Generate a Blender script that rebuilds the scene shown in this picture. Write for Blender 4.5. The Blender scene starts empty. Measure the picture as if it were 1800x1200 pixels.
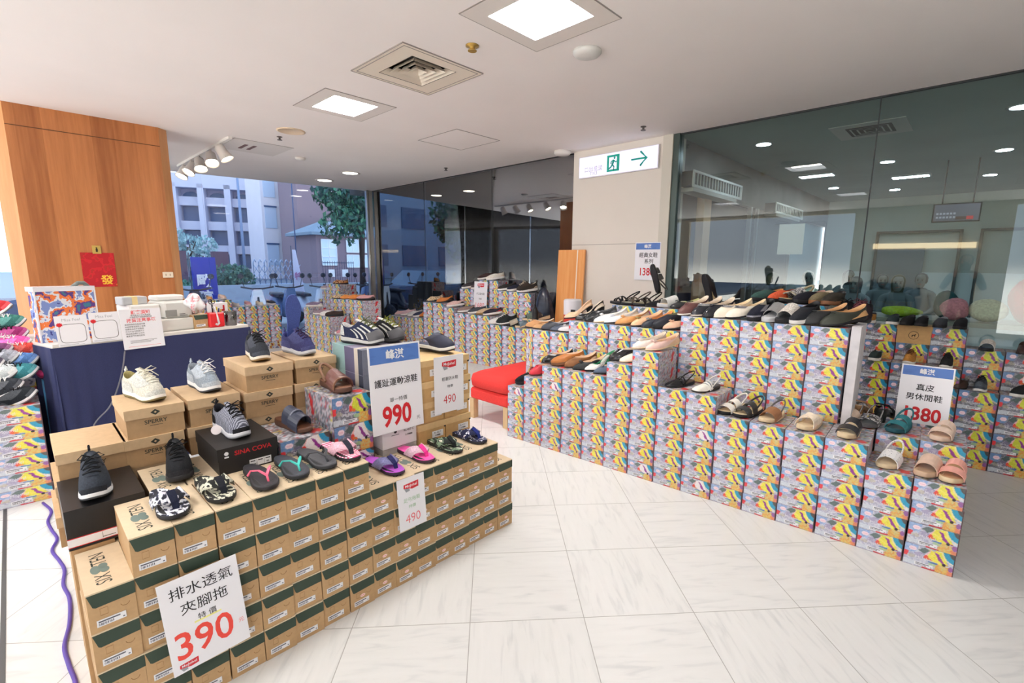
import bpy, bmesh, math, random
import numpy as np
from mathutils import Vector, Matrix, Euler
random.seed(7)
SC = bpy.context.scene
COL = SC.collection
PI = math.pi

# ------------------------------------------------------------------ camera
cam_d = bpy.data.cameras.new('camera')
cam = bpy.data.objects.new('camera', cam_d)
COL.objects.link(cam)
_f = Vector((-0.67394280, 0.72019984, -0.16466112))
_r = Vector((0.72898681, 0.68445452, 0.01001226))
_u = Vector((-0.11991388, 0.11328810, 0.98629938))
cam.matrix_world = Matrix(((_r.x, _u.x, -_f.x, 0.0), (_r.y, _u.y, -_f.y, 0.0), (_r.z, _u.z, -_f.z, 1.5373), (0, 0, 0, 1)))
cam_d.sensor_width = 36.0
cam_d.lens = 841.04 / 1800.0 * 36.0
cam_d.shift_x = -26.43 / 1800.0
cam_d.shift_y = 4.33 / 1800.0
cam_d.clip_start = 0.02
cam_d.clip_end = 400
SC.camera = cam

# ------------------------------------------------------------------ view, world
vs = SC.view_settings
vs.view_transform = 'Standard'
vs.look = 'None'
vs.gamma = 1.0
vs.use_curve_mapping = False
vs.exposure = 0.62
SC.cycles.use_denoising = True
SC.cycles.max_bounces = 9
SC.cycles.diffuse_bounces = 7
SC.cycles.glossy_bounces = 3
SC.cycles.transmission_bounces = 4
SC.cycles.transparent_max_bounces = 10
SC.cycles.sample_clamp_indirect = 4.0
SC.cycles.caustics_reflective = False
SC.cycles.caustics_refractive = False

def lin(c):
    return tuple(((x / 255.0) / 12.92 if x / 255.0 <= 0.04045 else ((x / 255.0 + 0.055) / 1.055) ** 2.4) for x in c[:3]) + (1.0,)

w = bpy.data.worlds.new('sky')
SC.world = w
w.use_nodes = True
nt = w.node_tree
bg = nt.nodes['Background']
tc = nt.nodes.new('ShaderNodeTexCoord')
sep = nt.nodes.new('ShaderNodeSeparateXYZ')
nt.links.new(tc.outputs['Generated'], sep.inputs[0])
rmp = nt.nodes.new('ShaderNodeValToRGB')
mrg = nt.nodes.new('ShaderNodeMapRange')          # height -1..1 to 0..1
mrg.inputs['From Min'].default_value = -1.0
nt.links.new(sep.outputs['Z'], mrg.inputs['Value'])
el = rmp.color_ramp.elements
el[0].position = 0.0; el[0].color = (2.6, 2.5, 2.35, 1)      # glow added below the horizon to brighten the ceiling
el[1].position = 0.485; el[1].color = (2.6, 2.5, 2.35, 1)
e = el.new(0.505); e.color = lin((228, 236, 250))
e = el.new(0.75); e.color = lin((196, 218, 250))
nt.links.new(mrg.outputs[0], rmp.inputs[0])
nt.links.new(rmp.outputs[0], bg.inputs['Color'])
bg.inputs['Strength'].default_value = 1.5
LAMP = 48.0          # emission of the ceiling panels
SPOT = 8.0

# ------------------------------------------------------------------ materials
MATS = {}
def _new(name):
    m = bpy.data.materials.new(name)
    m.use_nodes = True
    return m, m.node_tree, m.node_tree.nodes['Principled BSDF']

def mat(name, rgb, rough=0.6, metal=0.0, noise=None, amt=0.12, bump=0.0, bscale=200.0, spec=0.4):
    """plain colour with a little procedural variation"""
    if name in MATS: return MATS[name]
    m, t, b = _new(name)
    b.inputs['Roughness'].default_value = rough
    b.inputs['Metallic'].default_value = metal
    b.inputs['Specular IOR Level'].default_value = spec
    base = lin(rgb)
    if noise:
        n = t.nodes.new('ShaderNodeTexNoise'); n.inputs['Scale'].default_value = noise; n.inputs['Detail'].default_value = 3
        c = t.nodes.new('ShaderNodeTexCoord'); t.links.new(c.outputs['Object'], n.inputs['Vector'])
        r = t.nodes.new('ShaderNodeValToRGB')
        r.color_ramp.elements[0].position = 0.3; r.color_ramp.elements[1].position = 0.7
        r.color_ramp.elements[0].color = tuple(x * (1 - amt) for x in base[:3]) + (1,)
        r.color_ramp.elements[1].color = tuple(min(1, x * (1 + amt)) for x in base[:3]) + (1,)
        t.links.new(n.outputs['Fac'], r.inputs[0]); t.links.new(r.outputs[0], b.inputs['Base Color'])
    else:
        b.inputs['Base Color'].default_value = base
    if bump:
        n2 = t.nodes.new('ShaderNodeTexNoise'); n2.inputs['Scale'].default_value = bscale
        c = t.nodes.new('ShaderNodeTexCoord'); t.links.new(c.outputs['Object'], n2.inputs['Vector'])
        bp = t.nodes.new('ShaderNodeBump'); bp.inputs['Strength'].default_value = bump; bp.inputs['Distance'].default_value = 0.002
        t.links.new(n2.outputs['Fac'], bp.inputs['Height']); t.links.new(bp.outputs[0], b.inputs['Normal'])
    MATS[name] = m
    return m

def rgb_mat(rgb, fin='cloth'):
    """shoe materials, cached by colour and finish"""
    k = 'shoe_%s_%d_%d_%d' % ((fin,) + tuple(rgb))
    if fin == 'cloth': return mat(k, rgb, 0.85, noise=160, amt=0.22, bump=0.35, bscale=420, spec=0.2)
    if fin == 'leather': return mat(k, rgb, 0.42, noise=30, amt=0.08, bump=0.1, bscale=250)
    if fin == 'patent': return mat(k, rgb, 0.12, spec=0.6)
    if fin == 'rubber': return mat(k, rgb, 0.6, noise=40, amt=0.05)
    if fin == 'glitter': return mat(k, rgb, 0.25, metal=0.6, noise=600, amt=0.9)
    return mat(k, rgb, 0.6)

def emit(name, rgb, s):
    if name in MATS: return MATS[name]
    m = bpy.data.materials.new(name); m.use_nodes = True
    t = m.node_tree; t.nodes.remove(t.nodes['Principled BSDF'])
    e = t.nodes.new('ShaderNodeEmission'); e.inputs[0].default_value = lin(rgb); e.inputs[1].default_value = s
    t.links.new(e.outputs[0], t.nodes['Material Output'].inputs[0])
    MATS[name] = m
    return m

def ramp_mat(name, kind, scale, stops, rough=0.8, stretch=(1, 1, 1), constant=True, detail=2.0, dist=0.0):
    """noise / wave pattern mapped through colour stops (camouflage, stripes, leopard)"""
    if name in MATS: return MATS[name]
    m, t, b = _new(name)
    b.inputs['Roughness'].default_value = rough
    c = t.nodes.new('ShaderNodeTexCoord'); mp = t.nodes.new('ShaderNodeMapping'); mp.inputs['Scale'].default_value = stretch
    t.links.new(c.outputs['Object'], mp.inputs[0])
    if kind == 'noise':
        n = t.nodes.new('ShaderNodeTexNoise'); n.inputs['Scale'].default_value = scale; n.inputs['Detail'].default_value = detail; n.inputs['Distortion'].default_value = dist; out = n.outputs['Fac']
    elif kind == 'wave':
        n = t.nodes.new('ShaderNodeTexWave'); n.inputs['Scale'].default_value = scale; n.inputs['Distortion'].default_value = dist; n.inputs['Detail'].default_value = detail; out = n.outputs['Fac']
    else:
        n = t.nodes.new('ShaderNodeTexVoronoi'); n.inputs['Scale'].default_value = scale; out = n.outputs['Distance']
    t.links.new(mp.outputs[0], n.inputs['Vector'])
    r = t.nodes.new('ShaderNodeValToRGB')
    if constant: r.color_ramp.interpolation = 'CONSTANT'
    e = r.color_ramp.elements
    while len(e) < len(stops): e.new(0.5)
    for i, (p, cc) in enumerate(stops):
        e[i].position = p; e[i].color = lin(cc)
    t.links.new(out, r.inputs[0]); t.links.new(r.outputs[0], b.inputs['Base Color'])
    MATS[name] = m
    return m

def paint_mat(name, rough=0.35):
    if name in MATS: return MATS[name]
    m, t, b = _new(name)
    a = t.nodes.new('ShaderNodeAttribute'); a.attribute_name = 'Col'
    t.links.new(a.outputs['Color'], b.inputs['Base Color'])
    b.inputs['Roughness'].default_value = rough
    MATS[name] = m
    return m

def glass_mat(name, tint, refl, rough=0.0, gtint=(1, 1, 1)):
    if name in MATS: return MATS[name]
    m = bpy.data.materials.new(name); m.use_nodes = True
    t = m.node_tree; t.nodes.remove(t.nodes['Principled BSDF'])
    tr = t.nodes.new('ShaderNodeBsdfTransparent'); tr.inputs[0].default_value = tuple(tint) + (1,)
    gl = t.nodes.new('ShaderNodeBsdfGlossy'); gl.inputs['Roughness'].default_value = rough; gl.inputs[0].default_value = tuple(gtint) + (1,)
    fr = t.nodes.new('ShaderNodeFresnel'); fr.inputs[0].default_value = 1.35
    ad = t.nodes.new('ShaderNodeMath'); ad.operation = 'ADD'; ad.use_clamp = True; ad.inputs[1].default_value = refl
    mx = t.nodes.new('ShaderNodeMixShader')
    t.links.new(fr.outputs[0], ad.inputs[0]); t.links.new(ad.outputs[0], mx.inputs[0])
    t.links.new(tr.outputs[0], mx.inputs[1]); t.links.new(gl.outputs[0], mx.inputs[2])
    t.links.new(mx.outputs[0], t.nodes['Material Output'].inputs[0])
    MATS[name] = m
    return m

def wood_mat(name, a, b2, rough=0.35, axis='Z'):
    if name in MATS: return MATS[name]
    m, t, b = _new(name)
    c = t.nodes.new('ShaderNodeTexCoord'); mp = t.nodes.new('ShaderNodeMapping')
    mp.inputs['Scale'].default_value = (9, 9, 0.5) if axis == 'Z' else (0.6, 9, 9)
    t.links.new(c.outputs['Object'], mp.inputs[0])
    n = t.nodes.new('ShaderNodeTexNoise'); n.inputs['Scale'].default_value = 2.2; n.inputs['Detail'].default_value = 6; n.inputs['Roughness'].default_value = 0.65
    t.links.new(mp.outputs[0], n.inputs['Vector'])
    sx = t.nodes.new('ShaderNodeSeparateXYZ'); t.links.new(c.outputs['Object'], sx.inputs[0])
    # broad veneer leaves ~18 cm wide
    fl = t.nodes.new('ShaderNodeMath'); fl.operation = 'MULTIPLY'; fl.inputs[1].default_value = 5.5
    t.links.new(sx.outputs['Y'], fl.inputs[0])
    f2 = t.nodes.new('ShaderNodeMath'); f2.operation = 'FLOOR'; t.links.new(fl.outputs[0], f2.inputs[0])
    wn = t.nodes.new('ShaderNodeTexWhiteNoise'); wn.noise_dimensions = '1D'; t.links.new(f2.outputs[0], wn.inputs['W'])
    am = t.nodes.new('ShaderNodeMath'); am.operation = 'MULTIPLY_ADD'; am.inputs[1].default_value = 0.35; am.inputs[2].default_value = -0.17
    t.links.new(wn.outputs['Value'], am.inputs[0])
    ad = t.nodes.new('ShaderNodeMath'); ad.operation = 'ADD'; t.links.new(n.outputs['Fac'], ad.inputs[0]); t.links.new(am.outputs[0], ad.inputs[1])
    r = t.nodes.new('ShaderNodeValToRGB'); r.color_ramp.elements[0].position = 0.25; r.color_ramp.elements[1].position = 0.75
    r.color_ramp.elements[0].color = lin(a); r.color_ramp.elements[1].color = lin(b2)
    t.links.new(ad.outputs[0], r.inputs[0]); t.links.new(r.outputs[0], b.inputs['Base Color'])
    b.inputs['Roughness'].default_value = rough
    MATS[name] = m
    return m

# ------------------------------------------------------------------ mesh builder
class MB:
    def __init__(s):
        s.v = []; s.f = []; s.mi = []; s.sm = []; s.col = None
    def add(s, verts, faces, mi=0, smooth=False, M=None):
        o = len(s.v)
        if M is not None: verts = [M @ Vector(p) for p in verts]
        s.v += [tuple(p) for p in verts]
        for f in faces:
            s.f.append(tuple(i + o for i in f)); s.mi.append(mi); s.sm.append(smooth)
        return s
    def box(s, x0, y0, z0, x1, y1, z1, mi=0, M=None, bev=0.0):
        if bev > 0:
            b = bev
            pts = []
            for z, i in ((z0, b), (z0 + b, 0), (z1 - b, 0), (z1, b)):
                pts.append([(x0 + i + b * (i == 0), y0 + i, z), (x1 - i - b * (i == 0), y0 + i, z), (x1 - i, y0 + i + b * (i == 0), z), (x1 - i, y1 - i - b * (i == 0), z),
                            (x1 - i - b * (i == 0), y1 - i, z), (x0 + i + b * (i == 0), y1 - i, z), (x0 + i, y1 - i - b * (i == 0), z), (x0 + i, y0 + i + b * (i == 0), z)])
            return s.loft(pts, mi=mi, M=M, caps=(True, True))
        v = [(x0, y0, z0), (x1, y0, z0), (x1, y1, z0), (x0, y1, z0), (x0, y0, z1), (x1, y0, z1), (x1, y1, z1), (x0, y1, z1)]
        return s.add(v, [(0, 3, 2, 1), (4, 5, 6, 7), (0, 1, 5, 4), (1, 2, 6, 5), (2, 3, 7, 6), (3, 0, 4, 7)], mi, False, M)
    def loft(s, rings, mi=0, smooth=False, closed=True, caps=(False, False), M=None, mis=None):
        n = len(rings[0]); v = [p for r in rings for p in r]; f = []
        o = len(s.v)
        if M is not None: v = [M @ Vector(p) for p in v]
        s.v += [tuple(p) for p in v]
        for k in range(len(rings) - 1):
            for i in range(n if closed else n - 1):
                j = (i + 1) % n
                s.f.append((o + k * n + i, o + k * n + j, o + (k + 1) * n + j, o + (k + 1) * n + i))
                s.mi.append(mis[k] if mis else mi); s.sm.append(smooth)
        if caps[0]: s.f.append(tuple(o + i for i in reversed(range(n)))); s.mi.append(mis[0] if mis else mi); s.sm.append(False)
        if caps[1]: s.f.append(tuple(o + (len(rings) - 1) * n + i for i in range(n))); s.mi.append(mis[-1] if mis else mi); s.sm.append(False)
        return s
    def tube(s, pts, r, n=6, mi=0, caps=True, M=None, flat=1.0):
        pts = [Vector(p) for p in pts]; rings = []
        rr = r if isinstance(r, (list, tuple)) else [r] * len(pts)
        up = Vector((0, 0, 1))
        for i, p in enumerate(pts):
            d = (pts[min(i + 1, len(pts) - 1)] - pts[max(i - 1, 0)])
            d = d.normalized() if d.length > 1e-9 else Vector((1, 0, 0))
            a = d.cross(up)
            if a.length < 1e-3: a = d.cross(Vector((0, 1, 0)))
            a.normalize(); b = a.cross(d).normalized()
            rings.append([p + rr[i] * (math.cos(2 * PI * k / n) * a + flat * math.sin(2 * PI * k / n) * b) for k in range(n)])
        return s.loft(rings, mi, True, True, (caps, caps), M)
    def lathe(s, prof, n=20, mi=0, M=None, caps=(True, True), smooth=True):
        rings = [[(r * math.cos(2 * PI * k / n), r * math.sin(2 * PI * k / n), z) for k in range(n)] for r, z in prof]
        return s.loft(rings, mi, smooth, True, caps, M)
    def prism(s, poly, y0, y1, mi=0, M=None):
        """polygon in XZ extruded along Y"""
        return s.loft([[(x, y0, z) for x, z in poly], [(x, y1, z) for x, z in poly]], mi, False, True, (True, True), M)
    def poly(s, pts, mi=0, M=None):
        return s.add(pts, [tuple(range(len(pts)))], mi, False, M)
    def text(s, txt, size, cx, cz, y, mi=0, bold=0.0, M=None, align='C', sx=1.0):
        """flat lettering in the XZ plane facing -Y, centred at (cx, cz)"""
        vv, ff, (x0, x1, z0, z1) = text_geo(txt, bold)
        ox = {'C': (x0 + x1) / 2, 'L': x0, 'R': x1}[align]; oz = (z0 + z1) / 2
        return s.add([((x - ox) * size * sx + cx, y, (z - oz) * size + cz) for x, z in vv], ff, mi, False, M)
    def build(s, name, mats, parent=None, fix=False, link=True):
        me = bpy.data.meshes.new(name)
        me.from_pydata(s.v, [], s.f)
        me.polygons.foreach_set('material_index', s.mi); me.polygons.foreach_set('use_smooth', s.sm)
        for m in (mats if isinstance(mats, (list, tuple)) else [mats]): me.materials.append(m)
        if s.col is not None:
            a = me.color_attributes.new('Col', 'FLOAT_COLOR', 'POINT')
            a.data.foreach_set('color', np.asarray(s.col, dtype=np.float32).ravel())
        if fix:
            b = bmesh.new(); b.from_mesh(me); bmesh.ops.recalc_face_normals(b, faces=b.faces); b.to_mesh(me); b.free()
        me.update()
        o = bpy.data.objects.new(name, me)
        if link: COL.objects.link(o)
        if parent is not None: adopt(parent, o)
        return o

_TXT = {}
def text_geo(txt, bold):
    k = (txt, bold)
    if k in _TXT: return _TXT[k]
    c = bpy.data.curves.new('tmp_text', 'FONT'); c.body = txt; c.size = 1.0; c.offset = bold; c.resolution_u = 3
    o = bpy.data.objects.new('tmp_text', c); COL.objects.link(o)
    bpy.context.view_layer.update()
    dg = bpy.context.evaluated_depsgraph_get()
    me = o.evaluated_get(dg).to_mesh()
    vv = [(v.co.x, v.co.y) for v in me.vertices]; ff = [tuple(p.vertices) for p in me.polygons]
    o.evaluated_get(dg).to_mesh_clear()
    bpy.data.objects.remove(o); bpy.data.curves.remove(c)
    a = np.array(vv)
    _TXT[k] = (vv, ff, (a[:, 0].min(), a[:, 0].max(), a[:, 1].min(), a[:, 1].max()))
    return _TXT[k]

# ------------------------------------------------------------------ things
LABELS = set()
def tag(o, label=None, cat=None, group=None, kind=None):
    if label:
        o['label'] = label; LABELS.add(label)
    if cat: o['category'] = cat
    if group: o['group'] = group
    if kind: o['kind'] = kind
    return o
def empty(name, loc=(0, 0, 0), rz=0.0):
    o = bpy.data.objects.new(name, None); COL.objects.link(o); o.location = loc; o.rotation_euler = (0, 0, rz); o.empty_display_size = 0.05
    return o
def struct(o):
    o['kind'] = 'structure'; return o
def kids(o):
    return [c for c in KIDS.get(o.name, [])]
KIDS = {}
def adopt(p, c):
    c.parent = p; KIDS.setdefault(p.name, []).append(c); return c
def copy_tree(o, loc=None, rz=None, parent=None):
    """a thing with copies of its parts and sub-parts (mesh data shared)"""
    c = o.copy(); COL.objects.link(c)
    if loc is not None: c.location = loc
    if rz is not None: c.rotation_euler = (0, 0, rz)
    if parent is not None: adopt(parent, c)
    for ch in kids(o): copy_tree(ch, parent=c)
    return c
ORD = ['bottom', 'second', 'third', 'fourth', 'fifth', 'sixth', 'seventh', 'eighth', 'ninth', 'tenth', 'eleventh', 'twelfth', 'thirteenth', 'fourteenth', 'fifteenth', 'sixteenth', 'seventeenth']
ORN = ['first'] + ORD[1:]
ORT = ['topmost', 'second from the top', 'third from the top', 'fourth from the top', 'fifth from the top', 'sixth from the top', 'seventh from the top', 'eighth from the top', 'ninth from the top', 'tenth from the top']
def T(x, y, z, rz=0.0, rx=0.0, ry=0.0):
    return Matrix.Translation((x, y, z)) @ Euler((rx, ry, rz)).to_matrix().to_4x4()
# frame of the long painted row: s along it from the sofa end, d back from its face
FA = math.radians(3.05)
def F(s, d, z=0.0):
    return (-2.954 + s * math.cos(FA) - d * math.sin(FA), 2.913 + s * math.sin(FA) + d * math.cos(FA), z)
H = 3.0      # ceiling
GY = 5.32    # glass wall
WX = -9.95   # street window wall

def smooth(pts, n=6):
    """points of a curve through pts"""
    P = [Vector(p) for p in pts]; P = [P[0] * 2 - P[1]] + P + [P[-1] * 2 - P[-2]]; out = []
    for i in range(1, len(P) - 2):
        for k in range(n):
            t = k / n
            out.append(.5 * ((2 * P[i]) + (P[i + 1] - P[i - 1]) * t + (2 * P[i - 1] - 5 * P[i] + 4 * P[i + 1] - P[i + 2]) * t * t + (3 * P[i] - P[i - 1] - 3 * P[i + 1] + P[i + 2]) * t ** 3))
    out.append(P[-2]); return out
# ================================================================== the setting
def floor_mat():
    m, t, b = _new('white_marble_tiles')
    c = t.nodes.new('ShaderNodeTexCoord')
    def dot(v, off):
        d = t.nodes.new('ShaderNodeVectorMath'); d.operation = 'DOT_PRODUCT'; d.inputs[1].default_value = v
        t.links.new(c.outputs['Object'], d.inputs[0])
        a = t.nodes.new('ShaderNodeMath'); a.operation = 'ADD'; a.inputs[1].default_value = off
        t.links.new(d.outputs['Value'], a.inputs[0]); return a.outputs[0]
    def un(op, a, val=None):
        q = t.nodes.new('ShaderNodeMath'); q.operation = op; t.links.new(a, q.inputs[0])
        if val is not None:
            if isinstance(val, float): q.inputs[1].default_value = val
            else: t.links.new(val, q.inputs[1])
        return q.outputs[0]
    u = dot((0.67653 * 2, 0.73641 * 2, 0), 0.18947); v = dot((-0.73641 * 2, 0.67653 * 2, 0), -3.72367)
    fu, fv = un('FRACT', u), un('FRACT', v)
    eu = un('MINIMUM', fu, un('SUBTRACT', un('MULTIPLY', fu, -1.0), -1.0)); ev = un('MINIMUM', fv, un('SUBTRACT', un('MULTIPLY', fv, -1.0), -1.0))
    grout = un('LESS_THAN', un('MINIMUM', eu, ev), 0.0035)
    cell = un('ADD', un('FLOOR', u), un('MULTIPLY', un('FLOOR', v), 17.0))
    wn = t.nodes.new('ShaderNodeTexWhiteNoise'); wn.noise_dimensions = '1D'; t.links.new(cell, wn.inputs['W'])
    # veins: stretched noise, turned by a quarter on half of the tiles
    cmb = t.nodes.new('ShaderNodeCombineXYZ'); turn = un('GREATER_THAN', wn.outputs['Value'], 0.55)
    mixu = t.nodes.new('ShaderNodeMix'); t.links.new(turn, mixu.inputs[0]); t.links.new(u, mixu.inputs[2]); t.links.new(v, mixu.inputs[3])
    mixv = t.nodes.new('ShaderNodeMix'); t.links.new(turn, mixv.inputs[0]); t.links.new(v, mixv.inputs[2]); t.links.new(u, mixv.inputs[3])
    t.links.new(un('MULTIPLY', mixu.outputs[0], 9.0), cmb.inputs[0]); t.links.new(un('MULTIPLY', mixv.outputs[0], 1.3), cmb.inputs[1]); t.links.new(un('MULTIPLY', wn.outputs['Value'], 40.0), cmb.inputs[2])
    n = t.nodes.new('ShaderNodeTexNoise'); n.inputs['Scale'].default_value = 1.6; n.inputs['Detail'].default_value = 7; n.inputs['Distortion'].default_value = 0.8
    t.links.new(cmb.outputs[0], n.inputs['Vector'])
    r = t.nodes.new('ShaderNodeValToRGB'); e = r.color_ramp.elements
    e[0].position = 0.28; e[0].color = lin((210, 212, 213)); e[1].position = 0.46; e[1].color = lin((224, 225, 225)); x = e.new(0.8); x.color = lin((228, 229, 229))
    t.links.new(n.outputs['Fac'], r.inputs[0])
    mg = t.nodes.new('ShaderNodeMix'); mg.data_type = 'RGBA'; t.links.new(grout, mg.inputs[0]); t.links.new(r.outputs[0], mg.inputs[6]); mg.inputs[7].default_value = lin((168, 168, 166))
    t.links.new(mg.outputs[2], b.inputs['Base Color'])
    b.inputs['Roughness'].default_value = 0.28; b.inputs['Specular IOR Level'].default_value = 0.35
    return m

def wline(y):       # the street window runs slightly askew
    return -10.1 + 0.153 * (y - 1.4)

CEIL = mat('ceiling_paint', (244, 239, 236), 0.9, noise=1.2, amt=0.02)
CEILFIT = mat('ceiling_fitting_white', (226, 220, 214), 0.6)
LINE = mat('seam_grey', (150, 143, 138), 0.8)
DARK = mat('dark_recess', (38, 36, 34), 0.8)
STEEL = mat('brushed_steel', (190, 190, 188), 0.28, metal=0.85)
WHITE = mat('white_paint', (232, 229, 224), 0.55)
BLACK = mat('black_plastic', (24, 24, 26), 0.45)
PAPER = mat('white_paper', (240, 241, 244), 0.55)
INK = mat('black_ink', (28, 28, 32), 0.6)
RED = mat('red_ink', (205, 32, 42), 0.6)
GREY = mat('grey_plastic', (205, 204, 200), 0.5)

m = MB(); m.add([(wline(-4.2), -4.2, 0), (3.7, -4.2, 0), (3.7, 14, 0), (wline(5.4), 14, 0), (wline(5.4), 5.4, 0)], [(0, 1, 2, 3, 4)])
m.add([(wline(-4.2), -4.2, -.1), (3.7, -4.2, -.1), (3.7, 14, -.1), (wline(5.4), 14, -.1), (wline(5.4), 5.4, -.1)], [(4, 3, 2, 1, 0)])
struct(m.build('floor', floor_mat()))
m = MB(); m.box(-4.6, -0.203, 0.0, -1.2, -0.187, 0.003); struct(m.build('trim_1', mat('floor_seam_strip', (92, 92, 92), 0.5, metal=0.4)))

# light panels: centre, half width of the lit well
PANELS = [(-2.1, 2.335), (-4.605, 2.35), (-2.1, -1.2), (-4.6, -1.2), (0.6, -1.2), (-7.6, -1.4)]
holes = [(x - 0.235, x + 0.235, y - 0.21, y + 0.21) for x, y in PANELS] + [(-3.605, -3.145, 2.13, 2.53)]
xs = sorted({-20.0, 3.7} | {v for h in holes for v in h[:2]}); ys = sorted({-4.2, 5.4} | {v for h in holes for v in h[2:]})
m = MB(); vid = {}
for j, y in enumerate(ys):
    for i, x in enumerate(xs):
        vid[i, j] = len(m.v); m.v.append((wline(y) if i == 0 else x, y, H))
for j in range(len(ys) - 1):
    for i in range(len(xs) - 1):
        cx, cy = (xs[i] + xs[i + 1]) / 2, (ys[j] + ys[j + 1]) / 2
        if any(h[0] < cx < h[1] and h[2] < cy < h[3] for h in holes): continue
        m.f.append((vid[i, j], vid[i, j + 1], vid[i + 1, j + 1], vid[i + 1, j])); m.mi.append(0); m.sm.append(False)
m.box(wline(0), -4.2, H + 0.14, 3.7, 5.4, H + 0.2)
struct(m.build('ceiling', CEIL))

# unseen back and right walls; back openings added to let in light
m = MB()
for a, b, c, d in ((-11, 3.8, 2.9, H), (-11, 3.8, 0, .12), (-11, -10.7, .12, 2.9), (-7.2, -6.9, .12, 2.9), (-2.5, .4, .12, 2.9), (3.6, 3.8, .12, 2.9)): m.box(a, -4.3, c, b, -4.2, d)
struct(m.build('wall_back', mat('cream_wall', (225, 216, 198), 0.8, noise=2, amt=0.03)))
m = MB(); m.box(3.7, -4.2, 0, 3.8, 14, H)
struct(m.build('wall_right', mat('pale_wall', (222, 218, 210), 0.8, noise=2, amt=0.03)))
sh = MB().box(-2.1, -4.2, 1.93, -0.1, -3.98, 1.97).build('display_shelf', WHITE)
tag(sh, 'lit white display shelf on the cream wall facing the glass', 'shelf')
MB().box(-2.05, -4.19, 2.0, -0.15, -4.17, 2.12).build('cove_light', emit('cove_glow', (255, 226, 180), 5.0), sh)

# glass walls
GL_R = glass_mat('tinted_partition_glass', (0.90, 0.955, 0.94), 0.03)
GL_L = glass_mat('dark_shopfront_glass', (0.90, 0.94, 0.98), 0.20)
GL_W = glass_mat('street_window_glass', (0.93, 0.97, 1.0), 0.015)
k = 1
for a, b, g in ((-9.45, -7.6, GL_L), (-7.595, -5.77, GL_L), (-5.765, -4.12, GL_L), (-2.64, -0.812, GL_R), (-0.806, 3.7, GL_R)):
    struct(MB().box(a, GY, 0.02, b, GY + 0.01, H).build('window_%d' % k, g)); k += 1
for y0, y1 in ((-4.2, -0.6), (-0.59, 2.4), (2.41, 5.2)):
    q = MB(); q.loft([[(wline(y0), y0, 0.05), (wline(y1), y1, 0.05), (wline(y1) - 0.01, y1, 0.05), (wline(y0) - 0.01, y0, 0.05)], [(wline(y0), y0, H), (wline(y1), y1, H), (wline(y1) - 0.01, y1, H), (wline(y0) - 0.01, y0, H)]], caps=(True, True))
    struct(q.build('window_%d' % k, GL_W)); k += 1
q = MB(); q.box(-9.53, 5.2, 0, -9.41, 5.3, H); q.tube([(-9.40, 5.19, 0), (-9.40, 5.19, H)], 0.022, 10)
struct(q.build('trim_2', STEEL))
for i, x in enumerate((-7.5975, -5.7675, -0.809)):
    struct(MB().box(x - 0.004, GY - 0.003, 0.02, x + 0.004, GY + 0.013, H).build('trim_%d' % (3 + i), mat('black_gasket', (40, 44, 46), 0.5)))
# head rails of the glass
struct(MB().box(-9.45, GY - 0.01, H - 0.012, -4.12, GY + 0.03, H).build('trim_6', mat('black_gasket', (40, 44, 46))))
struct(MB().box(-2.64, GY - 0.01, H - 0.012, 3.7, GY + 0.03, H).build('trim_7', mat('black_gasket', (40, 44, 46))))

# white pier with the exit sign
q = MB(); q.box(-4.12, 5.28, 0, -2.83, 5.75, H); q.box(-4.12, 5.276, 1.795, -2.83, 5.28, 1.80, 1)
struct(q.build('wall_pier', [mat('pier_paint', (229, 223, 214), 0.7, noise=1.5, amt=0.02), LINE]))
q = MB(); q.box(-2.83, 5.27, 0, -2.71, 5.6, H); struct(q.build('trim_8', mat('pier_edge_panel', (208, 204, 192), 0.5)))
q = MB(); q.box(-2.71, 5.29, 0, -2.64, 5.40, H); struct(q.build('trim_9', mat('dark_green_jamb', (70, 84, 80), 0.35, metal=0.3)))

# veneered column with slanted edges
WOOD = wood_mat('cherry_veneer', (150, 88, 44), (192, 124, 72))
WOOD_LIT = wood_mat('lit_cherry_edge', (190, 130, 78), (212, 156, 104))  # slanted edges catch the light differently, painted in as paler veneer
q = MB()
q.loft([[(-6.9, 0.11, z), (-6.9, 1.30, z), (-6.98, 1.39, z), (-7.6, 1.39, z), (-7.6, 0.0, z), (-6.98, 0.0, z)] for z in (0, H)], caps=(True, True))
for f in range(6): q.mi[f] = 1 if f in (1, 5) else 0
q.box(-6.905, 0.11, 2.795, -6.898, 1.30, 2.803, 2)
struct(q.build('wall_column', [WOOD, WOOD_LIT, mat('veneer_seam', (96, 60, 34), 0.6)]))

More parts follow.
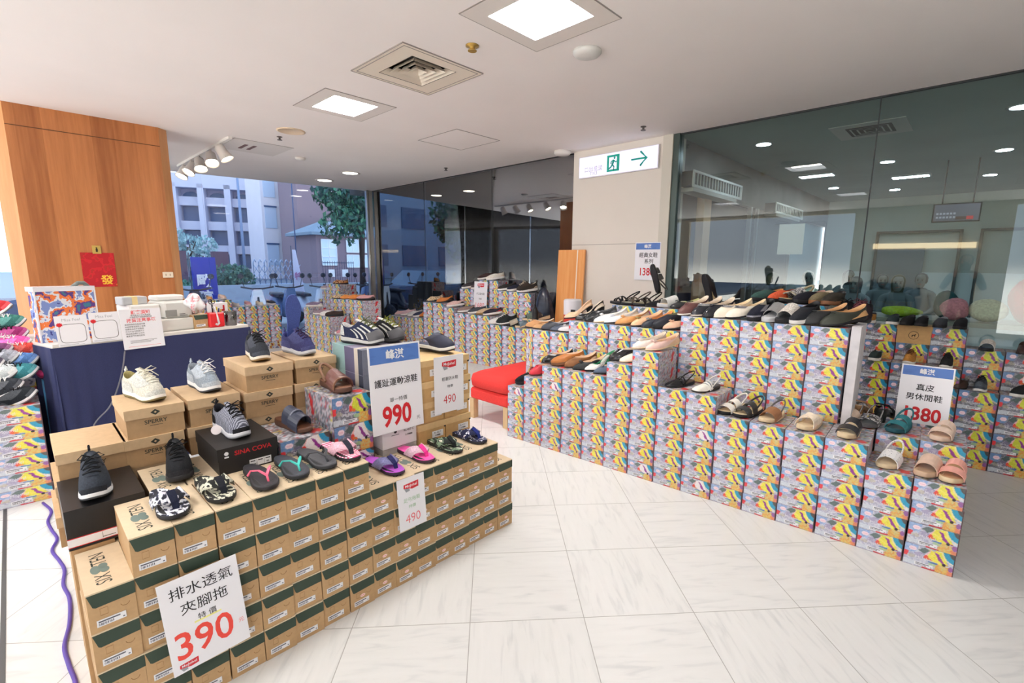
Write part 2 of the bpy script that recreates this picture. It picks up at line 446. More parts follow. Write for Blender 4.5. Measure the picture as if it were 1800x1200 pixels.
# ------------------------------------------------------------------ ceiling fittings
LAMP_M = emit('panel_glow', (255, 250, 244), LAMP)
def light_panel(x, y, label):
    r = empty('ceiling_light', (x, y, H)); tag(r, label, 'ceiling light', 'square ceiling light panels')
    a, b, o = 0.235, 0.21, 0.34
    q = MB()                                   # frame lying flush under the ceiling
    for z in (0,):
        q.add([(-o, -o, -.004), (o, -o, -.004), (o, o, -.004), (-o, o, -.004), (-a, -b, -.004), (a, -b, -.004), (a, b, -.004), (-a, b, -.004)], [(0, 4, 5, 1), (1, 5, 6, 2), (2, 6, 7, 3), (3, 7, 4, 0)])
        q.loft([[(-o, -o, -.004), (o, -o, -.004), (o, o, -.004), (-o, o, -.004)], [(-o, -o, 0), (o, -o, 0), (o, o, 0), (-o, o, 0)]], mi=1)
        for e in (o + 0.004,):
            for sx, sy in ((1, 0), (-1, 0), (0, 1), (0, -1)):
                q.box(*( (sx * e - .003, -e, -.003, sx * e + .003, e, 0) if sx else (-e, sy * e - .003, -.003, e, sy * e + .003, 0)), mi=1)
    q.build('frame', [CEILFIT, LINE], r)
    q = MB(); q.loft([[(-a, -b, -.004), (a, -b, -.004), (a, b, -.004), (-a, b, -.004)], [(-a, -b, .1), (a, -b, .1), (a, b, .1), (-a, b, .1)]])
    q.build('reflector', mat('lamp_reflector', (200, 200, 206), 0.35, metal=0.5), r)
    MB().box(-a + .002, -b + .002, 0.055, a - .002, b - .002, 0.06).build('diffuser', LAMP_M, r)
for i, (x, y) in enumerate(PANELS):
    light_panel(x, y, ['bright square ceiling light panel at the top, nearest the camera', 'bright square ceiling light panel between the air diffuser and the wood column'][i] if i < 2 else
                'square ceiling light panel behind or beside the camera, number %d of the row' % i)

r = empty('air_diffuser', (-3.375, 2.33, H)); tag(r, 'square ceiling air diffuser with dark louvres, between the two light panels', 'air vent')
q = MB(); o, a, b = 0.36, 0.23, 0.20
q.add([(-o, -o, -.005), (o, -o, -.005), (o, o, -.005), (-o, o, -.005), (-a, -b, -.005), (a, -b, -.005), (a, b, -.005), (-a, b, -.005)], [(0, 4, 5, 1), (1, 5, 6, 2), (2, 6, 7, 3), (3, 7, 4, 0)])
for e in (o, o - 0.03):
    for sx, sy in ((1, 0), (-1, 0), (0, 1), (0, -1)):
        q.box(*((sx * e - .003, -e, -.007, sx * e + .003, e, 0) if sx else (-e, sy * e - .003, -.007, e, sy * e + .003, 0)), mi=1)
q.build('frame', [mat('vent_cream', (228, 218, 202), 0.6), LINE], r)
q = MB(); q.box(-a, -b, 0.115, a, b, 0.12); q.loft([[(-a, -b, -.004), (a, -b, -.004), (a, b, -.004), (-a, b, -.004)], [(-a, -b, .12), (a, -b, .12), (a, b, .12), (-a, b, .12)]])
q.build('plenum', DARK, r)
for i in range(4):
    f0, f1 = 0.97 - i * 0.24, 0.82 - i * 0.24
    q = MB()
    q.loft([[(-a * f0, -b * f0, -.004), (a * f0, -b * f0, -.004), (a * f0, b * f0, -.004), (-a * f0, b * f0, -.004)], [(-a * f1, -b * f1, .035), (a * f1, -b * f1, .035), (a * f1, b * f1, .035), (-a * f1, b * f1, .035)]])
    q.build('louvre', mat('vent_cream', (228, 218, 202)), r)

r = empty('supply_vent', (-7.1, 2.36, H)); tag(r, 'flat white ceiling vent beside the spotlight track', 'air vent')
q = MB(); q.box(-.36, -.34, -.006, .36, .34, 0); q.box(-.365, -.345, -.003, .365, .345, 0, 1); q.build('frame', [CEILFIT, LINE], r)
for i in range(2): MB().box(-.16, -.16 + i * .1, -.010, .12, -.12 + i * .1, -.006).build('slot', mat('dusky_slot', (120, 92, 92), 0.8), r)
q = MB()
for sx, sy in ((1, 0), (-1, 0), (0, 1), (0, -1)):
    q.box(*((sx * .37 - .003, -.33, -.004, sx * .37 + .003, .33, 0) if sx else (-.37, sy * .33 - .003, -.004, .37, sy * .33 + .003, 0)))
q.box(-.366, -.326, -.002, .366, .326, 0, 1)
r = q.build('access_hatch', [LINE, CEIL]); r.location = (-4.78, 3.87, H); tag(r, 'flush square access hatch outlined in the ceiling above the far corner', 'hatch')

def round_fit(name, x, y, prof, mats, label, cat, mi=0, group=None):
    o = MB().lathe(prof, 24, mi).build(name, mats, fix=True); o.location = (x, y, H); tag(o, label, cat, group); return o
DL = emit('downlight_glow', (255, 246, 230), 9.0)
for (x, y, lab) in ((-7.85, 4.04, 'round recessed ceiling downlight, right one of the pair before the street corner'), (-8.9, 4.08, 'round recessed ceiling downlight, left one of the pair before the street corner')):
    d = round_fit('downlight', x, y, [(0.16, 0), (0.16, -.006), (0.12, -.006), (0.12, -0.001)], CEILFIT, lab, 'ceiling light', group='recessed downlights')
    MB().lathe([(0.115, -.004), (0.115, -.002)], 20).build('lens', DL, d)
d = round_fit('smoke_detector', -2.18, 2.91, [(0.10, 0), (0.10, -.015), (0.085, -.03), (0.06, -.04), (0.0, -.042)], mat('detector_white', (216, 216, 212), 0.5), 'round white smoke detector right of the near ceiling light panel', 'smoke detector')
d = round_fit('smoke_detector', -4.19, 5.12, [(0.11, 0), (0.11, -.03), (0.09, -.05), (0.0, -.055)], WHITE, 'round white smoke detector at the top of the pier by the glass', 'smoke detector')
d = round_fit('smoke_detector', -7.27, 3.0, [(0.07, 0), (0.07, -.02), (0.05, -.035), (0.0, -.04)], WHITE, 'small round white detector near the flat ceiling vent', 'smoke detector')
d = round_fit('sprinkler', -2.71, 2.32, [(0.045, 0), (0.045, -.006), (0.018, -.012), (0.018, -.03), (0.03, -.032), (0.03, -.036)], mat('brass', (196, 160, 84), 0.35, metal=0.7), 'brass ceiling sprinkler between the air diffuser and the near light panel', 'sprinkler')
for x, y, lab in ((-2.82, 4.8, 'dark ceiling sprinkler above the exit sign'), (-6.27, 2.36, 'dark ceiling sprinkler beside the round ceiling speaker'), (-6.27, 4.81, 'dark ceiling sprinkler above the far shopfront glass')):
    round_fit('sprinkler', x, y, [(0.03, 0), (0.03, -.006), (0.012, -.01), (0.012, -.035), (0.028, -.036), (0.028, -.04)], mat('sprinkler_dark', (96, 88, 84), 0.5), lab, 'sprinkler')
d = round_fit('ceiling_speaker', -5.9, 2.35, [(0.15, 0), (0.15, -.008), (0.13, -.012), (0.125, -.008), (0.0, -.008)], mat('speaker_cream', (222, 200, 172), 0.7, noise=300, amt=0.1), 'round cream ceiling speaker between the light panel and the vent', 'speaker')

# spotlight track with five heads
r = empty('spotlight_track', (-8.0, 1.96, H)); tag(r, 'white ceiling track of five lit spotlights beside the wood column', 'spotlights')
MB().box(-1.3, -.02, -.03, 1.3, .02, 0).build('track', WHITE, r)
SPOTG = emit('spot_glow', (255, 240, 214), 22.0)
for i, x in enumerate((-1.0, -0.55, -0.1, 0.45, 0.95)):
    M = T(x, 0, -.13, 0.5 + i * 0.5, math.radians(150), 0.35 * (i % 2))
    q = MB(); q.tube([(x, 0, -.03), (x, 0, -.1)], .012, 8)
    q.lathe([(0.035, -.09), (0.06, -.06), (0.065, .03), (0.085, .10), (0.08, .10), (0.055, .03)], 16, M=M, caps=(True, False))
    h = q.build('spot_head', mat('spot_white', (225, 220, 214), 0.4), r)
    MB().lathe([(0.065, .065), (0.065, .068)], 16, M=M).build('lamp', SPOTG, h)
# ================================================================== painted shoe boxes
def raster(nu, nv, kind, seed):
    """hand-painted print as an array of colours, u to the right, v upwards"""
    rs = np.random.RandomState(seed)
    U, V = np.meshgrid(np.linspace(0, 1, nu), np.linspace(0, 1, nv))
    def noise(sc):
        g = rs.rand(int(sc * 2) + 3, int(sc * 3) + 3)
        x = U * (g.shape[1] - 2); y = V * (g.shape[0] - 2)
        i = x.astype(int); j = y.astype(int); a = x - i; b = y - j
        a = a * a * (3 - 2 * a); b = b * b * (3 - 2 * b)
        return (g[j, i] * (1 - a) + g[j, i + 1] * a) * (1 - b) + (g[j + 1, i] * (1 - a) + g[j + 1, i + 1] * a) * b
    w1, w2 = noise(6) - .5, noise(6) - .5
    u = U + .022 * w1; v = V + .045 * w2
    C = np.zeros((nv, nu, 3))
    def put(mask, rgb, a=1.0):
        mm = np.clip(mask, 0, 1)[..., None] * a
        C[:] = C * (1 - mm) + np.array(rgb, float) * mm
    def ell(cx, cy, rx, ry, uu=u, vv=v):
        return (((uu - cx) / rx) ** 2 + ((vv - cy) / ry) ** 2 < 1).astype(float)
    def poly(pts):
        ins = np.zeros_like(u, bool); n = len(pts)
        for i in range(n):
            x1, y1 = pts[i]; x2, y2 = pts[(i + 1) % n]
            c = ((y1 > v) != (y2 > v)) & (u < (x2 - x1) * (v - y1) / (y2 - y1 + 1e-9) + x1)
            ins ^= c
        return ins.astype(float)
    men = kind.startswith('men')
    if kind.endswith('front'):
        pale = seed % 4 == 3
        b0, b1, b2 = ((112, 112, 124), (146, 146, 160), (92, 98, 104)) if men else ((176, 182, 204), (206, 208, 222), (160, 156, 182))
        C[:] = b0
        put(noise(4) > .52, b1, .75); put(noise(7) > .60, b2, .6); put(noise(9) > .70, (232, 234, 238) if not men else (172, 172, 182), .6)
        put(poly([(-.1, 1.1), (.30, 1.1), (.22, .62), (-.1, .56)]), (128, 164, 216) if not men else (96, 138, 192), .85)
        put((noise(9) > .56) & (u < .26) & (v > .58), (176, 198, 232) if not men else (124, 150, 190), .7)
        put(ell(.34, .55, .13, .15), (150, 138, 180) if not men else (112, 104, 132), .7)
        put((noise(12) > .58) & (u > .2) & (u < .5) & (v > .3) & (v < .62), (206, 206, 218), .6)
        put(poly([(.27, .80), (.39, .97), (.54, .90), (.40, .68)]), (72, 92, 88), .9)
        put(poly([(.42, .62), (.52, .92), (.58, .80), (.5, .58)]), (242, 192, 192))
        yl = (244, 238, 240) if pale else ((240, 226, 62) if not men else (212, 218, 58))
        put(poly([(.47, .58), (.53, .92), (.66, .98), (.86, .97), (.84, .62), (.90, .42), (.74, .38), (.6, .46)]), yl)
        if not pale: put((noise(8) > .6) & (u > .48) & (u < .86) & (v > .42), (248, 242, 130), .45); put((noise(8) > .66) & (u > .5) & (u < .86) & (v > .42), (206, 216, 60), .5)
        put(ell(.455, .55, .042, .10), (226, 64, 50)); put(poly([(.45, .56), (.57, .50), (.56, .42), (.47, .46)]), (226, 110, 40))
        put(poly([(.59, .90), (.68, .84), (.73, .70), (.80, .52), (.92, .40), (.76, .47), (.69, .56), (.65, .74)]), (138, 44, 140))
        d = np.sqrt(((U - 1.03) / 1) ** 2 + ((V - 1.02) / 1.75) ** 2)
        put(((d < .262) & (d > .15)) | ((U > .84) & (U < .93) & (V > .97)), (30, 146, 186)); put(d <= .15, (66, 66, 62)); put((d < .30) & (d >= .262), (240, 234, 206), .6)
        put(poly([(.62, .30), (.68, .40), (.90, .36), (.94, .0), (.60, .0), (.66, .16)]), (222, 182, 84)); put((noise(9) > .52) & (u > .66) & (u < .9) & (v < .36), (206, 196, 128), .8); put((noise(9) > .62) & (u > .62) & (u < .92) & (v < .38), (226, 140, 60), .7)
        put(ell(.94, .30, .05, .12), (142, 84, 152)); put(poly([(.88, .18), (1.1, .2), (1.1, -.1), (.88, -.1)]), (222, 116, 78), .85)
        put(poly([(-.1, .40), (-.1, .66), (.10, .62), (.075, .42)]), (220, 48, 56))
        put(ell(.16, .44, .08, .08), (186, 176, 150), .55)
        put((np.abs(v - .38 + .10 * (u - .55)) < .035) & (u > .50) & (u < .68), (64, 112, 176)); put(ell(.59, .28, .075, .075), (166, 202, 150), .85)
        put(poly([(-.1, .04), (-.1, .26), (.30, .24), (.36, .06)]), (214, 224, 232), .8)
        put(poly([(.38, -.02), (.62, -.02), (.66, .06), (.40, .09)]), (206, 48, 56))
        put(ell(.17, .80, .082, .10, U, V), (248, 222, 232)); put(ell(.17, .80, .05, .03, U, V), (238, 180, 196), .5)
        put(((U - .80) / .034) ** 2 + ((V - .42) / .062) ** 2 < 1, (16, 14, 18))
        put((U > .985) | (U < .008), (66, 36, 38)); put(V < .02, (86, 60, 66), .8)
    elif kind.endswith('side'):
        C[:] = (116, 118, 130) if men else (168, 168, 184)
        s = noise(10) * .7 + .3 * np.sin(U * 40 + w1 * 6)
        for lo, rgb in ((.2, (206, 210, 220)), (.42, (104, 120, 150)), (.5, (190, 60, 64)), (.55, (206, 206, 216)), (.72, (70, 104, 110)), (.8, (214, 204, 70)), (.86, (110, 60, 120))):
            put(s > lo, rgb, .85)
        put(poly([(.66, .15), (.78, .2), (.86, .85), (.74, .8)]), (206, 44, 52))
    else:                                   # lid top
        C[:] = (150, 148, 162) if not men else (120, 112, 120)
        s = noise(11)
        for lo, rgb in ((.35, (196, 198, 208)), (.5, (96, 116, 124)), (.58, (214, 214, 222)), (.68, (176, 64, 60)), (.74, (200, 196, 90)), (.8, (70, 60, 80))):
            put(s > lo, rgb, .85)
        put(ell(.8, .2, .12, .1), (206, 52, 54))
    if not men and kind.endswith('front'): C = C * .86 + np.array([236., 234, 240]) * .14
    C = np.clip(C + (rs.rand(nv, nu, 1) - .5) * 14, 0, 255) / 255.0
    return np.where(C <= 0.04045, C / 12.92, ((C + 0.055) / 1.055) ** 2.4)

def painted_mesh(name, w, d, h, men, seed):
    """box with its front on -Y; every face is a grid carrying the print"""
    q = MB(); cols = []
    k = 'men' if men else 'women'
    def face(nu, nv, P, ras):
        o = len(q.v)
        for j in range(nv):
            for i in range(nu):
                q.v.append(P(i / (nu - 1), j / (nv - 1)))
        for j in range(nv - 1):
            for i in range(nu - 1):
                a = o + j * nu + i
                q.f.append((a, a + 1, a + nu + 1, a + nu)); q.mi.append(0); q.sm.append(False)
        cols.append(ras.reshape(-1, 3))
    W = w / 2; hh = h - .0012
    side = raster(30, 12, k + ' side', seed + 1)
    face(72, 44, lambda u, v: (-W + u * w, 0, v * hh), raster(72, 44, k + ' front', seed))
    face(30, 12, lambda u, v: (W, u * d, v * hh), side)
    face(30, 12, lambda u, v: (-W, d - u * d, v * hh), side[:, ::-1])
    face(20, 30, lambda u, v: (-W + u * w, v * d, hh), raster(20, 30, k + ' top', seed + 2))
    face(8, 4, lambda u, v: (W - u * w, d, v * hh), np.full((4, 8, 3), .2))
    face(2, 2, lambda u, v: (-W + u * w, d - v * d, 0), np.full((2, 2, 3), .2))
    c = np.concatenate(cols); q.col = np.c_[c, np.ones(len(c))]
    o = q.build(name, paint_mat('printed_card', 0.38), link=False)
    return o.data
BOXD = 0.30
BRAND = 'MoJohel'
PRINTS = {}
def print_mesh(men, var):
    k = (men, var)
    if k not in PRINTS:
        PRINTS[k] = painted_mesh('painted_shoe_box', 1.0, 1.0, 1.0, men, 12 + 4 * var + 100 * men if var < 4 else 15 + 100 * men)
    return PRINTS[k]
# barcode label shared by the boxes
def label_mesh(name, w, h, bars=14, red=False):
    q = MB(); q.box(-w / 2, -.0012, 0, w / 2, 0, h)
    rs = random.Random(3); x = -w * .44
    for i in range(bars):
        ww = w * rs.choice((.012, .02, .03)); q.box(x, -.0016, h * .16, x + ww, -.0011, h * .5, 1); x += ww + w * rs.choice((.014, .03))
    q.box(-w * .44, -.0016, h * .62, w * .3, -.0011, h * .82, 1)
    q.box(w * .38, -.0016, h * .2, w * .45, -.0011, h * .36, 1)
    return q.build(name, [PAPER, mat('label_ink', (96, 98, 110), 0.7)], link=False).data
LABEL_P = label_mesh('barcode_label', 0.074, 0.018)
q = MB(); q.text(BRAND, 0.020, 0, 0, -.0008, 0, bold=-.004); SCRIPT_P = q.build('brand_lettering', mat('print_white', (236, 236, 240), 0.6), link=False).data
N_BOX = [0]
REST = []                          # boxes nobody sees one by one
def pbox(x, y, z, rz, w, d, h, men=False, label=None, group=None, parts=True):
    """one painted box; its front face centre-bottom stands at (x, y, z)"""
    var = random.choice((0, 0, 1, 2, 2, 1, 0, 1, 2, 4))
    if label is None:
        REST.append((x, y, z, rz, w, d, h, men)); return
    o = bpy.data.objects.new('painted_shoe_box', print_mesh(men, var)); COL.objects.link(o)
    o.location = (x, y, z); o.rotation_euler = (0, 0, rz + random.uniform(-.006, .006)); o.scale = (w - .004, d, h)
    tag(o, label, 'shoe box', group); N_BOX[0] += 1
    if parts:
        for me, dx, dz in ((LABEL_P, -.016, .010), (SCRIPT_P, -.020, .052)):
            c = bpy.data.objects.new(me.name, me); COL.objects.link(c); adopt(o, c)
            sc = w / .2025
            c.scale = (sc / w, 1 / d, sc / h); c.location = (dx * sc / (w), -.0015 / d, dz * sc / h)
    return o

def stack_row(cols, place, rz, h, d, men, phrase, group, parts=True, start='left', z0=0.0, noun='painted shoe box'):
    """cols: (s0, s1, how many high, how many of them from the top are objects[, from]); place(s, 0) is the ground point of the face"""
    for ci, c in enumerate(cols):
        s0, s1, n, vis = c[:4]; base = c[4] if len(c) > 4 else 0
        x, y = place((s0 + s1) / 2)[:2]
        for k in range(base, n):
            jx, jy = random.uniform(-.003, .003), random.uniform(-.003, .003)
            lab = None
            if n - k <= vis:
                if vis >= n: lab = '%s %s up, %s stack %s' % (noun, ORD[k], ORN[ci], phrase) if k else '%s at the bottom, %s stack %s' % (noun, ORN[ci], phrase)
                else: lab = '%s %s, %s stack %s' % (noun, ORT[n - 1 - k], ORN[ci], phrase)
            pbox(x + jx, y + jy, z0 + k * h, rz, s1 - s0, d, h, men, lab, group, parts)

# --- long front row facing the aisle
FB = [0, .187, .385, .592, .795, 1.0, 1.206, 1.411, 1.617, 1.82, 2.02, 2.22, 2.425, 2.63, 2.835, 3.04]
FN = [4, 5, 6, 6, 6, 7, 8, 6, 6, 5, 5, 5, 5, 4, 4]
PH = 0.1175
stack_row([(FB[i], FB[i + 1], FN[i], 9) for i in range(15)], lambda s: F(s, 0), FA, PH, BOXD, False, 'from the red seat, front row', 'painted boxes of the front row')
# --- second tier at the near end, one box higher
stack_row([(2.43, 2.63, 5, 1), (2.635, 2.838, 5, 1), (2.84, 3.04, 5, 2)], lambda s: F(s, .31), FA, PH, BOXD, False, 'of three behind the front near end', 'painted boxes of the step behind the front row')
# --- tall rows behind
stack_row([(-.07, .01, 8, 3), (.01, .21, 8, 3), (.21, .41, 8, 2)], lambda s: F(s, .33), FA, PH, BOXD, False, 'right behind the red seat', 'painted boxes behind the red seat')
stack_row([(.41 + i * .2, .61 + i * .2, 9, (3, 3, 4, 2, 3)[i]) for i in range(5)], lambda s: F(s, .33), FA, PH, BOXD, False, 'under the pale flats, tall row', 'painted boxes of the tall row under the flats')
stack_row([(1.41 + i * .2072, 1.41 + (i + 1) * .2072, 10, (4, 5, 6, 6, 6)[i]) for i in range(5)], lambda s: F(s, .33), FA, PH, BOXD, False, 'of the tallest wall, from its left', 'painted boxes of the tallest wall')
stack_row([(.65 + i * .21, .86 + i * .21, 10, 1) for i in range(4)], lambda s: F(s, .645), FA, .119, BOXD, False, 'below the sandals by the pier', 'painted boxes by the pier')
stack_row([(1.86 + i * .21, 2.07 + i * .21, 11, 1) for i in range(2)], lambda s: F(s, .645), FA, .1165, BOXD, False, 'behind the tallest wall, under orange slip-ons', 'painted boxes behind the tallest wall')
stack_row([(1.50, 1.71, 10, 0), (2.29, 2.47, 10, 0)], lambda s: F(s, .645), FA, .117, BOXD, False, '', None)
# --- wide boxes beyond the near end, stepping up to the glass
GX = [-.692, -.459, -.237, -.017, .213, .443, .673]
GY0 = 4.955
for i in range(6):
    lo, hi = (5, 7) if i < 3 else (4, 6)
    x0, x1 = GX[i], GX[i + 1]
    yy = GY0 + .05 * (x0 + x1) / 2
    for k in range(hi):
        y = yy if k < lo else yy + .16
        if i == 1 and k == hi - 1: continue          # a kraft box stands here
        vis = k >= (2 if i < 2 else 0)
        lab = 'dark painted shoe box %s, %s stack by the glass beyond the near end' % (('%s up' % ORD[k]) if k else 'at the bottom', ORN[i]) if vis else None
        pbox((x0 + x1) / 2, y, k * .152, FA, x1 - x0, .33 if k < lo else .2, .152, True, lab, 'dark painted boxes by the glass')
# --- row along the far shopfront glass
HX = [-7.87, -7.68, -7.48, -7.29, -7.11, -6.86, -6.60, -6.32, -6.06, -5.80, -5.53, -5.26, -5.01, -4.74, -4.48, -4.31]
HT = [.58, .58, .58, .58, .60, .885, .885, .83, .76, .76, .76, .645, .645, .645, .76]
cols = []
for i in range(15):
    n = round(HT[i] / .122); h = HT[i] / n
    ww = HX[i + 1] - HX[i]
    for k in range(n):
        vis = k >= (2 if i < 5 else (1 if i < 8 else 0))
        lab = 'painted shoe box %s, %s stack of the row along the far glass' % (('%s up' % ORD[k]) if k else 'at the bottom', ORN[i]) if vis else None
        pbox((HX[i] + HX[i + 1]) / 2 + random.uniform(-.004, .004), 4.76 + .012 * (i - 7), k * h, .03, ww, .27, h, False, lab, 'painted boxes along the far glass', parts=False)
for i, (x0, x1, z) in enumerate([(-6.27, -6.0, 1.125), (-6.0, -5.78, 1.125), (-5.78, -5.56, 1.28), (-5.54, -5.34, 1.28), (-5.34, -5.12, 1.13), (-5.12, -4.9, 1.13), (-4.9, -4.66, 1.12)]):
    n = round(z / .122); h = z / n
    for k in range(n):
        lab = 'painted shoe box %s, %s stack under the canvas shoes at the glass' % (ORT[n - 1 - k], ORN[i]) if n - k <= 4 else None
        pbox((x0 + x1) / 2, 5.055, k * h, .03, x1 - x0, .22, h, False, lab, 'painted boxes under the canvas shoes', parts=False)
# --- pyramid in the corner by the steel post
for (y, cs, ph, vis, gg) in (
    (3.4, [(-8.5, -8.26, .77), (-8.26, -8.01, .655), (-8.01, -7.76, .655), (-7.76, -7.51, .665), (-7.50, -7.31, .385), (-7.31, -7.12, .40)], 'of the corner pyramid, front step', 9, 'painted boxes of the corner pyramid, front'),
    (3.76, [(-8.24, -7.95, .91), (-7.95, -7.68, .915), (-7.67, -7.4, .93), (-7.4, -7.12, .93)], 'of the corner pyramid, middle step', 3, 'painted boxes of the corner pyramid, middle'),
    (4.12, [(-9.55, -9.36, .82), (-9.36, -9.18, 1.0), (-9.18, -8.92, 1.13), (-8.92, -8.62, 1.13), (-8.6, -8.3, .95)], 'of the corner pyramid, back step', 3, 'painted boxes of the corner pyramid, back')):
    for i, (x0, x1, z) in enumerate(cs):
        n = round(z / .122); h = z / n
        for k in range(n):
            lab = 'painted shoe box %s, %s stack %s' % (ORT[n - 1 - k], ORN[i], ph) if n - k <= vis else None
            pbox((x0 + x1) / 2, y, k * h, .02, x1 - x0, .33, h, False, lab, gg, parts=False)
# --- row under the street window, behind the counter
for i in range(9):
    y0 = 1.52 + i * .19
    z = .9 if y0 < 2.45 else .77
    n = round(z / .125); h = z / n
    for k in range(n):
        lab = 'painted shoe box %s, %s stack under the street window' % (ORT[n - 1 - k], ORN[i]) if (i >= 3 and n - k <= 5) else None
        pbox(-9.1, y0 + .095, k * h, PI / 2, .188, .33, h, False, lab, 'painted boxes under the street window', parts=False)
# --- stack at the left edge
for k in range(6):
    pbox(-4.25, -.10, k * .105, PI / 2, .26, .34, .105, False, 'bluish painted shoe box %s at the left edge, below the heap of trainers' % (('%s up' % ORD[k]) if k else 'at the bottom'), 'painted boxes at the left edge')
for k in range(6): pbox(-4.25, -.37, k * .105, PI / 2, .26, .34, .105)
for k in range(7):
    for yy in (-.10, -.37): pbox(-4.60, yy, k * .105, PI / 2, .26, .34, .105)
for k in range(9):
    for yy in (-.19, -.46): pbox(-4.95, yy, k * .105, PI / 2, .26, .34, .105)
# the boxes hidden inside the stacks, one mass for each block
CARDP = ramp_mat('printed_card_plain', 'noise', 14, [(0, (110, 116, 140)), (.42, (190, 190, 206)), (.52, (206, 180, 90)), (.6, (150, 60, 70))])
MASS = {}
for b_ in REST:
    x, y = b_[:2]
    key = ('under the street window' if x < -8.9 else 'in the corner pyramid' if x < -7 and y < 4.5 else ('along the far glass' if x < -4.2 and y < 4.95 else 'under the canvas shoes' if x < -4.2 else 'by the glass beyond the near end') if y > 4.3 else
           ('at the left edge, front' if x > -4.3 else 'at the left edge, middle' if x > -4.7 else 'at the left edge, back') if y < .2 else 'in the tall painted row' if y < 3.55 else 'behind the tall painted row')
    q = MASS.setdefault(key, MB()); x, y, z, rz, w_, d, h, men = b_
    q.box(-w_ / 2 + .002, .001, 0, w_ / 2 - .002, d, h - .001, 0, T(x, y, z, rz))
for key, q in MASS.items(): tag(q.build('painted_box_mass', CARDP), 'hidden painted shoe boxes ' + key, 'shoe boxes', kind='stuff')

# ================================================================== kraft boxes
KRAFT = mat('kraft_card', (188, 154, 112), 0.75, noise=60, amt=0.05)
KRAFTL = mat('kraft_lid_top', (214, 194, 164), 0.7, noise=40, amt=0.04)
GREEN = mat('flap_dark_green', (54, 70, 58), 0.7)
KINK = mat('kraft_ink', (52, 56, 50), 0.7)
LEAF = mat('leaf_print', (112, 128, 122), 0.7)
KW, KD, KH = 0.1145, 0.30, 0.135
def kraft_proto():
    q = MB(); W = KW / 2
    q.box(-W, .001, 0, W, KD, KH - .004)
    for z0, z1, x0, x1 in ((.075, .076, -.03, -.012), (.052, .053, -.03, -.012)): q.box(x0, .0004, z0, x1, .001, z1, 1)
    for x in (-.03, -.012): q.box(x, .0004, .052, x + .0006, .001, .076, 1)
    pts = [(.030 + .011 * math.cos(a), .0004, .068 + .011 * math.sin(a)) for a in np.linspace(PI * 1.05, PI * 1.95, 9)]
    q.tube(pts, .0007, 4, 1)
    o = q.build('kraft_shoe_box', [KRAFT, mat('kraft_crease', (150, 112, 68), 0.8)])
    q = MB()
    q.box(-W - .0008, -.0012, KH - .005, W + .0008, KD + .001, KH)
    q.prism([(-W + .001, KH - .005), (W + .0008, KH - .005), (W + .0008, KH - .047), (-W + .018, KH - .051), (-W + .012, KH - .047)], -.0014, .001, 1)
    # lid print: word, leaf, word along the box
    Mt = Matrix.Translation((-.004, .15, KH + .0004)) @ Euler((0, 0, PI / 2)).to_matrix().to_4x4() @ Euler((-PI / 2, 0, 0)).to_matrix().to_4x4()
    q.text('SIX', .056, -.082, .004, 0, 2, M=Mt, sx=.85); q.text('TEN', .056, .062, .004, 0, 2, M=Mt, sx=.85)
    for (a, b, r1, r2) in ((0, .016, .030, .013), (-.012, -.006, .02, .012), (.016, -.004, .02, .012)):
        q.poly([(a - .01 + r1 * math.cos(t), -.0001, b + r2 * math.sin(t)) for t in np.linspace(0, 2 * PI, 14)[:-1]], 3, Mt)
    lid = q.build('lid', [KRAFTL, GREEN, KINK, LEAF], o)
    lid['label'] = 'pale lid with a dark green front flap'
    lb = bpy.data.objects.new('barcode_label', label_mesh('kraft_label', 0.070, 0.022, 12)); COL.objects.link(lb); adopt(o, lb)
    lb.location = (-.006, 0, .018); lb['label'] = 'white barcode label'
    return o
kp = kraft_proto()
q = MB(); q.poly([(.012 * math.cos(t), 0, .007 * math.sin(t)) for t in np.linspace(0, 2 * PI, 16)[:-1]], 0); q.box(-.008, -.0003, -.001, .008, 0, .001, 1)
STICK = q.build('price_sticker', [mat('sticker_pink', (246, 222, 222), 0.5), mat('sticker_red', (220, 90, 90), 0.6)], link=False).data
KY = [.04, .155, .27, .39, .51, .625, .74, .86, .98, 1.095, 1.21, 1.325, 1.44, 1.55, 1.66, 1.775, 1.894]
KN = [4, 5, 5, 5, 5, 5, 5, 5, 4, 4, 4, 4, 4, 4, 4, 3]
def kx(y): return -1.83 - .035 * max(0, (y - .5)) / 1.4
used = False
def kbox(x, y, z, label, group, rz=PI / 2, sticker=False):
    global used
    o = kp if not used else copy_tree(kp)
    used = True
    o.location = (x, y, z); o.rotation_euler = (0, 0, rz + random.uniform(-.012, .012))
    tag(o, label, 'shoe box', group)
    if sticker:
        c = bpy.data.objects.new('price_sticker', STICK); COL.objects.link(c); adopt(o, c); c.location = (.002 + random.uniform(-.006, .006), -.0008, .058)
    return o
rk = random.Random(5)
for i in range(16):
    yc = (KY[i] + KY[i + 1]) / 2
    for k in range(KN[i]):
        lab = 'green flapped kraft shoe box, %s, %s stack from the left, front wall' % (('%s up' % ORD[k]) if k else 'at the bottom', ORN[i])
        kbox(kx(yc) + rk.uniform(-.004, .004) - .02, yc, k * KH, lab, 'kraft boxes of the front wall', sticker=(i >= 7 and rk.random() < .75) or (i > 10))
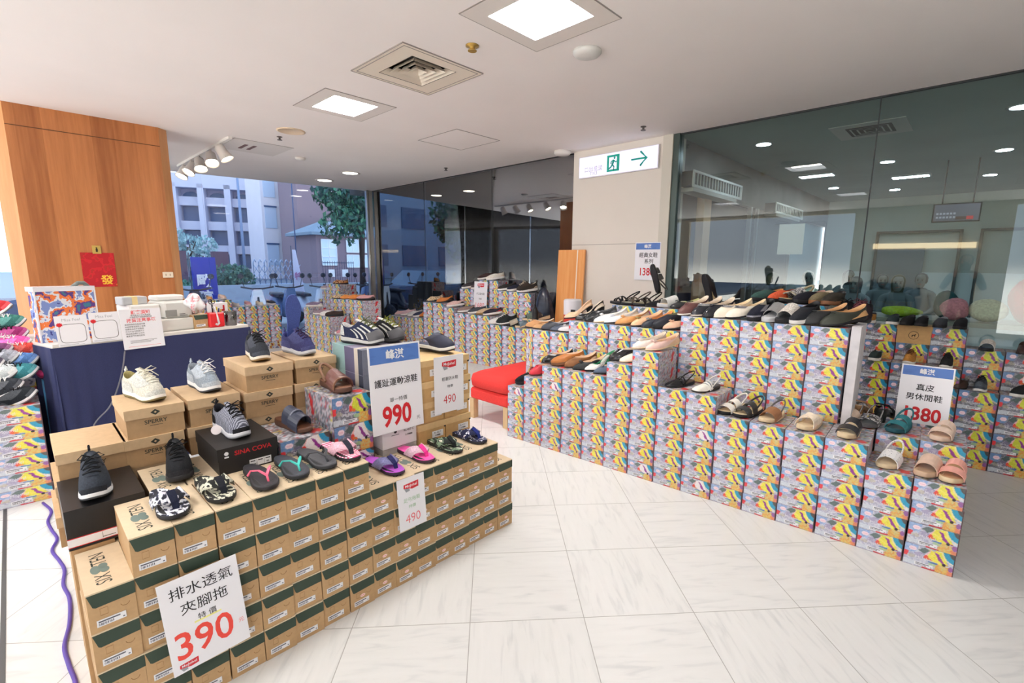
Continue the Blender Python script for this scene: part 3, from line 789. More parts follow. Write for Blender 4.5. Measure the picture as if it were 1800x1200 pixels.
# inner kraft boxes carrying the second step (only their tops show)
for i, (y, n) in enumerate(((.205, 4), (.32, 5), (.43, 5), (.545, 5), (.66, 5), (.775, 5), (.89, 5), (1.005, 4), (1.12, 4), (1.235, 4), (1.35, 4), (1.465, 4), (1.58, 4), (1.70, 4))):
    for k in range(n):
        if k == n - 1 or k == 0:
            kbox(-2.155, y, k * KH, 'kraft shoe box %s, %s place of the second row behind the wall' % ('on top' if k else 'on the floor', ORN[i]), 'kraft boxes behind the kraft wall')
q = MB(); q.box(-2.455, .15, KH, -2.16, 1.75, 3 * KH - .004); q.box(-2.455, .27, 3 * KH - .004, -2.16, .94, 4 * KH - .004)
tag(q.build('kraft_box_mass', KRAFT), 'hidden kraft shoe boxes inside the display', 'shoe boxes', kind='stuff')

# ---------------- lidded cartons of the upper steps
def carton(name, x, y, z, w, d, h, lidh, bm, lm, label, cat='shoe box', rz=PI / 2, group=None, over=.004, art=None, lart=None, xm=()):
    """front centre-bottom at (x, y, z); art(q) prints on the body, lart(q) on the lid"""
    q = MB(); q.box(-w / 2, 0, 0, w / 2, d, h - .002)
    if art: art(q)
    o = q.build(name, [bm] + list(xm)); o.location = (x, y, z); o.rotation_euler = (0, 0, rz)
    tag(o, label, cat, group)
    if lidh:
        q = MB(); q.box(-w / 2 - over, -over, h - lidh, w / 2 + over, d + over, h)
        if lart: lart(q)
        q.build('lid', [lm] + list(xm), o)
    return o
SPB = mat('plain_kraft_body', (178, 146, 108), 0.75, noise=50, amt=0.05)
SPL = mat('plain_kraft_lid', (202, 174, 138), 0.75, noise=50, amt=0.05)
def sp_art(w, h):
    def a(q): q.text('SPERRY', .024, 0, h - .062, -.0006, 1, bold=.01); q.box(-.022, -.0006, h - .080, .022, 0, h - .078, 1)
    return a
def sp_lart(h, over=.004):
    def a(q):
        s = .013; q.poly([(-s * 1.3, -over - .0006, h - .022), (0, -over - .0006, h - .022 - s), (s * 1.3, -over - .0006, h - .022), (0, -over - .0006, h - .022 + s)], 1)
        s = .005; q.poly([(-s, -over - .0010, h - .022), (0, -over - .0010, h - .022 - s), (s, -over - .0010, h - .022), (0, -over - .0010, h - .022 + s)], 2)
    return a
XK = (KINK, SPL)
def sp(y0, y1, ztop, n, x, labels, h=.125):
    w = y1 - y0
    for k in range(n):
        z = ztop - (k + 1) * h
        if z < -.01: break
        carton('lidded_kraft_box', x + .006 * (k % 2), (y0 + y1) / 2 - .012 * k, z, w - .012, .33, h, .042, SPB, SPL, labels % ('topmost' if k == 0 else ORT[k]), art=sp_art(w, h), lart=sp_lart(h), xm=XK, group='lidded kraft boxes of the back step')
sp(.03, .245, .80, 3, -2.49, 'lidded kraft box, %s in the open-topped first stack by the left corner')
sp(.245, .455, .925, 3, -2.49, 'lidded kraft box, %s under the beige grey trainer')
sp(.465, .675, .925, 2, -2.49, 'lidded kraft box, %s under the pale blue trainer')
sp(.70, .925, 1.04, 4, -2.49, 'lidded kraft box, %s under the black trainer with white sole')
sp(.935, 1.155, 1.04, 3, -2.50, 'lidded kraft box, %s under the navy trainer and its insole')
q = MB(); q.box(-2.83, .04, 0, -2.50, 1.15, .42); q.box(-2.83, .46, .42, -2.50, 1.15, .54)
tag(q.build('carton_mass', SPB), 'hidden cartons carrying the back step of the display', 'cartons', kind='stuff')
# black box on the left
BK = mat('black_gloss_card', (30, 29, 31), 0.32, noise=8, amt=0.1)
BK2 = mat('black_matt_card', (36, 34, 34), 0.6)
RSTR = mat('red_stripe', (200, 36, 44), 0.5)
def blk_art(q):
    q.box(-.11, -.0008, .012, .11, 0, .040, 2); q.box(-.11, -.0012, .040, .11, 0, .0425, 1); q.box(-.11, -.0012, .0095, .11, 0, .012, 1)
    for x in (-.02, .03, .07): q.box(x, -.0012, .018, x + .035, -.0007, .020, 3)
    q.box(-.02, -.0012, .015, -.0190, -.0007, .037, 3); q.box(.06, -.0012, .015, .061, -.0007, .037, 3)
    n = 26
    for r0, r1 in ((.029, .031), (.021, .0222)):
        q.loft([[(.075 + r * math.cos(2 * PI * i / n), -.0008, .085 + r * math.sin(2 * PI * i / n)) for i in range(n)] for r in (r0, r1)], 2)
    for a, b, c in ((-.012, .078, .7), (0, .094, .5), (.01, .08, .9)):
        q.tube([(.075 + a, -.0008, b - .01), (.075 + a + .006, -.0008, b), (.075 + a + .002, -.0008, b + .009)], .0022, 4, 2)
    q.text('SINCE', .009, .075, .1105, -.0008, 2)
carton('black_shoe_box', -2.15, .135, .555, .218, .33, .145, 0, BK, BK, 'glossy black shoe box with white round emblem at the left corner, under a dark trainer', art=blk_art, xm=(RSTR, PAPER, INK))
q = MB(); q.box(-2.47, .03, 0, -2.155, .145, .552); tag(q.build('carton_mass', KRAFT), 'hidden boxes carrying the black box', 'cartons', kind='stuff')
def sc_lart(q):
    q.text('SINA COVA', .027, .018, .083, -.0038, 1, bold=.018)
    q.lathe([(.008, 0), (.008, .0006)], 14, 2, T(-.082, -.0034, .088, 0, PI / 2)); q.box(-.090, -.0038, .070, -.074, -.003, .076, 2)
def sc_art(q):
    q.box(.0, -.0008, .006, .085, 0, .036, 2)
    for i, t in enumerate(('22691', '', '42')):
        if t: q.text(t, .011, .014 + i * .028, .014, -.0012, 3, bold=.02)
    for x in (.028, .056): q.box(x, -.0012, .007, x + .0007, -.0007, .035, 3)
    for i in range(3): q.box(.004 + i * .029, -.0012, .026, .022 + i * .029, -.0007, .030, 3)
carton('black_shoe_box', -2.15, .595, .676, .222, .33, .112, .052, BK2, BK2, 'matt black shoe box with red lettering and white size label, under the knit trainer', art=sc_art, lart=sc_lart, xm=(RSTR, PAPER, INK), over=.003)
# painted boxes of the kraft display
pbox(-2.15, .83, .63, PI / 2, .225, .31, .122, True, 'dark painted shoe box under the navy leather slide, beside the black lettered box', None)
pbox(-2.15, 1.06, .757, PI / 2, .205, .31, .145, True, 'dark painted shoe box under the brown sandal, left of the 990 sign', None)
pbox(-2.15, 1.063, .612, PI / 2, .205, .31, .145, True, 'dark painted shoe box second from the top, left of the 990 sign', None)
pbox(-2.15, 1.065, .541, PI / 2, .205, .31, .07, True, 'dark painted shoe box squeezed lowest, left of the 990 sign', None)
# striped grey-blue boxes under the sport sandals
STRP = [mat('stripe_mint', (150, 186, 188), 0.6, noise=300, amt=0.08), ramp_mat('stripe_violet_weave', 'wave', 150, [(0, (96, 92, 122)), (.5, (176, 172, 196))], stretch=(1, 1, 1)), mat('stripe_cream', (206, 196, 184), 0.6), ramp_mat('stripe_dark_weave', 'wave', 150, [(0, (60, 66, 84)), (.5, (150, 156, 172))])]
def striped(x, y, z, label, h):
    w, d = .30, .33
    q = MB(); q.box(-w / 2, 0, 0, w / 2, d, h - .002)
    e = .0008
    for i, (a, b, mi) in enumerate(((0, .42, 0), (.42, .74, 1), (.74, .86, 2), (.86, 1, 3))):
        q.box(-w / 2 - e, d * (1 - b), 0, -w / 2, d * (1 - a), h - .002, mi)
        q.box(-w / 2, d * (1 - b), h - .002, w / 2, d * (1 - a), h - .001, mi)
    q.box(-w / 2, -e, 0, w / 2, 0, h - .002, 3)
    o = q.build('striped_shoe_box', STRP); o.location = (x, y, z); o.rotation_euler = (0, 0, PI / 2)
    tag(o, label, 'shoe box', 'striped boxes behind the 990 sign'); return o
striped(-2.25, 1.325, .962, 'grey and violet striped shoe box, upper one behind the 990 sign', .135)
striped(-2.25, 1.325, .827, 'grey and violet striped shoe box, middle one behind the 990 sign', .135)
striped(-2.25, 1.325, .692, 'grey and violet striped shoe box, lower one behind the 990 sign', .135)
# white box and light wooden-brown boxes with white labels
def wb_art(q):
    q.text('RL-427 C', .016, .055, .078, -.0008, 1, bold=.01); q.text('S 39888', .013, .055, .052, -.0008, 1, bold=.03)
    q.prism([(-.036, .086), (-.016, .086), (-.021, .074), (-.031, .074)], -.0008, 0, 1); q.box(-.05, -.0008, .064, -.005, 0, .0665, 1)
carton('white_shoe_box', -2.15, 1.315, .576, .205, .31, .112, 0, PAPER, PAPER, 'white shoe box with small black print below the 990 sign', art=wb_art, xm=(INK,))
carton('grey_shoe_box', -2.152, 1.315, .541, .205, .31, .034, 0, mat('grey_card', (170, 168, 168), 0.6), PAPER, 'thin grey box under the white shoe box below the 990 sign', xm=(INK,))
TAN = mat('tan_card', (196, 158, 106), 0.7, noise=40, amt=0.06)
def tan_art(q):
    q.box(.0, -.0008, .025, .075, 0, .062, 1); q.text('RL-425 T', .013, .037, .052, -.0012, 2); q.text('S 39886', .011, .037, .036, -.0012, 2, bold=.03)
    q.lathe([(.007, 0), (.007, .0008)], 12, 2, T(.088, .0002, .078, 0, PI / 2))
tl = 0
for ci, (y, top) in enumerate(((1.515, 1.02), (1.70, 1.0))):
    for k in range(4):
        z = .541 + k * .118
        carton('tan_shoe_box', -2.14 - (.01 if k % 2 else 0), y, z, .178, .31, .116, .034, TAN, mat('tan_lid', (214, 182, 132), 0.7, noise=40, amt=0.05), 'tan shoe box with white label, %s, %s stack behind the 490 sign' % (ORT[3 - k], ('left', 'right')[ci]), art=tan_art, xm=(PAPER, INK), group='tan boxes behind the 490 sign')
def polo_art(q):
    q.lathe([(.034, 0), (.034, .0004), (.032, .0006)], 22, 1, T(0, .0002, .07, 0, PI / 2)); q.lathe([(.031, 0), (.031, .0008)], 22, 0, T(0, .0002, .07, 0, PI / 2))
    q.tube([(-.012, -.001, .062), (-.004, -.001, .072), (.006, -.001, .07), (.012, -.001, .08)], .004, 5, 1); q.tube([(-.008, -.001, .066), (-.010, -.001, .054)], .002, 4, 1); q.tube([(.007, -.001, .07), (.009, -.001, .056)], .002, 4, 1)
carton('kraft_shoe_box', -.348, GY0 + .16 - .015, 6 * .152, .225, .2, .15, .036, TAN, TAN, 'brown shoe box with a round rider emblem among the dark painted boxes by the glass', rz=FA, art=polo_art, xm=(INK,))
# ================================================================== footwear
def sgp(x, p): return math.copysign(abs(x) ** p, x)
def ip(t, xs, ys): return float(np.interp(t, xs, ys))
class Last:
    """foot form: heel at x = 0, toe at x = L"""
    def __init__(s, L=.265, W=.098, toe='round', rise=0.0, spring=.010, hh=.026, ht=.020):
        s.L, s.W, s.toe, s.rise, s.spring, s.hh, s.ht = L, W, toe, rise, spring, hh, ht
        e = {'round': .90, 'point': .42, 'square': 1.0}[toe]
        s.px = [0, .15, .42, .72, 1]; s.py = [.78, .74, .72, 1.0, e]
        s.pw = {'round': .72, 'point': .8, 'square': .55}[toe]
    def xy(s, a, sc=1.0):
        c, n = math.cos(a), math.sin(a); t = .5 + .5 * c
        w = s.W / 2 * ip(t, s.px, s.py)
        return (s.L * (.5 + .5 * c * (1 - (1 - sc) * .45)), sc * w * sgp(n, s.pw) + .010 * math.sin(PI * min(1, t * 1.1)) - .004)
    def zb(s, t):
        k = min(1, max(0, (t - .12) / .52)); k = k * k * (3 - 2 * k)
        return s.rise * (1 - k) + s.spring * max(0, (t - .72) / .28) ** 2 + s.spring * .3 * max(0, (.1 - t) / .1)
    def th(s, t): return s.hh + (s.ht - s.hh) * min(1, max(0, (t - .2) / .5))
    def top(s, t): return s.zb(t) + s.th(t)
NA = 30
ANG = [2 * PI * i / NA for i in range(NA)]

def sole_mb(l, two=True, flare=1.04, wave=0.0):
    q = MB(); R = []
    for sc, f in ((.95, 0), (1.0 * flare, .22), (1.0 * flare, .40), (1.0 * flare * .99, .8), (.985, 1.0)):
        ring = []
        for a in ANG:
            x, y = l.xy(a, sc); t = .5 + .5 * math.cos(a)
            ring.append((x, y, l.zb(t) + l.th(t) * f + (wave * math.sin(a * 9) if 0 < f < 1 else 0)))
        R.append(ring)
    q.loft(R, 0, True, True, (True, True), mis=[1 if two else 0, 1 if two else 0, 0, 0, 0])
    return q

class Upper:
    def __init__(s, l, xc=.30, ax=.26, by=.62, zf=.085, zs=.062, zb=.078, pxy=1.9, pz=.8, sc=.97):
        s.l, s.xc, s.ax, s.by, s.zf, s.zs, s.zbk, s.pxy, s.pz, s.sc = l, xc, ax, by, zf, zs, zb, pxy, pz, sc
    def opn(s, a):
        c, n = math.cos(a), math.sin(a); l = s.l
        z = s.zs + ((s.zf - s.zs) * c * c if c > 0 else (s.zbk - s.zs) * c * c)
        x = l.L * (s.xc + s.ax * c)
        return Vector((x, l.W / 2 * s.by * sgp(n, .8) + .004, z + l.zb(x / l.L)))
    def P(s, a, u, off=0.0):
        l = s.l; t = .5 + .5 * math.cos(a); bx, by = l.xy(a, s.sc); z0 = l.top(t) - .002
        o = s.opn(a)
        if u > 1:
            p = s.P(a, 1.0); d = p - s.P(a, .88); return p + d.normalized() * (u - 1) * .14
        k = u ** s.pxy; kz = u ** s.pz
        p = Vector((bx + (o.x - bx) * k, by + (o.y - by) * k, z0 + (o.z - z0) * kz))
        if off:
            e = .02; n = (s.P(a + .05, u) - s.P(a - .05, u)).cross(s.P(a, min(1, u + e)) - s.P(a, max(0, u - e)))
            if n.length > 1e-12:
                n.normalize()
                p = p + n * off
        return p
US = [0, .12, .28, .46, .64, .82, .93, 1.0]
def upper_mb(U, toe=None):
    q = MB(); q.loft([[U.P(a, u) for a in ANG] for u in US], 0, True)
    return q
def lining_mb(U):
    l = U.l; q = MB()
    r0 = [U.opn(a) for a in ANG]; cx = sum(p.x for p in r0) / NA
    r1 = [Vector((cx + (p.x - cx) * .93, p.y * .86, p.z - .002)) for p in r0]
    r2 = [Vector((cx + (p.x - cx) * .96, p.y * .92, max(l.top(p.x / l.L) + .006, p.z - .03))) for p in r0]
    r3 = [Vector((min(l.L * .80, cx + (p.x - cx) * 1.1), p.y * 1.05, l.top(min(1, p.x / l.L)) + .003)) for p in r0]
    q.loft([r0, r1, r2, r3], 0, True, True, (False, True), mis=[0, 0, 1])
    return q
def patch(U, a0, a1, u0, u1, off, na=9, nu=6, mi=0, q=None):
    q = q or MB()
    q.loft([[U.P(a0 + (a1 - a0) * i / (na - 1), u0 + (u1 - u0) * j / (nu - 1), off) for i in range(na)] for j in range(nu)], mi, True, False)
    return q
def strap_mb(pts_w, thick=.003, q=None, mi=0):
    """pts_w: list of (centre point, half width vector)"""
    q = q or MB(); rings = []
    n = len(pts_w)
    for i, (p, w) in enumerate(pts_w):
        p = Vector(p); w = Vector(w); d = Vector(pts_w[min(i + 1, n - 1)][0]) - Vector(pts_w[max(i - 1, 0)][0])
        nn = w.cross(d); nn = nn.normalized() * thick / 2 if nn.length > 1e-9 else Vector((0, 0, thick / 2))
        rings.append([p - w - nn, p + w - nn, p + w + nn, p - w + nn])
    q.loft(rings, mi, False, True, (True, True))
    return q
def band(l, xl, xr, half, h, thick=.003, wsc=1.0, q=None, mi=0, n=13, lift=0.0, taper=0.0):
    """strap over the foot from the left edge at xl to the right edge at xr (fractions of the length)"""
    pts = []
    for i in range(n):
        f = i / (n - 1); a = PI * f; t = xl + (xr - xl) * f
        w = l.W / 2 * ip(t, l.px, l.py) * wsc
        z = l.top(t) + h * math.sin(a) ** .75 - .004 * (1 - math.sin(a)) + lift
        hw = half * (1 - taper * math.sin(a))
        pts.append(((l.L * t, -w * math.cos(a) + .010 * math.sin(PI * t) - .004, z), (hw, 0, -.25 * hw)))
    return strap_mb(pts, thick, q, mi)
def backstrap(l, x0=.32, h=.055, r=.003, q=None, mi=0, z0=.012, flat=1.6):
    q = q or MB(); pts = []
    for i in range(15):
        b = -1 + 2 * i / 14; a = PI / 2 + PI * (i / 14)
        x = l.L * (x0 - (x0 + .00) * math.cos(b * PI / 2) ** .8)
        y = l.W / 2 * .70 * math.sin(b * PI / 2)
        pts.append((x + .004, y, l.top(max(0, x / l.L)) + z0 + (h - z0) * math.cos(b * PI / 2) ** .7))
    return q.tube(pts, r, 6, mi, flat=flat)
def heel_mb(l, hgt, w=.055, taper=.75):
    q = MB(); R = []
    for z, s in ((0, taper), (hgt * .5, (taper + 1) / 2), (l.zb(0.05) + .006, 1.0)):
        R.append([(.030 + .030 * s * math.cos(a) - .004 * (1 - s), w / 2 * s * math.sin(a), z) for a in ANG[::2]])
    return q.loft(R, 0, True, True, (True, True))

PAT = {}
def resolve(c):
    """a palette entry: (r, g, b), (r, g, b, finish) or the name of a pattern"""
    if isinstance(c, str): return PAT[c]()
    return rgb_mat(c[:3], c[3] if len(c) > 3 else 'cloth')
PAT['camo_white'] = lambda: ramp_mat('camo_white', 'noise', 42, [(0, (22, 24, 40)), (.44, (60, 64, 92)), (.48, (214, 216, 226)), (.56, (240, 240, 244)), (.64, (40, 42, 66))], stretch=(.8, 1.3, 1), detail=1.5)
PAT['camo_olive'] = lambda: ramp_mat('camo_olive', 'noise', 46, [(0, (26, 28, 26)), (.45, (86, 92, 78)), (.48, (206, 206, 188)), (.58, (226, 224, 206)), (.64, (44, 46, 42))], stretch=(.8, 1.3, 1), detail=1.5)
PAT['camo_green'] = lambda: ramp_mat('camo_green', 'noise', 30, [(0, (22, 28, 26)), (.46, (46, 64, 54)), (.52, (128, 152, 124)), (.60, (40, 52, 44)), (.66, (224, 226, 210))], stretch=(.6, 1.6, 1), detail=1.5)
PAT['navy_white'] = lambda: ramp_mat('navy_white', 'noise', 50, [(0, (24, 30, 70)), (.52, (44, 52, 100)), (.56, (232, 234, 244)), (.64, (28, 34, 76))], stretch=(.8, 1.3, 1), detail=1)
PAT['pink_stripe'] = lambda: ramp_mat('pink_stripe', 'wave', 17, [(0, (206, 40, 110)), (.36, (240, 170, 200)), (.5, (246, 226, 234))], stretch=(1, .6, 0), dist=1.6, detail=0)
PAT['knit_grey'] = lambda: ramp_mat('knit_grey', 'wave', 60, [(0, (58, 60, 74)), (.5, (104, 108, 124)), (.8, (160, 164, 178))], stretch=(.5, .25, 1.2), dist=5, detail=3, constant=False)
PAT['leopard'] = lambda: ramp_mat('leopard', 'voronoi', 60, [(0, (44, 34, 28)), (.32, (206, 178, 140)), (.6, (226, 206, 176))])
PAT['tweed'] = lambda: ramp_mat('tweed', 'noise', 120, [(0, (60, 58, 62)), (.45, (150, 148, 150)), (.55, (206, 204, 202))])
PAT['teal_weave'] = lambda: ramp_mat('teal_weave', 'noise', 220, [(0, (28, 96, 108)), (.5, (44, 122, 132))], constant=False)
PAT['dots'] = lambda: ramp_mat('dots', 'voronoi', 90, [(0, (120, 128, 150)), (.2, (238, 238, 240))])
PAT['fur'] = lambda: ramp_mat('fur', 'noise', 160, [(0, (120, 112, 100)), (.5, (210, 204, 196)), (.6, (236, 232, 226))], constant=False)
PAT['multi'] = lambda: ramp_mat('multi', 'noise', 50, [(0, (50, 40, 40)), (.45, (206, 120, 60)), (.52, (226, 196, 150)), (.6, (70, 50, 44))])

def b_sneaker(k, p):
    """p: upper, sole, outsole, laces, lining, overlay"""
    up, so, ou, la, li, ov = [resolve(c) for c in p]
    l = Last(L=.275, W=.100, hh=.034, ht=.024, spring=.016)
    U = Upper(l, xc=.245, ax=.215, by=.60, zf=.128, zs=.088, zb=.108, pxy=2.0)
    S = [('sole', sole_mb(l, True), [so, ou], None), ('upper', upper_mb(U), [up], None), ('lining', lining_mb(U), [li, li], None)]
    add = lambda n, *a: S.append((n, patch(U, *a), [ov], None))
    if k == 'sneaker':
        add('heel_counter', PI * .56, PI * 1.44, 0, .55, .0022, 15, 5); add('eyestay', .36, 1.35, .45, .99, .0020, 9, 5); add('eyestay', -1.35, -.36, .45, .99, .0020, 9, 5); add('toe_guard', -.85, .85, 0, .16, .0022, 13, 3)
    elif k == 'knit': add('heel_counter', PI * .7, PI * 1.3, 0, .5, .002, 11, 4); add('toe_guard', -.7, .7, 0, .14, .002, 11, 3)
    else:                        # sport sandal: rubber toe cap and open cage
        dk = rgb_mat((40, 42, 50))
        for a0 in (.62, .92, 1.22, 1.52):
            for s in (1, -1): S.append(('cage_strap', patch(U, s * (a0 + .10), s * (a0 + .18), .1, .8, .0025, 3, 5, 1, patch(U, s * a0, s * (a0 + .12), .08, .85, .0035, 3, 7)), [ov, dk], None))
        add('heel_counter', PI * .75, PI * 1.25, .1, .95, .003, 9, 5)
    if k == 'sport': S.append(('toe_cap', patch(U, -1.0, 1.0, 0, .42, .0045, 17, 7), [rgb_mat((92, 92, 96), 'rubber')], None))
    S.append(('tongue', patch(U, -.34, .34, .48, 1.18, .003, 7, 9), [up if k != 'sport' else ov], None))
    q = MB()
    us = (.56, .68, .80, .92)
    for i, u in enumerate(us):
        A, B = U.P(-.42, u, .005), U.P(.42, u, .005); Mid = U.P(0, u, .009)
        q.tube([A, A.lerp(Mid, .55) + Vector((0, 0, .002)), Mid, B.lerp(Mid, .55) + Vector((0, 0, .002)), B], .0027, 5)
        if i < 3:
            q.tube([U.P(-.40, u, .006), U.P(0, (u + us[i + 1]) / 2, .012), U.P(.40, us[i + 1], .006)], .0025, 5)
    c = U.P(0, .9, .012)
    for s in (1, -1):
        q.tube([c, c + Vector((.012, s * .022, .016)), c + Vector((.020, s * .036, .004)), c + Vector((.012, s * .020, -.004)), c], .0024, 5)
        q.tube([c, c + Vector((.02, s * .014, -.004)), c + Vector((.045, s * .03, -.026))], .0022, 5)
    S.append(('lacing', q, [la], None))
    if k != 'sport':
        q = MB(); h = U.P(PI, .98, .003); q.tube([h + Vector((0, 0, -.022)), h + Vector((-.008, 0, .008)), h + Vector((-.002, 0, .018)), h + Vector((.006, 0, .004))], .004, 6, flat=1.6)
        S.append(('heel_tab', q, [ov], None))
    return S, l
def b_flat(k, p):
    """ballet flats, loafers, slip-ons; p: upper, sole, lining, trim"""
    up, so, li, tr = [resolve(c) for c in p]
    if k == 'slipon': l = Last(L=.26, W=.096, hh=.030, ht=.026, spring=.006); U = Upper(l, xc=.29, ax=.26, by=.66, zf=.078, zs=.070, zb=.082)
    elif k == 'loafer': l = Last(L=.255, W=.092, hh=.020, ht=.010, spring=.006); U = Upper(l, xc=.34, ax=.315, by=.74, zf=.070, zs=.058, zb=.082)
    elif k == 'pointflat': l = Last(L=.26, W=.088, toe='point', hh=.016, ht=.008, spring=.004); U = Upper(l, xc=.355, ax=.345, by=.80, zf=.050, zs=.044, zb=.076)
    else: l = Last(L=.25, W=.088, hh=.014, ht=.008, spring=.005); U = Upper(l, xc=.37, ax=.355, by=.82, zf=.050, zs=.046, zb=.070)
    S = [('sole', sole_mb(l, True, 1.02), [so, so], None), ('upper', upper_mb(U), [up], None), ('lining', lining_mb(U), [li, li], None)]
    q = MB()
    if k == 'loafer': patch(U, -1.05, 1.05, .80, .97, .003, 15, 4, 0, q); q.tube([U.P(-.3, .88, .006), U.P(0, .88, .009), U.P(.3, .88, .006)], .003, 6)
    elif k == 'slipon':
        for s in (1, -1): patch(U, s * .75, s * 1.15, .45, 1.0, .002, 5, 5, 0, q)
        patch(U, -.9, .9, 0, .12, .002, 13, 3, 0, q)
    else:
        c = U.P(0, .92, .004)
        for s in (1, -1): q.loft([[c + Vector((a, s * b, d)) for a, b, d in ring] for ring in (((-.002, .002, 0), (.002, .002, 0), (.002, .002, .004), (-.002, .002, .004)), ((-.012, .02, .002), (.010, .02, -.002), (.010, .02, .006), (-.012, .02, .010)))], 0, False, True, (True, True))
        q.box(c.x - .005, c.y - .004, c.z - .002, c.x + .005, c.y + .004, c.z + .006)
    S.append(('trim', q, [tr], None))
    return S, l
def b_pump(k, p):
    up, so, li, tr = [resolve(c) for c in p]
    l = Last(L=.235, W=.086, toe='point' if k != 'blockpump' else 'round', rise=.062 if k == 'pump' else .045, hh=.007, ht=.010, spring=.004)
    U = Upper(l, xc=.37, ax=.36, by=.82, zf=.048, zs=.036, zb=.056)
    S = [('sole', sole_mb(l, True, 1.0), [so, so], None), ('upper', upper_mb(U), [up], None), ('lining', lining_mb(U), [li, li], None),
         ('heel', heel_mb(l, l.rise, .03 if k == 'pump' else .052, .5 if k == 'pump' else .9), [so], None)]
    q = MB(); patch(U, -.5, .5, .72, .9, .003, 9, 3, 0, q); S.append(('trim', q, [tr], None))
    return S, l
def b_sling(k, p):
    """pointed slingback with cross strap; p: upper, sole, insole, strap"""
    up, so, li, tr = [resolve(c) for c in p]
    l = Last(L=.25, W=.088, toe='square', hh=.022, ht=.008, spring=.004)
    U = Upper(l, xc=.33, ax=.30, by=.95, zf=.046, zs=.012, zb=.012)
    S = [('sole', sole_mb(l, True, 1.0), [so, so], None)]
    q = MB(); R = []
    aa = [x for x in np.linspace(-1.15, 1.15, 21)]
    q.loft([[U.P(a, u) for a in aa] for u in US], 0, True, False); S.append(('vamp', q, [up], None))
    q = MB(); q.loft([[(lambda xy, t: (xy[0], xy[1], l.top(t) + .001))(l.xy(a, .96), .5 + .5 * math.cos(a)) for a in ANG], [(lambda xy, t: (xy[0], xy[1], l.top(t) + .003))(l.xy(a, .9), .5 + .5 * math.cos(a)) for a in ANG]], caps=(False, True)); S.append(('insole', q, [li], None))
    q = MB(); band(l, .58, .58, .006, .040, q=q); band(l, .50, .50, .004, .048, q=q); S.append(('instep_strap', q, [tr], None))
    S.append(('heel_strap', backstrap(l, .42, .062), [tr], None))
    return S, l
def footbed(l): 
    q = MB(); q.loft([[(lambda xy, t: (xy[0], xy[1], l.top(t) - .001))(l.xy(a, .99), .5 + .5 * math.cos(a)) for a in ANG], [(lambda xy, t: (xy[0], xy[1], l.top(t) + .003))(l.xy(a, .94), .5 + .5 * math.cos(a)) for a in ANG], [(lambda xy, t: (xy[0], xy[1], l.top(t) + .001))(l.xy(a, .8), .5 + .5 * math.cos(a)) for a in ANG]], 0, True, True, (False, True)); return q
def b_sandal(k, p):
    """open sandals; p: straps, sole, footbed, second strap"""
    up, so, li, tr = [resolve(c) for c in p]
    plat = k in ('slide2', 'slide1', 'cross')
    l = Last(L=.255, W=.100, toe='round', hh=.040 if plat else .030, ht=.026 if plat else .020, spring=.006, rise=.05 if k == 'heelmule' else 0)
    if k == 'mens': l = Last(L=.28, W=.108, hh=.030, ht=.024, spring=.010)
    S = [('sole', sole_mb(l, True, 1.02), [so, so], None), ('footbed', footbed(l), [li], None)]
    add = lambda n, q, m=up: S.append((n, q, [m], None))
    if k == 'slide2': add('front_strap', band(l, .76, .76, .024, .034)); add('rear_strap', band(l, .50, .50, .027, .052), tr)
    elif k == 'slide1': add('strap', band(l, .62, .62, .048, .050))
    elif k == 'cross': add('strap', band(l, .80, .52, .024, .046)); add('cross_strap', band(l, .52, .80, .024, .050, lift=.002), tr)
    elif k == 'backstrap2': add('front_strap', band(l, .76, .76, .022, .036)); add('instep_strap', band(l, .52, .52, .022, .054), tr); add('heel_strap', backstrap(l, .42, .068, .004))
    elif k == 'backstrap1': add('strap', band(l, .66, .66, .042, .046, taper=.1)); add('heel_strap', backstrap(l, .44, .065, .004), tr)
    elif k == 'strappy': add('front_strap', band(l, .80, .74, .008, .030)); add('cross_strap', band(l, .74, .52, .007, .042)); add('second_cross_strap', band(l, .52, .74, .007, .044)); add('heel_strap', backstrap(l, .40, .070, .0035), tr)
    elif k == 'heelmule': add('strap', band(l, .66, .66, .04, .046)); add('heel', heel_mb(l, .05, .062, .9), so); add('heel_strap', backstrap(l, .30, .03, .003), tr)
    elif k == 'mens':             # broad leather vamp with cut-outs and heel loop
        q = MB(); band(l, .70, .66, .030, .052, .004, q=q); band(l, .46, .50, .024, .066, .004, q=q); band(l, .56, .60, .030, .060, .003, .93, q=q); add('vamp', q)
        q = MB(); band(l, .80, .74, .004, .048, .005, q=q); add('piping', q, tr); add('heel_strap', backstrap(l, .40, .075, .007, flat=1.2), tr)
    elif k == 'mensslide':
        q = MB(); band(l, .74, .60, .034, .056, .004, q=q); band(l, .44, .50, .028, .072, .004, q=q); add('vamp', q); add('piping', band(l, .60, .56, .004, .068, .005), tr)
    return S, l
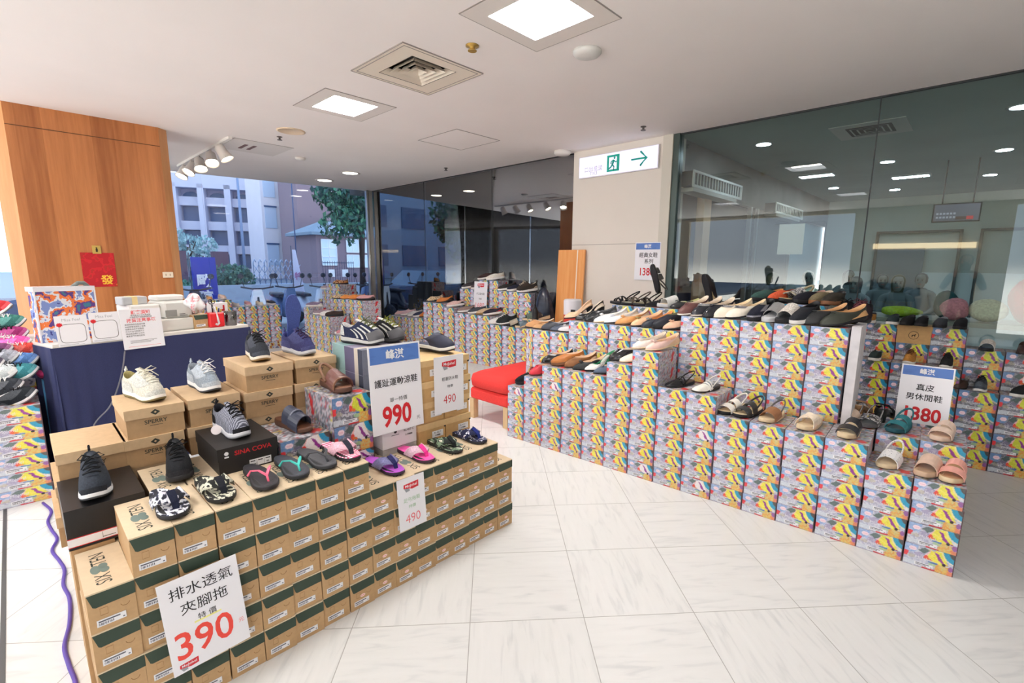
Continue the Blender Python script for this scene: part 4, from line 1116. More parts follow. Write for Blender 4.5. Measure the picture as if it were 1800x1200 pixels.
def b_flip(k, p):
    """thong sandals; p: top, sole, strap, second"""
    up, so, st, s2 = [resolve(c) for c in p]
    l = Last(L=.27, W=.106, toe='round', hh=.022, ht=.016, spring=.008)
    S = [('sole', sole_mb(l, False, 1.02), [so], None), ('footbed', footbed(l), [up], None)]
    z = l.top(.78)
    post = Vector((l.L * .80, .006, z + .002)); knot = Vector((l.L * .74, .006, z + .024))
    if k == 'flip':
        q = MB(); q.tube([post, knot], .0042, 8, 0)
        for s in (1, -1):
            e = Vector((l.L * .40, s * l.W * .37 + .004, l.top(.40) + .000)); m1 = Vector((l.L * .64, s * l.W * .18 + .006, z + .040)); m2 = Vector((l.L * .50, s * l.W * .34 + .005, z + .032))
            pts = [knot, m1, m2, e]; ww = [(.002, s * .005, .001), (.004, s * .004, .0015), (.006, s * .001, .001), (.008, 0, 0)]
            pp = []
            for i in range(13):
                f = i / 12 * 3; j = min(2, int(f)); g = f - j; pp.append((pts[j].lerp(pts[j + 1], g), Vector(ww[j]).lerp(Vector(ww[j + 1]), g)))
            strap_mb(pp, .004, q)
        S.append(('thong_strap', q, [st], None))
    else:                          # broad fabric straps meeting at a toe tab
        q = MB(); zt = l.top(.6)
        for s in (1, -1):
            R = []
            for i in range(12):
                f = i / 11; g = math.sin(f * PI / 2)
                a = Vector((l.L * (.77 - .17 * f), s * (.006 + .47 * l.W * g * .97) + .005, zt + .020 * (1 - f) + .016 * math.sin(PI * f) - .003 * f))
                b = Vector((l.L * (.63 - .30 * f), s * (.003 + .42 * l.W * g) + .005, zt + .046 * (1 - f) + .020 * math.sin(PI * f) - .003 * f))
                u_ = Vector((0, s * .001, .0035)); R.append([a, b, b + u_, a + u_])
            q.loft(R, 0, True, True, (True, True))
        S.append(('fabric_strap', q, [st], None))
        S.append(('toe_tab', strap_mb([((l.L * .80, .005, zt + .001), (0, .009, 0)), ((l.L * .765, .005, zt + .026), (0, .011, 0)), ((l.L * .70, .005, zt + .040), (0, .012, 0)), ((l.L * .61, .005, zt + .053), (0, .012, 0))], .005), [s2], None))
    return S, l
def b_clog(k, p):
    up, so, li, tr = [resolve(c) for c in p]
    l = Last(L=.275, W=.108, hh=.034, ht=.026, spring=.014)
    U = Upper(l, xc=.32, ax=.20, by=.95, zf=.105, zs=.075, zb=.018)
    q = MB(); aa = [x for x in np.linspace(-1.75, 1.75, 27)]
    q.loft([[U.P(a, u) for a in aa] for u in US], 0, True, False)
    S = [('sole', sole_mb(l, True, 1.03), [so, rgb_mat((40, 40, 44), 'rubber')], None), ('vamp', q, [up], None), ('footbed', footbed(l), [li], None)]
    S.append(('collar_band', patch(U, -1.5, 1.5, .86, 1.0, .003, 19, 3), [tr], None))
    return S, l
BUILD = {}
for n_ in ('sneaker', 'knit', 'sport'): BUILD[n_] = (b_sneaker, {'sneaker': 'trainer', 'knit': 'knit_trainer', 'sport': 'sport_sandal'}[n_], 'shoe')
for n_ in ('ballet', 'pointflat', 'loafer', 'slipon'): BUILD[n_] = (b_flat, {'ballet': 'ballet_flat', 'pointflat': 'pointed_flat', 'loafer': 'loafer', 'slipon': 'slip_on_shoe'}[n_], 'shoe')
for n_ in ('pump', 'blockpump'): BUILD[n_] = (b_pump, 'court_shoe', 'shoe')
BUILD['sling'] = (b_sling, 'slingback_shoe', 'shoe')
for n_ in ('slide2', 'slide1', 'cross', 'mensslide'): BUILD[n_] = (b_sandal, 'slide_sandal', 'sandal')
for n_ in ('backstrap2', 'backstrap1', 'strappy', 'mens', 'heelmule'): BUILD[n_] = (b_sandal, 'heeled_mule' if n_ == 'heelmule' else 'strap_sandal', 'sandal')
for n_ in ('flip', 'fabflip'): BUILD[n_] = (b_flip, 'flip_flop', 'flip-flop')
BUILD['clog'] = (b_clog, 'clog', 'shoe')
CACHE = {}
def shoe(kind, pal, x, y, z, yaw, label, group=None, tilt=(0, 0), sc=1.0):
    fn, nm, cat = BUILD[kind]; key = (kind, repr(pal))
    if key not in CACHE:
        S, l = fn(kind, pal)
        root = empty(nm); parts = []
        for pn, q, ms, _ in S:
            q.v = [(a - l.L / 2, b, c) for a, b, c in q.v]
            parts.append(q.build(pn, ms, root, fix=pn in ('sole', 'upper', 'lining', 'footbed', 'heel')))
        CACHE[key] = root; r = root
    else: r = copy_tree(CACHE[key])
    r.location = (x, y, z); r.rotation_euler = (tilt[0], tilt[1], math.radians(yaw)); r.scale = (sc, sc, sc)
    tag(r, label, cat, group)
    return r
# ================================================================== which shoe stands where
W_ = (238, 236, 232); K_ = (30, 30, 34); N_ = (38, 44, 78); G_ = (120, 122, 128); LG = (196, 198, 202); BR = (104, 66, 46); TN = (196, 132, 70); NU = (226, 190, 158)
BE = (222, 206, 186); PK = (236, 170, 178); RD = (196, 44, 52); GUM = (150, 122, 78); CR = (240, 232, 214); DB = (70, 52, 44); SO = (222, 200, 164)
def lea(c): return tuple(c) + ('leather',)
def rub(c): return tuple(c) + ('rubber',)
def pat(c): return tuple(c) + ('patent',)
def gl(c): return tuple(c) + ('glitter',)
def TR(up, so=W_, ou=G_, la=K_, li=LG, ov=None): return (up, rub(so), rub(ou), la, li, ov or up)
def FL(up, so=K_, li=NU, tr=None): return (up, rub(so), lea(li), tr or up)
def SD(up, so=SO, li=(226, 204, 170), tr=None): return (up, rub(so), lea(li), tr or up)
GK = 'shoes on the kraft display'
# --- kraft display, upper steps
shoe('sneaker', TR((206, 204, 192), (236, 230, 222), (126, 116, 78), (226, 222, 206), (170, 160, 110), (196, 198, 192)), -2.67, .345, .926, 18, 'beige grey trainer with loose pale laces on the lidded kraft box beside the blue cloth', GK)
shoe('sneaker', TR((146, 158, 170), (232, 232, 234), (66, 72, 84), (240, 240, 242), (150, 160, 170), (176, 186, 196)), -2.68, .575, .926, 8, 'pale blue grey trainer with white laces, second from left on the back step', GK)
shoe('sneaker', TR((52, 56, 64), (228, 218, 204), (140, 116, 78), K_, (60, 64, 72), (70, 74, 84)), -2.68, .82, 1.041, -4, 'charcoal trainer with cream midsole and gum outsole, left of the navy one', GK)
shoe('sneaker', TR((58, 60, 104), (198, 200, 206), (150, 152, 158), (64, 52, 86), (70, 74, 130), (70, 74, 118)), -2.68, 1.03, 1.041, 10, 'navy trainer with grey sole holding an upright insole', GK)
q = MB(); l_ = Last(L=.27, W=.092, hh=.004, ht=.004, spring=0)
q.loft([[(l_.xy(a, .98)[0], l_.xy(a, .98)[1], 0) for a in ANG], [(l_.xy(a, 1)[0], l_.xy(a, 1)[1], .003) for a in ANG], [(l_.xy(a, .98)[0], l_.xy(a, .98)[1], .006) for a in ANG]], 0, True, True, (True, True))
o = q.build('shoe_insole', rgb_mat((76, 92, 160)), fix=True); o.location = (-2.765, 1.03, 1.10); o.rotation_euler = (0, math.radians(-76), math.radians(0)); tag(o, 'blue insole standing upright in the navy trainer', 'insole')
shoe('knit', TR('knit_grey', (206, 208, 214), (170, 172, 178), K_, (40, 40, 46), K_), -2.33, .585, .789, 8, 'grey striped knit trainer with white sole on the black lettered box', GK)
c_ = MB().lathe([(.020, 0), (.020, .0015), (.015, .0018), (.015, .0024), (.0, .0024)], 18, smooth=False).build('hang_tag', mat('tag_pale', (214, 206, 208), 0.5)); c_.location = (-2.27, .515, .835); c_.rotation_euler = (math.radians(70), 0, math.radians(60)); tag(c_, 'round pale hang tag tied to the grey knit trainer', 'tag')
shoe('knit', TR((34, 36, 40), (40, 40, 44), (34, 34, 36), (30, 30, 32), (40, 40, 42), (46, 46, 50)), -2.31, .375, .676, -6, 'all black knit trainer with black sole on bare kraft lids', GK)
shoe('knit', TR((52, 58, 68), (222, 222, 224), (70, 72, 76), (36, 38, 42), (50, 54, 60), (40, 42, 48)), -2.29, .118, .701, -2, 'dark slate knit trainer with white sole on the glossy black box', GK)
shoe('mens', ((112, 74, 68, 'leather'), rub((88, 58, 46)), lea((122, 84, 66)), lea((128, 92, 70))), -2.32, 1.06, .903, 0, 'brown leather fisherman sandal on the painted box left of the 990 sign', GK)
shoe('mensslide', ((58, 64, 82, 'leather'), rub((92, 62, 48)), lea((88, 54, 38)), lea((120, 124, 140))), -2.31, .84, .753, 12, 'navy leather slide sandal with wavy stitching on the lower painted box', GK)
shoe('sport', TR((44, 50, 76), (196, 196, 192), (48, 48, 52), (96, 104, 60), (206, 206, 206), (206, 208, 206)), -2.43, 1.275, 1.098, 22, 'navy toe capped sport sandal with pale cage, front one on the striped box', GK)
shoe('sport', TR((34, 34, 36), (60, 60, 62), (44, 44, 46), (120, 126, 50), (90, 90, 90), (196, 196, 190)), -2.43, 1.405, 1.098, 20, 'black toe capped sport sandal with yellow laces beside the navy one', GK)
shoe('clog', ((48, 52, 72, 'rubber'), rub((232, 230, 224)), rub((60, 64, 84)), rub((60, 64, 82))), -2.33, 1.69, 1.022, 14, 'navy rubber clog with white sole above the 490 sign', GK)
# --- flip-flops along the kraft wall
GF = 'flip-flops along the kraft wall'
for k_, p_, x, y, z, a, t in (
    ('fabflip', ('camo_white', rub((30, 30, 34)), 'camo_white', (30, 34, 54)), -2.0, .285, .676, 4, 'blue white camouflage flip-flop, leftmost on the kraft wall'),
    ('fabflip', ('camo_olive', rub((30, 30, 30)), 'camo_olive', (36, 38, 46)), -2.01, .43, .676, 6, 'olive white camouflage flip-flop beside the blue white camouflage one'),
    ('flip', (rub((52, 52, 58)), rub((36, 36, 40)), rub((244, 110, 140)), K_), -2.0, .585, .676, 0, 'black flip-flop with pink straps'),
    ('flip', (rub((64, 66, 76)), rub((40, 42, 46)), rub((70, 196, 186)), K_), -2.01, .708, .676, 0, 'dark grey flip-flop with turquoise straps'),
    ('flip', (rub((76, 78, 84)), rub((44, 46, 50)), rub((66, 68, 72)), K_), -2.02, .82, .676, 6, 'dark grey flip-flop with grey straps'),
    ('fabflip', ('pink_stripe', rub((44, 40, 44)), (244, 190, 206), (50, 52, 66)), -2.025, .932, .676, 6, 'pink zebra striped flip-flop below the painted boxes'),
    ('fabflip', (rub((186, 90, 206)), rub((44, 34, 54)), (130, 130, 176), (44, 44, 92)), -2.02, 1.145, .541, 8, 'purple flip-flop with navy and silver straps'),
    ('fabflip', (rub((246, 96, 180)), rub((60, 40, 52)), (226, 190, 206), (236, 60, 150)), -2.035, 1.335, .541, 6, 'hot pink flip-flop below the white shoe box'),
    ('fabflip', ('camo_green', rub((32, 34, 34)), 'camo_green', (32, 36, 38)), -2.03, 1.515, .541, 4, 'dark green camouflage flip-flop'),
    ('fabflip', ('navy_white', rub((36, 36, 44)), 'navy_white', (38, 50, 120)), -2.04, 1.695, .541, 6, 'navy flip-flop with white pattern, rightmost on the kraft wall')):
    shoe(k_, p_, x, y, z, a, t, GF)

# --- front painted row (s, d, z) and behind
def fshoe(k, p, s, d, z, yaw, t, g, **kw):
    x, y, _ = F(s, d); return shoe(k, p, x, y, z, yaw, t, g, **kw)
G1 = 'shoes on the front painted row'
z4, z5, z6, z7, z8 = [PH * n for n in (4, 5, 6, 7, 8)]
f1 = [
 ('slipon', FL(K_), .10, .20, z4, 250, 'black slip-on at the very start of the front row by the red seat'),
 ('loafer', FL(lea((206, 52, 66)), (90, 30, 30)), .28, .16, z5, 256, 'red moccasin beside the red seat'),
 ('loafer', FL(pat(K_), K_, NU, gl((206, 206, 210))), .43, .16, z6, 232, 'black loafer with silver studs left of the tan mule'),
 ('slipon', FL(lea((184, 116, 58)), (120, 80, 50)), .545, .15, z6, 232, 'tan leather mule on the third painted stack'),
 ('loafer', FL(lea((140, 92, 54)), (90, 60, 40)), .66, .17, z6, 235, 'mid brown loafer behind the tan mule'),
 ('pointflat', FL(lea((40, 44, 48)), K_, NU), .76, .15, z6, 235, 'black pointed flat between the brown loafer and the green lined court shoe'),
 ('pump', FL(lea(W_), K_, (40, 130, 90)), .86, .15, z6, 232, 'white court shoe with green lining and black edge'),
 ('pointflat', FL(lea((84, 100, 122)), K_, NU, gl((206, 206, 210))), .96, .14, z6, 236, 'slate blue flat with buckle before the black shoes'),
 ('loafer', FL(pat(K_), K_, BE), 1.08, .16, z7, 236, 'black patent loafer on the sixth painted stack'),
 ('sling', (lea(CR), rub(SO), lea(BE), lea((196, 150, 100))), 1.16, .17, z7, 240, 'cream slingback with tan edge on the sixth painted stack'),
 ('ballet', FL(lea((236, 228, 220)), SO, BE), 1.265, .15, z8, 246, 'white flat with bow on the highest front stack'),
 ('ballet', FL(lea((232, 200, 190)), SO, NU), 1.365, .15, z8, 248, 'pale pink flat with bow on the highest front stack'),
 ('sling', (pat(K_), rub(K_), lea((70, 50, 46)), pat(K_)), 1.515, .14, z6, 252, 'black patent slingback on the front row'),
 ('sling', (lea((240, 238, 230)), rub((60, 52, 46)), lea((60, 60, 66)), lea(W_)), 1.70, .14, z6, 256, 'white slingback with double instep strap'),
 ('backstrap2', SD(lea((238, 234, 226)), K_, SO), 1.875, .15, z5, 255, 'white two band sandal with black sole'),
 ('backstrap2', SD(lea((52, 54, 56)), K_, SO), 1.975, .15, z5, 255, 'black two band sandal beside the white one'),
 ('backstrap1', SD(lea((150, 104, 70)), SO, SO, gl((120, 120, 124))), 2.115, .16, z5, 262, 'brown sandal with jewelled heel strap'),
 ('cross', SD(lea((240, 226, 206)), SO, SO), 2.325, .16, z5, 262, 'cream cross strap sandal with ankle wrap'),
 ('slide2', SD(lea((48, 46, 50)), SO, SO), 2.525, .16, z5, 266, 'black two strap slide with tan footbed'),
 ('backstrap1', SD('dots', SO, SO), 2.725, .15, z4, 262, 'white dotted sandal at the near end'),
 ('slide1', SD(lea((226, 196, 176)), (206, 176, 150), (190, 160, 130)), 2.885, .15, z4, 262, 'beige slide sandal at the near corner, left of the pink one'),
 ('slide2', SD(lea((240, 174, 160)), SO, (196, 150, 110)), 2.985, .15, z4, 264, 'pink two strap slide at the near corner'),
 ('backstrap2', SD('teal_weave', (30, 80, 92), (36, 84, 96)), 2.74, .46, z5, 258, 'teal woven sandal with heel loop before the right hand sign'),
 ('slide2', SD(lea((240, 214, 196)), (226, 200, 180), (214, 180, 150)), 2.935, .46, z5, 262, 'cream two strap slide behind the pink slide'),
 ('backstrap1', SD(lea((220, 196, 176)), K_, (206, 180, 160), gl(LG)), 2.49, .47, z5, 258, 'beige metal trimmed sandal behind the black two strap slide'),
 ('strappy', SD('tweed', (90, 88, 90), (80, 78, 80), gl(LG)), 2.60, .46, z5, 262, 'clear and silver trimmed sandal left of the teal one'),
 ('heelmule', SD(lea((176, 130, 96)), (150, 112, 76), SO), 2.53, .66, z5, 85, 'tan block heel mule seen from behind, next to the foam edge board'),
 ('heelmule', SD(K_, (30, 34, 34), (40, 40, 40)), 2.65, .66, z5, 85, 'black block heel mule seen from behind, left of the right hand sign')]
for k, p, s, d, z, a, t in f1: fshoe(k, p, s, d, z + (.020 if s < 1.4 else .001), a - (4 if s < 1.4 else 0), t, G1, sc=1.12 if s < 1.4 else 1.05, tilt=(0, .16 if s < 1.4 else 0))
G2 = 'shoes on the tall painted row'
z9, z10 = PH * 9, PH * 10
f2 = [
 ('pump', FL(lea(NU), K_, NU), .43, .47, z9, 222, 'nude black soled court shoe first on the tall row'),
 ('pump', FL(pat(K_), K_, BE, gl(LG)), .55, .47, z9, 222, 'black court shoe with sparkling trim'),
 ('loafer', FL(pat((40, 42, 46)), K_, (90, 90, 96)), .66, .47, z9, 224, 'black patent flat behind the white flats'),
 ('pointflat', FL(lea((236, 238, 240)), SO, W_), .76, .46, z9, 226, 'white pointed flat, left one of two'),
 ('pointflat', FL(lea((228, 232, 240)), K_, BE), .86, .46, z9, 228, 'bright white pointed flat, right one of two'),
 ('pointflat', FL(lea((206, 150, 92)), (120, 84, 50), BE), .96, .46, z9, 230, 'tan pointed flat on the tall row'),
 ('ballet', FL(lea((236, 190, 150)), K_, (244, 200, 160), gl((220, 180, 120))), 1.09, .46, z9, 240, 'peach flat with knotted bow'),
 ('ballet', FL(lea((40, 46, 58)), K_, (210, 140, 80), gl(LG)), 1.18, .46, z9, 242, 'dark navy flat with silver bow and tan lining'),
 ('slipon', FL(lea((36, 40, 50)), K_, (120, 120, 90)), 1.28, .46, z9, 244, 'black slip-on at the right end of the flats'),
 ('pointflat', FL(lea((232, 190, 160)), K_, K_), 1.36, .46, z9, 240, 'nude pointed flat squeezed against the tallest wall'),
 ('loafer', FL(lea((112, 76, 74)), (236, 226, 216), BE), 1.455, .47, z10, 250, 'mauve brown loafer with white welt on the tallest wall'),
 ('loafer', FL(pat((44, 46, 54)), (216, 206, 196), BE, gl(LG)), 1.555, .47, z10, 250, 'black loafer with white welt and knot'),
 ('loafer', FL(pat((36, 38, 46)), K_, BE), 1.645, .46, z10, 248, 'small black flat with grey bow beside the cream pair'),
 ('loafer', FL(lea((240, 230, 210)), CR, (232, 208, 168), gl((170, 170, 174))), 1.74, .46, z10, 226, 'cream loafer with grey bow, left one of the pair'),
 ('loafer', FL(lea((240, 232, 216)), K_, (236, 210, 170), gl((150, 150, 156))), 1.83, .46, z10, 226, 'cream loafer with grey bow, right one of the pair'),
 ('slipon', FL((34, 36, 48), K_, K_, gl((150, 150, 160))), 1.925, .46, z10, 262, 'black sequinned slip-on right of the cream pair'),
 ('slide1', SD(gl((190, 190, 194)), LG, LG), 2.015, .46, z10, 264, 'silver grey slide on the tallest wall'),
 ('slide1', SD('fur', K_, K_), 2.10, .46, z10, 262, 'white fluffy slide with black sole'),
 ('slipon', FL((44, 46, 52), W_, K_), 2.19, .46, z10, 258, 'black slip-on with white edge next to the fluffy slide'),
 ('loafer', FL(lea((44, 46, 48)), K_, (206, 160, 110)), 2.30, .46, z10, 226, 'black loafer with tan lining, left one at the end of the tallest wall'),
 ('loafer', FL(lea((58, 62, 54)), K_, (212, 166, 116)), 2.40, .45, z10, 228, 'dark loafer with tan lining, right one at the end of the tallest wall')]
for k, p, s, d, z, a, t in f2: fshoe(k, p, s, d - .01, z + .024, a - 2, t, G2, sc=1.14, tilt=(0, .19))
G3 = 'shoes along the back by the pier and glass'
z85 = PH * 8
f3 = [
 ('loafer', FL(lea((190, 140, 92)), K_, BE), -.02, .47, z85, 228, 'tan loafer behind the red seat'),
 ('pointflat', FL(lea((196, 150, 104)), K_, NU), .08, .46, z85, 228, 'camel pointed flat behind the red seat'),
 ('loafer', FL(lea((62, 66, 76)), K_, (180, 176, 180)), .18, .46, z85, 228, 'charcoal loafer with grey lining behind the red seat'),
 ('pointflat', FL(lea((84, 92, 110)), K_, LG), .29, .46, z85, 228, 'slate pointed flat behind the red seat'),
 ('ballet', FL(lea((214, 210, 214)), K_, LG), .36, .47, z85, 230, 'pale grey flat at the foot of the nude court shoe'),
 ('strappy', SD(K_, K_, (60, 56, 56)), .70, .79, 1.191, 236, 'black strappy sandal, first by the pier'),
 ('strappy', SD(lea((84, 74, 64)), K_, (170, 166, 150)), .81, .79, 1.191, 240, 'olive strappy sandal by the pier'),
 ('strappy', SD((44, 38, 36), K_, (150, 140, 110)), .92, .79, 1.191, 244, 'dark brown strappy sandal by the pier'),
 ('sling', (K_, rub(K_), lea(DB), K_), 1.04, .79, 1.191, 236, 'black slingback by the pier edge'),
 ('slide1', SD(lea((214, 214, 212)), LG, BE), 1.14, .79, 1.191, 244, 'white mule by the pier edge'),
 ('ballet', FL(pat((48, 50, 54)), K_, (190, 190, 130)), 1.25, .79, 1.191, 244, 'black bow flat with yellow lining, left one'),
 ('ballet', FL(pat((34, 34, 38)), K_, (206, 210, 150)), 1.35, .79, 1.191, 244, 'black bow flat with yellow lining, right one'),
 ('slipon', FL((56, 84, 80), K_, TN), 1.87, .79, 1.283, 244, 'dark green slip-on at the glass'),
 ('slipon', FL((206, 92, 60), K_, (120, 60, 44)), 1.965, .79, 1.283, 256, 'orange slip-on at the glass'),
 ('mens', ('tweed', rub(K_), lea((200, 180, 140)), lea((170, 160, 130))), 2.06, .79, 1.283, 246, 'striped beige sandal at the glass'),
 ('slipon', FL((36, 36, 44), K_, (170, 130, 120)), 2.14, .79, 1.283, 246, 'black shoe with pink lining at the glass'),
 ('slipon', FL((122, 112, 88), (150, 100, 60), BE), 2.215, .79, 1.283, 262, 'olive slip-on with tan toe at the glass'),
 ('slipon', FL((58, 54, 48), (140, 96, 66), K_), 2.29, .79, 1.283, 262, 'dark olive slip-on beside the olive one'),
 ('sneaker', TR((40, 38, 42), K_, K_, K_, K_), 2.37, .80, 1.171, 258, 'black lace-up trainer at the glass, left one'),
 ('sneaker', TR((54, 40, 48), K_, K_, (110, 60, 70), K_), 2.45, .80, 1.171, 262, 'black lace-up trainer with wine red laces, right one at the glass')]
for k, p, s, d, z, a, t in f3: fshoe(k, p, s, d, z + .001, a, t, G3, sc=1.1)
x, y, _ = F(.945, .83); shoe('backstrap2', SD(lea((74, 70, 66)), K_, SO), x, y, 1.42, 236, 'dark two band sandal propped upright against the pier', G3, tilt=(0, math.radians(-74)))
x, y, _ = F(1.42, .78); shoe('loafer', FL(lea((40, 32, 32)), K_, (214, 196, 150)), x, y, 1.35, 240, 'black loafer propped upright by the glass', G3, tilt=(0, math.radians(-72)))
G4 = 'men\'s shoes by the glass beyond the near end'
gt, gs = 7 * .152, 6 * .152
for k, p, x, y, z, a, t in (
    ('slipon', FL((176, 126, 66), W_, K_), -.66, 5.10, gt, 268, 'tan suede shoe with white sole at the top by the glass'),
    ('slipon', FL((50, 62, 66), W_, K_), -.50, 5.11, gt, 268, 'dark green canvas shoe with white sole at the top by the glass'),
    ('slipon', FL((34, 34, 36), K_, K_), -.40, 5.13, gt - .0, 262, 'black slip-on on the left of the brown rider box'),
    ('slipon', FL((26, 26, 30), K_, K_), -.31, 5.13, gt - .0, 266, 'black slip-on on the right of the brown rider box'),
    ('slipon', FL((60, 64, 70), K_, G_), -.19, 5.12, gt, 264, 'charcoal shoe right of the brown rider box'),
    ('slipon', FL((28, 28, 32), K_, K_), -.07, 5.12, gt, 266, 'black shoe under the pink bundle'),
    ('slide1', SD('fur', K_, (40, 60, 90)), .10, 5.12, gs, 266, 'fur trimmed dark shoe with blue lining'),
    ('loafer', FL(lea((64, 44, 42)), K_, DB), .30, 5.13, gs, 268, 'dark brown loafer at the right edge by the glass'),
    ('slipon', FL((52, 64, 66), W_, K_), -.575, 4.99, 5 * .152, 268, 'dark green slip-on with white sole on the shelf of boxes'),
    ('sneaker', TR((196, 138, 70), W_, W_, (90, 60, 40), (60, 46, 36)), -.345, 5.01, 5 * .152, 268, 'tan lace-up shoe with white sole below the rider box'),
    ('sneaker', TR((44, 44, 46), W_, W_, (44, 44, 46), (60, 60, 60)), -.115, 5.02, 5 * .152, 268, 'black lace-up shoe with white sole above the right hand sign'),
    ('sneaker', TR((92, 100, 110), W_, W_, K_, (206, 206, 206), (70, 76, 86)), .10, 5.03, 4 * .152, 268, 'grey and black canvas trainer on the lower shelf of boxes'),
    ('loafer', FL(lea((70, 50, 46)), K_, DB), -.01, 5.05, 4 * .152, 262, 'brown shoe behind the grey canvas trainer'),
    ('slipon', FL((40, 44, 46), W_, K_), .325, 5.04, 4 * .152, 250, 'dark shoe at the right edge on the lower shelf of boxes')):
    shoe(k, p, x, y, z + .001, a, t, G4, sc=.86 if k == 'sneaker' and z < gs - .1 else .95)
G5 = 'shoes on the row along the far glass'
for k, p, x, y, z, a, t in (
    ('ballet', FL((222, 186, 186), W_, PK), -7.78, 4.90, .581, 222, 'pale pink flat nearest the steel post'),
    ('slipon', FL((206, 176, 184), W_, BE), -7.58, 4.91, .581, 222, 'dusty pink slip-on right of the pale pink flat'),
    ('slipon', FL((206, 204, 204), W_, K_), -7.38, 4.92, .581, 222, 'light grey slip-on before the purple flag'),
    ('slipon', FL((58, 62, 84), W_, K_), -7.20, 4.92, .581, 222, 'navy slip-on before the purple flag'),
    ('loafer', FL(lea((206, 120, 50)), K_, K_), -6.98, 4.90, .60, 224, 'orange loafer beside the taller stacks'),
    ('loafer', FL('leopard', K_, BE), -6.74, 4.90, .886, 226, 'black and white spotted loafer'),
    ('loafer', FL(lea((206, 124, 54)), K_, K_), -6.47, 4.90, .886, 226, 'orange brown loafer before the dark window column'),
    ('slipon', FL((230, 196, 190), W_, K_), -6.19, 4.90, .831, 226, 'shell pink slip-on with white sole'),
    ('slipon', FL((150, 128, 122), W_, K_), -5.92, 4.91, .761, 226, 'taupe trainer left of the 1680 sign'),
    ('slipon', FL((76, 80, 88), W_, K_), -5.66, 4.91, .761, 226, 'charcoal trainer below the 1680 sign'),
    ('slipon', FL((206, 180, 150), (150, 120, 70), K_), -5.46, 4.91, .761, 226, 'sand trainer with wedge sole'),
    ('slipon', FL((56, 50, 62), W_, RD), -5.33, 4.93, .761, 226, 'dark plum trainer with red lining'),
    ('slipon', FL((236, 234, 232), W_, LG), -5.17, 4.90, .646, 226, 'white trainer on the low stacks'),
    ('sneaker', TR((44, 48, 50), W_, K_, W_, K_), -5.0, 4.91, .646, 228, 'black trainer with white stripes on the low stacks'),
    ('slide1', SD(lea((190, 178, 160)), K_, K_), -4.80, 4.90, .646, 232, 'beige slide with black sole on the low stacks'),
    ('slide1', SD(lea((120, 142, 156)), SO, K_), -4.62, 4.90, .646, 236, 'blue grey slide with tan sole on the low stacks'),
    ('slide1', SD((112, 128, 116), SO, K_), -4.50, 4.92, .761, 236, 'olive green slide at the end of the glass row'),
    ('slide1', SD((74, 62, 58), SO, K_), -4.36, 4.92, .761, 236, 'dark brown slide at the end of the glass row'),
    ('slipon', FL((66, 62, 66), W_, K_), -6.10, 5.15, 1.126, 232, 'black canvas shoe left of the 1680 sign'),
    ('slipon', FL((90, 78, 82), W_, K_), -5.88, 5.16, 1.126, 232, 'grey canvas shoe behind the 1680 sign'),
    ('slipon', FL((72, 56, 56), W_, K_), -5.70, 5.15, 1.281, 232, 'brown canvas shoe on the tallest stacks at the far glass'),
    ('slipon', FL((234, 230, 220), W_, BE), -5.50, 5.15, 1.281, 232, 'cream canvas shoe on the tallest stacks at the far glass'),
    ('slipon', FL((52, 50, 50), W_, K_), -5.24, 5.15, 1.131, 232, 'black canvas shoe with thick white sole, left one'),
    ('slipon', FL((44, 46, 62), W_, K_), -5.04, 5.15, 1.131, 232, 'navy canvas shoe with thick white sole, middle one'),
    ('sneaker', TR((60, 54, 50), W_, W_, BE, (206, 190, 170)), -4.82, 5.15, 1.121, 232, 'dark brown canvas trainer with beige tongue, right one')):
    shoe(k, p, x, y, z + .018, a, t, G5, sc=1.15, tilt=(0, .14))
G6 = 'shoes on the corner pyramid'
for k, p, x, y, z, a, t in (
    ('loafer', FL('multi', K_, TN), -8.78, 4.22, 1.131, 232, 'orange patterned loafer on top of the corner pyramid'),
    ('loafer', FL('leopard', K_, BE), -8.10, 3.88, .911, 236, 'spotted loafer on the middle step of the corner pyramid'),
    ('loafer', FL(lea((226, 144, 66)), K_, BE), -7.80, 3.88, .916, 236, 'orange loafer on the middle step of the corner pyramid'),
    ('loafer', FL(lea((224, 136, 60)), K_, TN), -7.52, 3.88, .931, 236, 'second orange loafer, right one on the middle step of the pyramid'),
    ('slipon', FL((196, 180, 190), W_, PK), -9.30, 4.22, 1.01, 236, 'pale mauve shoe on the left of the pyramid top'),
    ('slipon', FL((136, 122, 150), W_, W_), -8.38, 3.54, .771, 232, 'violet grey trainer on the front step of the pyramid'),
    ('slipon', FL((150, 134, 146), W_, PK), -8.10, 3.54, .656, 234, 'mauve trainer on the front step of the pyramid'),
    ('slipon', FL((236, 232, 230), W_, W_), -7.84, 3.54, .656, 234, 'white trainer on the front step of the pyramid'),
    ('slipon', FL((222, 170, 172), K_, K_), -7.26, 3.90, .931, 232, 'pink slip-on at the right of the pyramid'),
    ('slipon', FL((70, 58, 54), K_, K_), -7.62, 3.53, .666, 230, 'dark brown slip-on on the front step of the pyramid'),
    ('slide2', SD((216, 150, 160), W_, W_), -7.32, 3.53, .40, 232, 'pink striped slide on the low end of the pyramid')):
    shoe(k, p, x, y, z + .001, a, t, G6, sc=1.12)
G7 = 'pale shoes under the street window'
cols7 = [((240, 226, 210), 'cream'), ((236, 214, 196), 'shell'), ((240, 236, 232), 'white'), ((232, 176, 120), 'apricot'), ((238, 206, 190), 'rose'), ((236, 230, 226), 'ivory'), ((226, 170, 176), 'pink'), ((240, 228, 206), 'vanilla'), ((70, 70, 80), 'slate')]
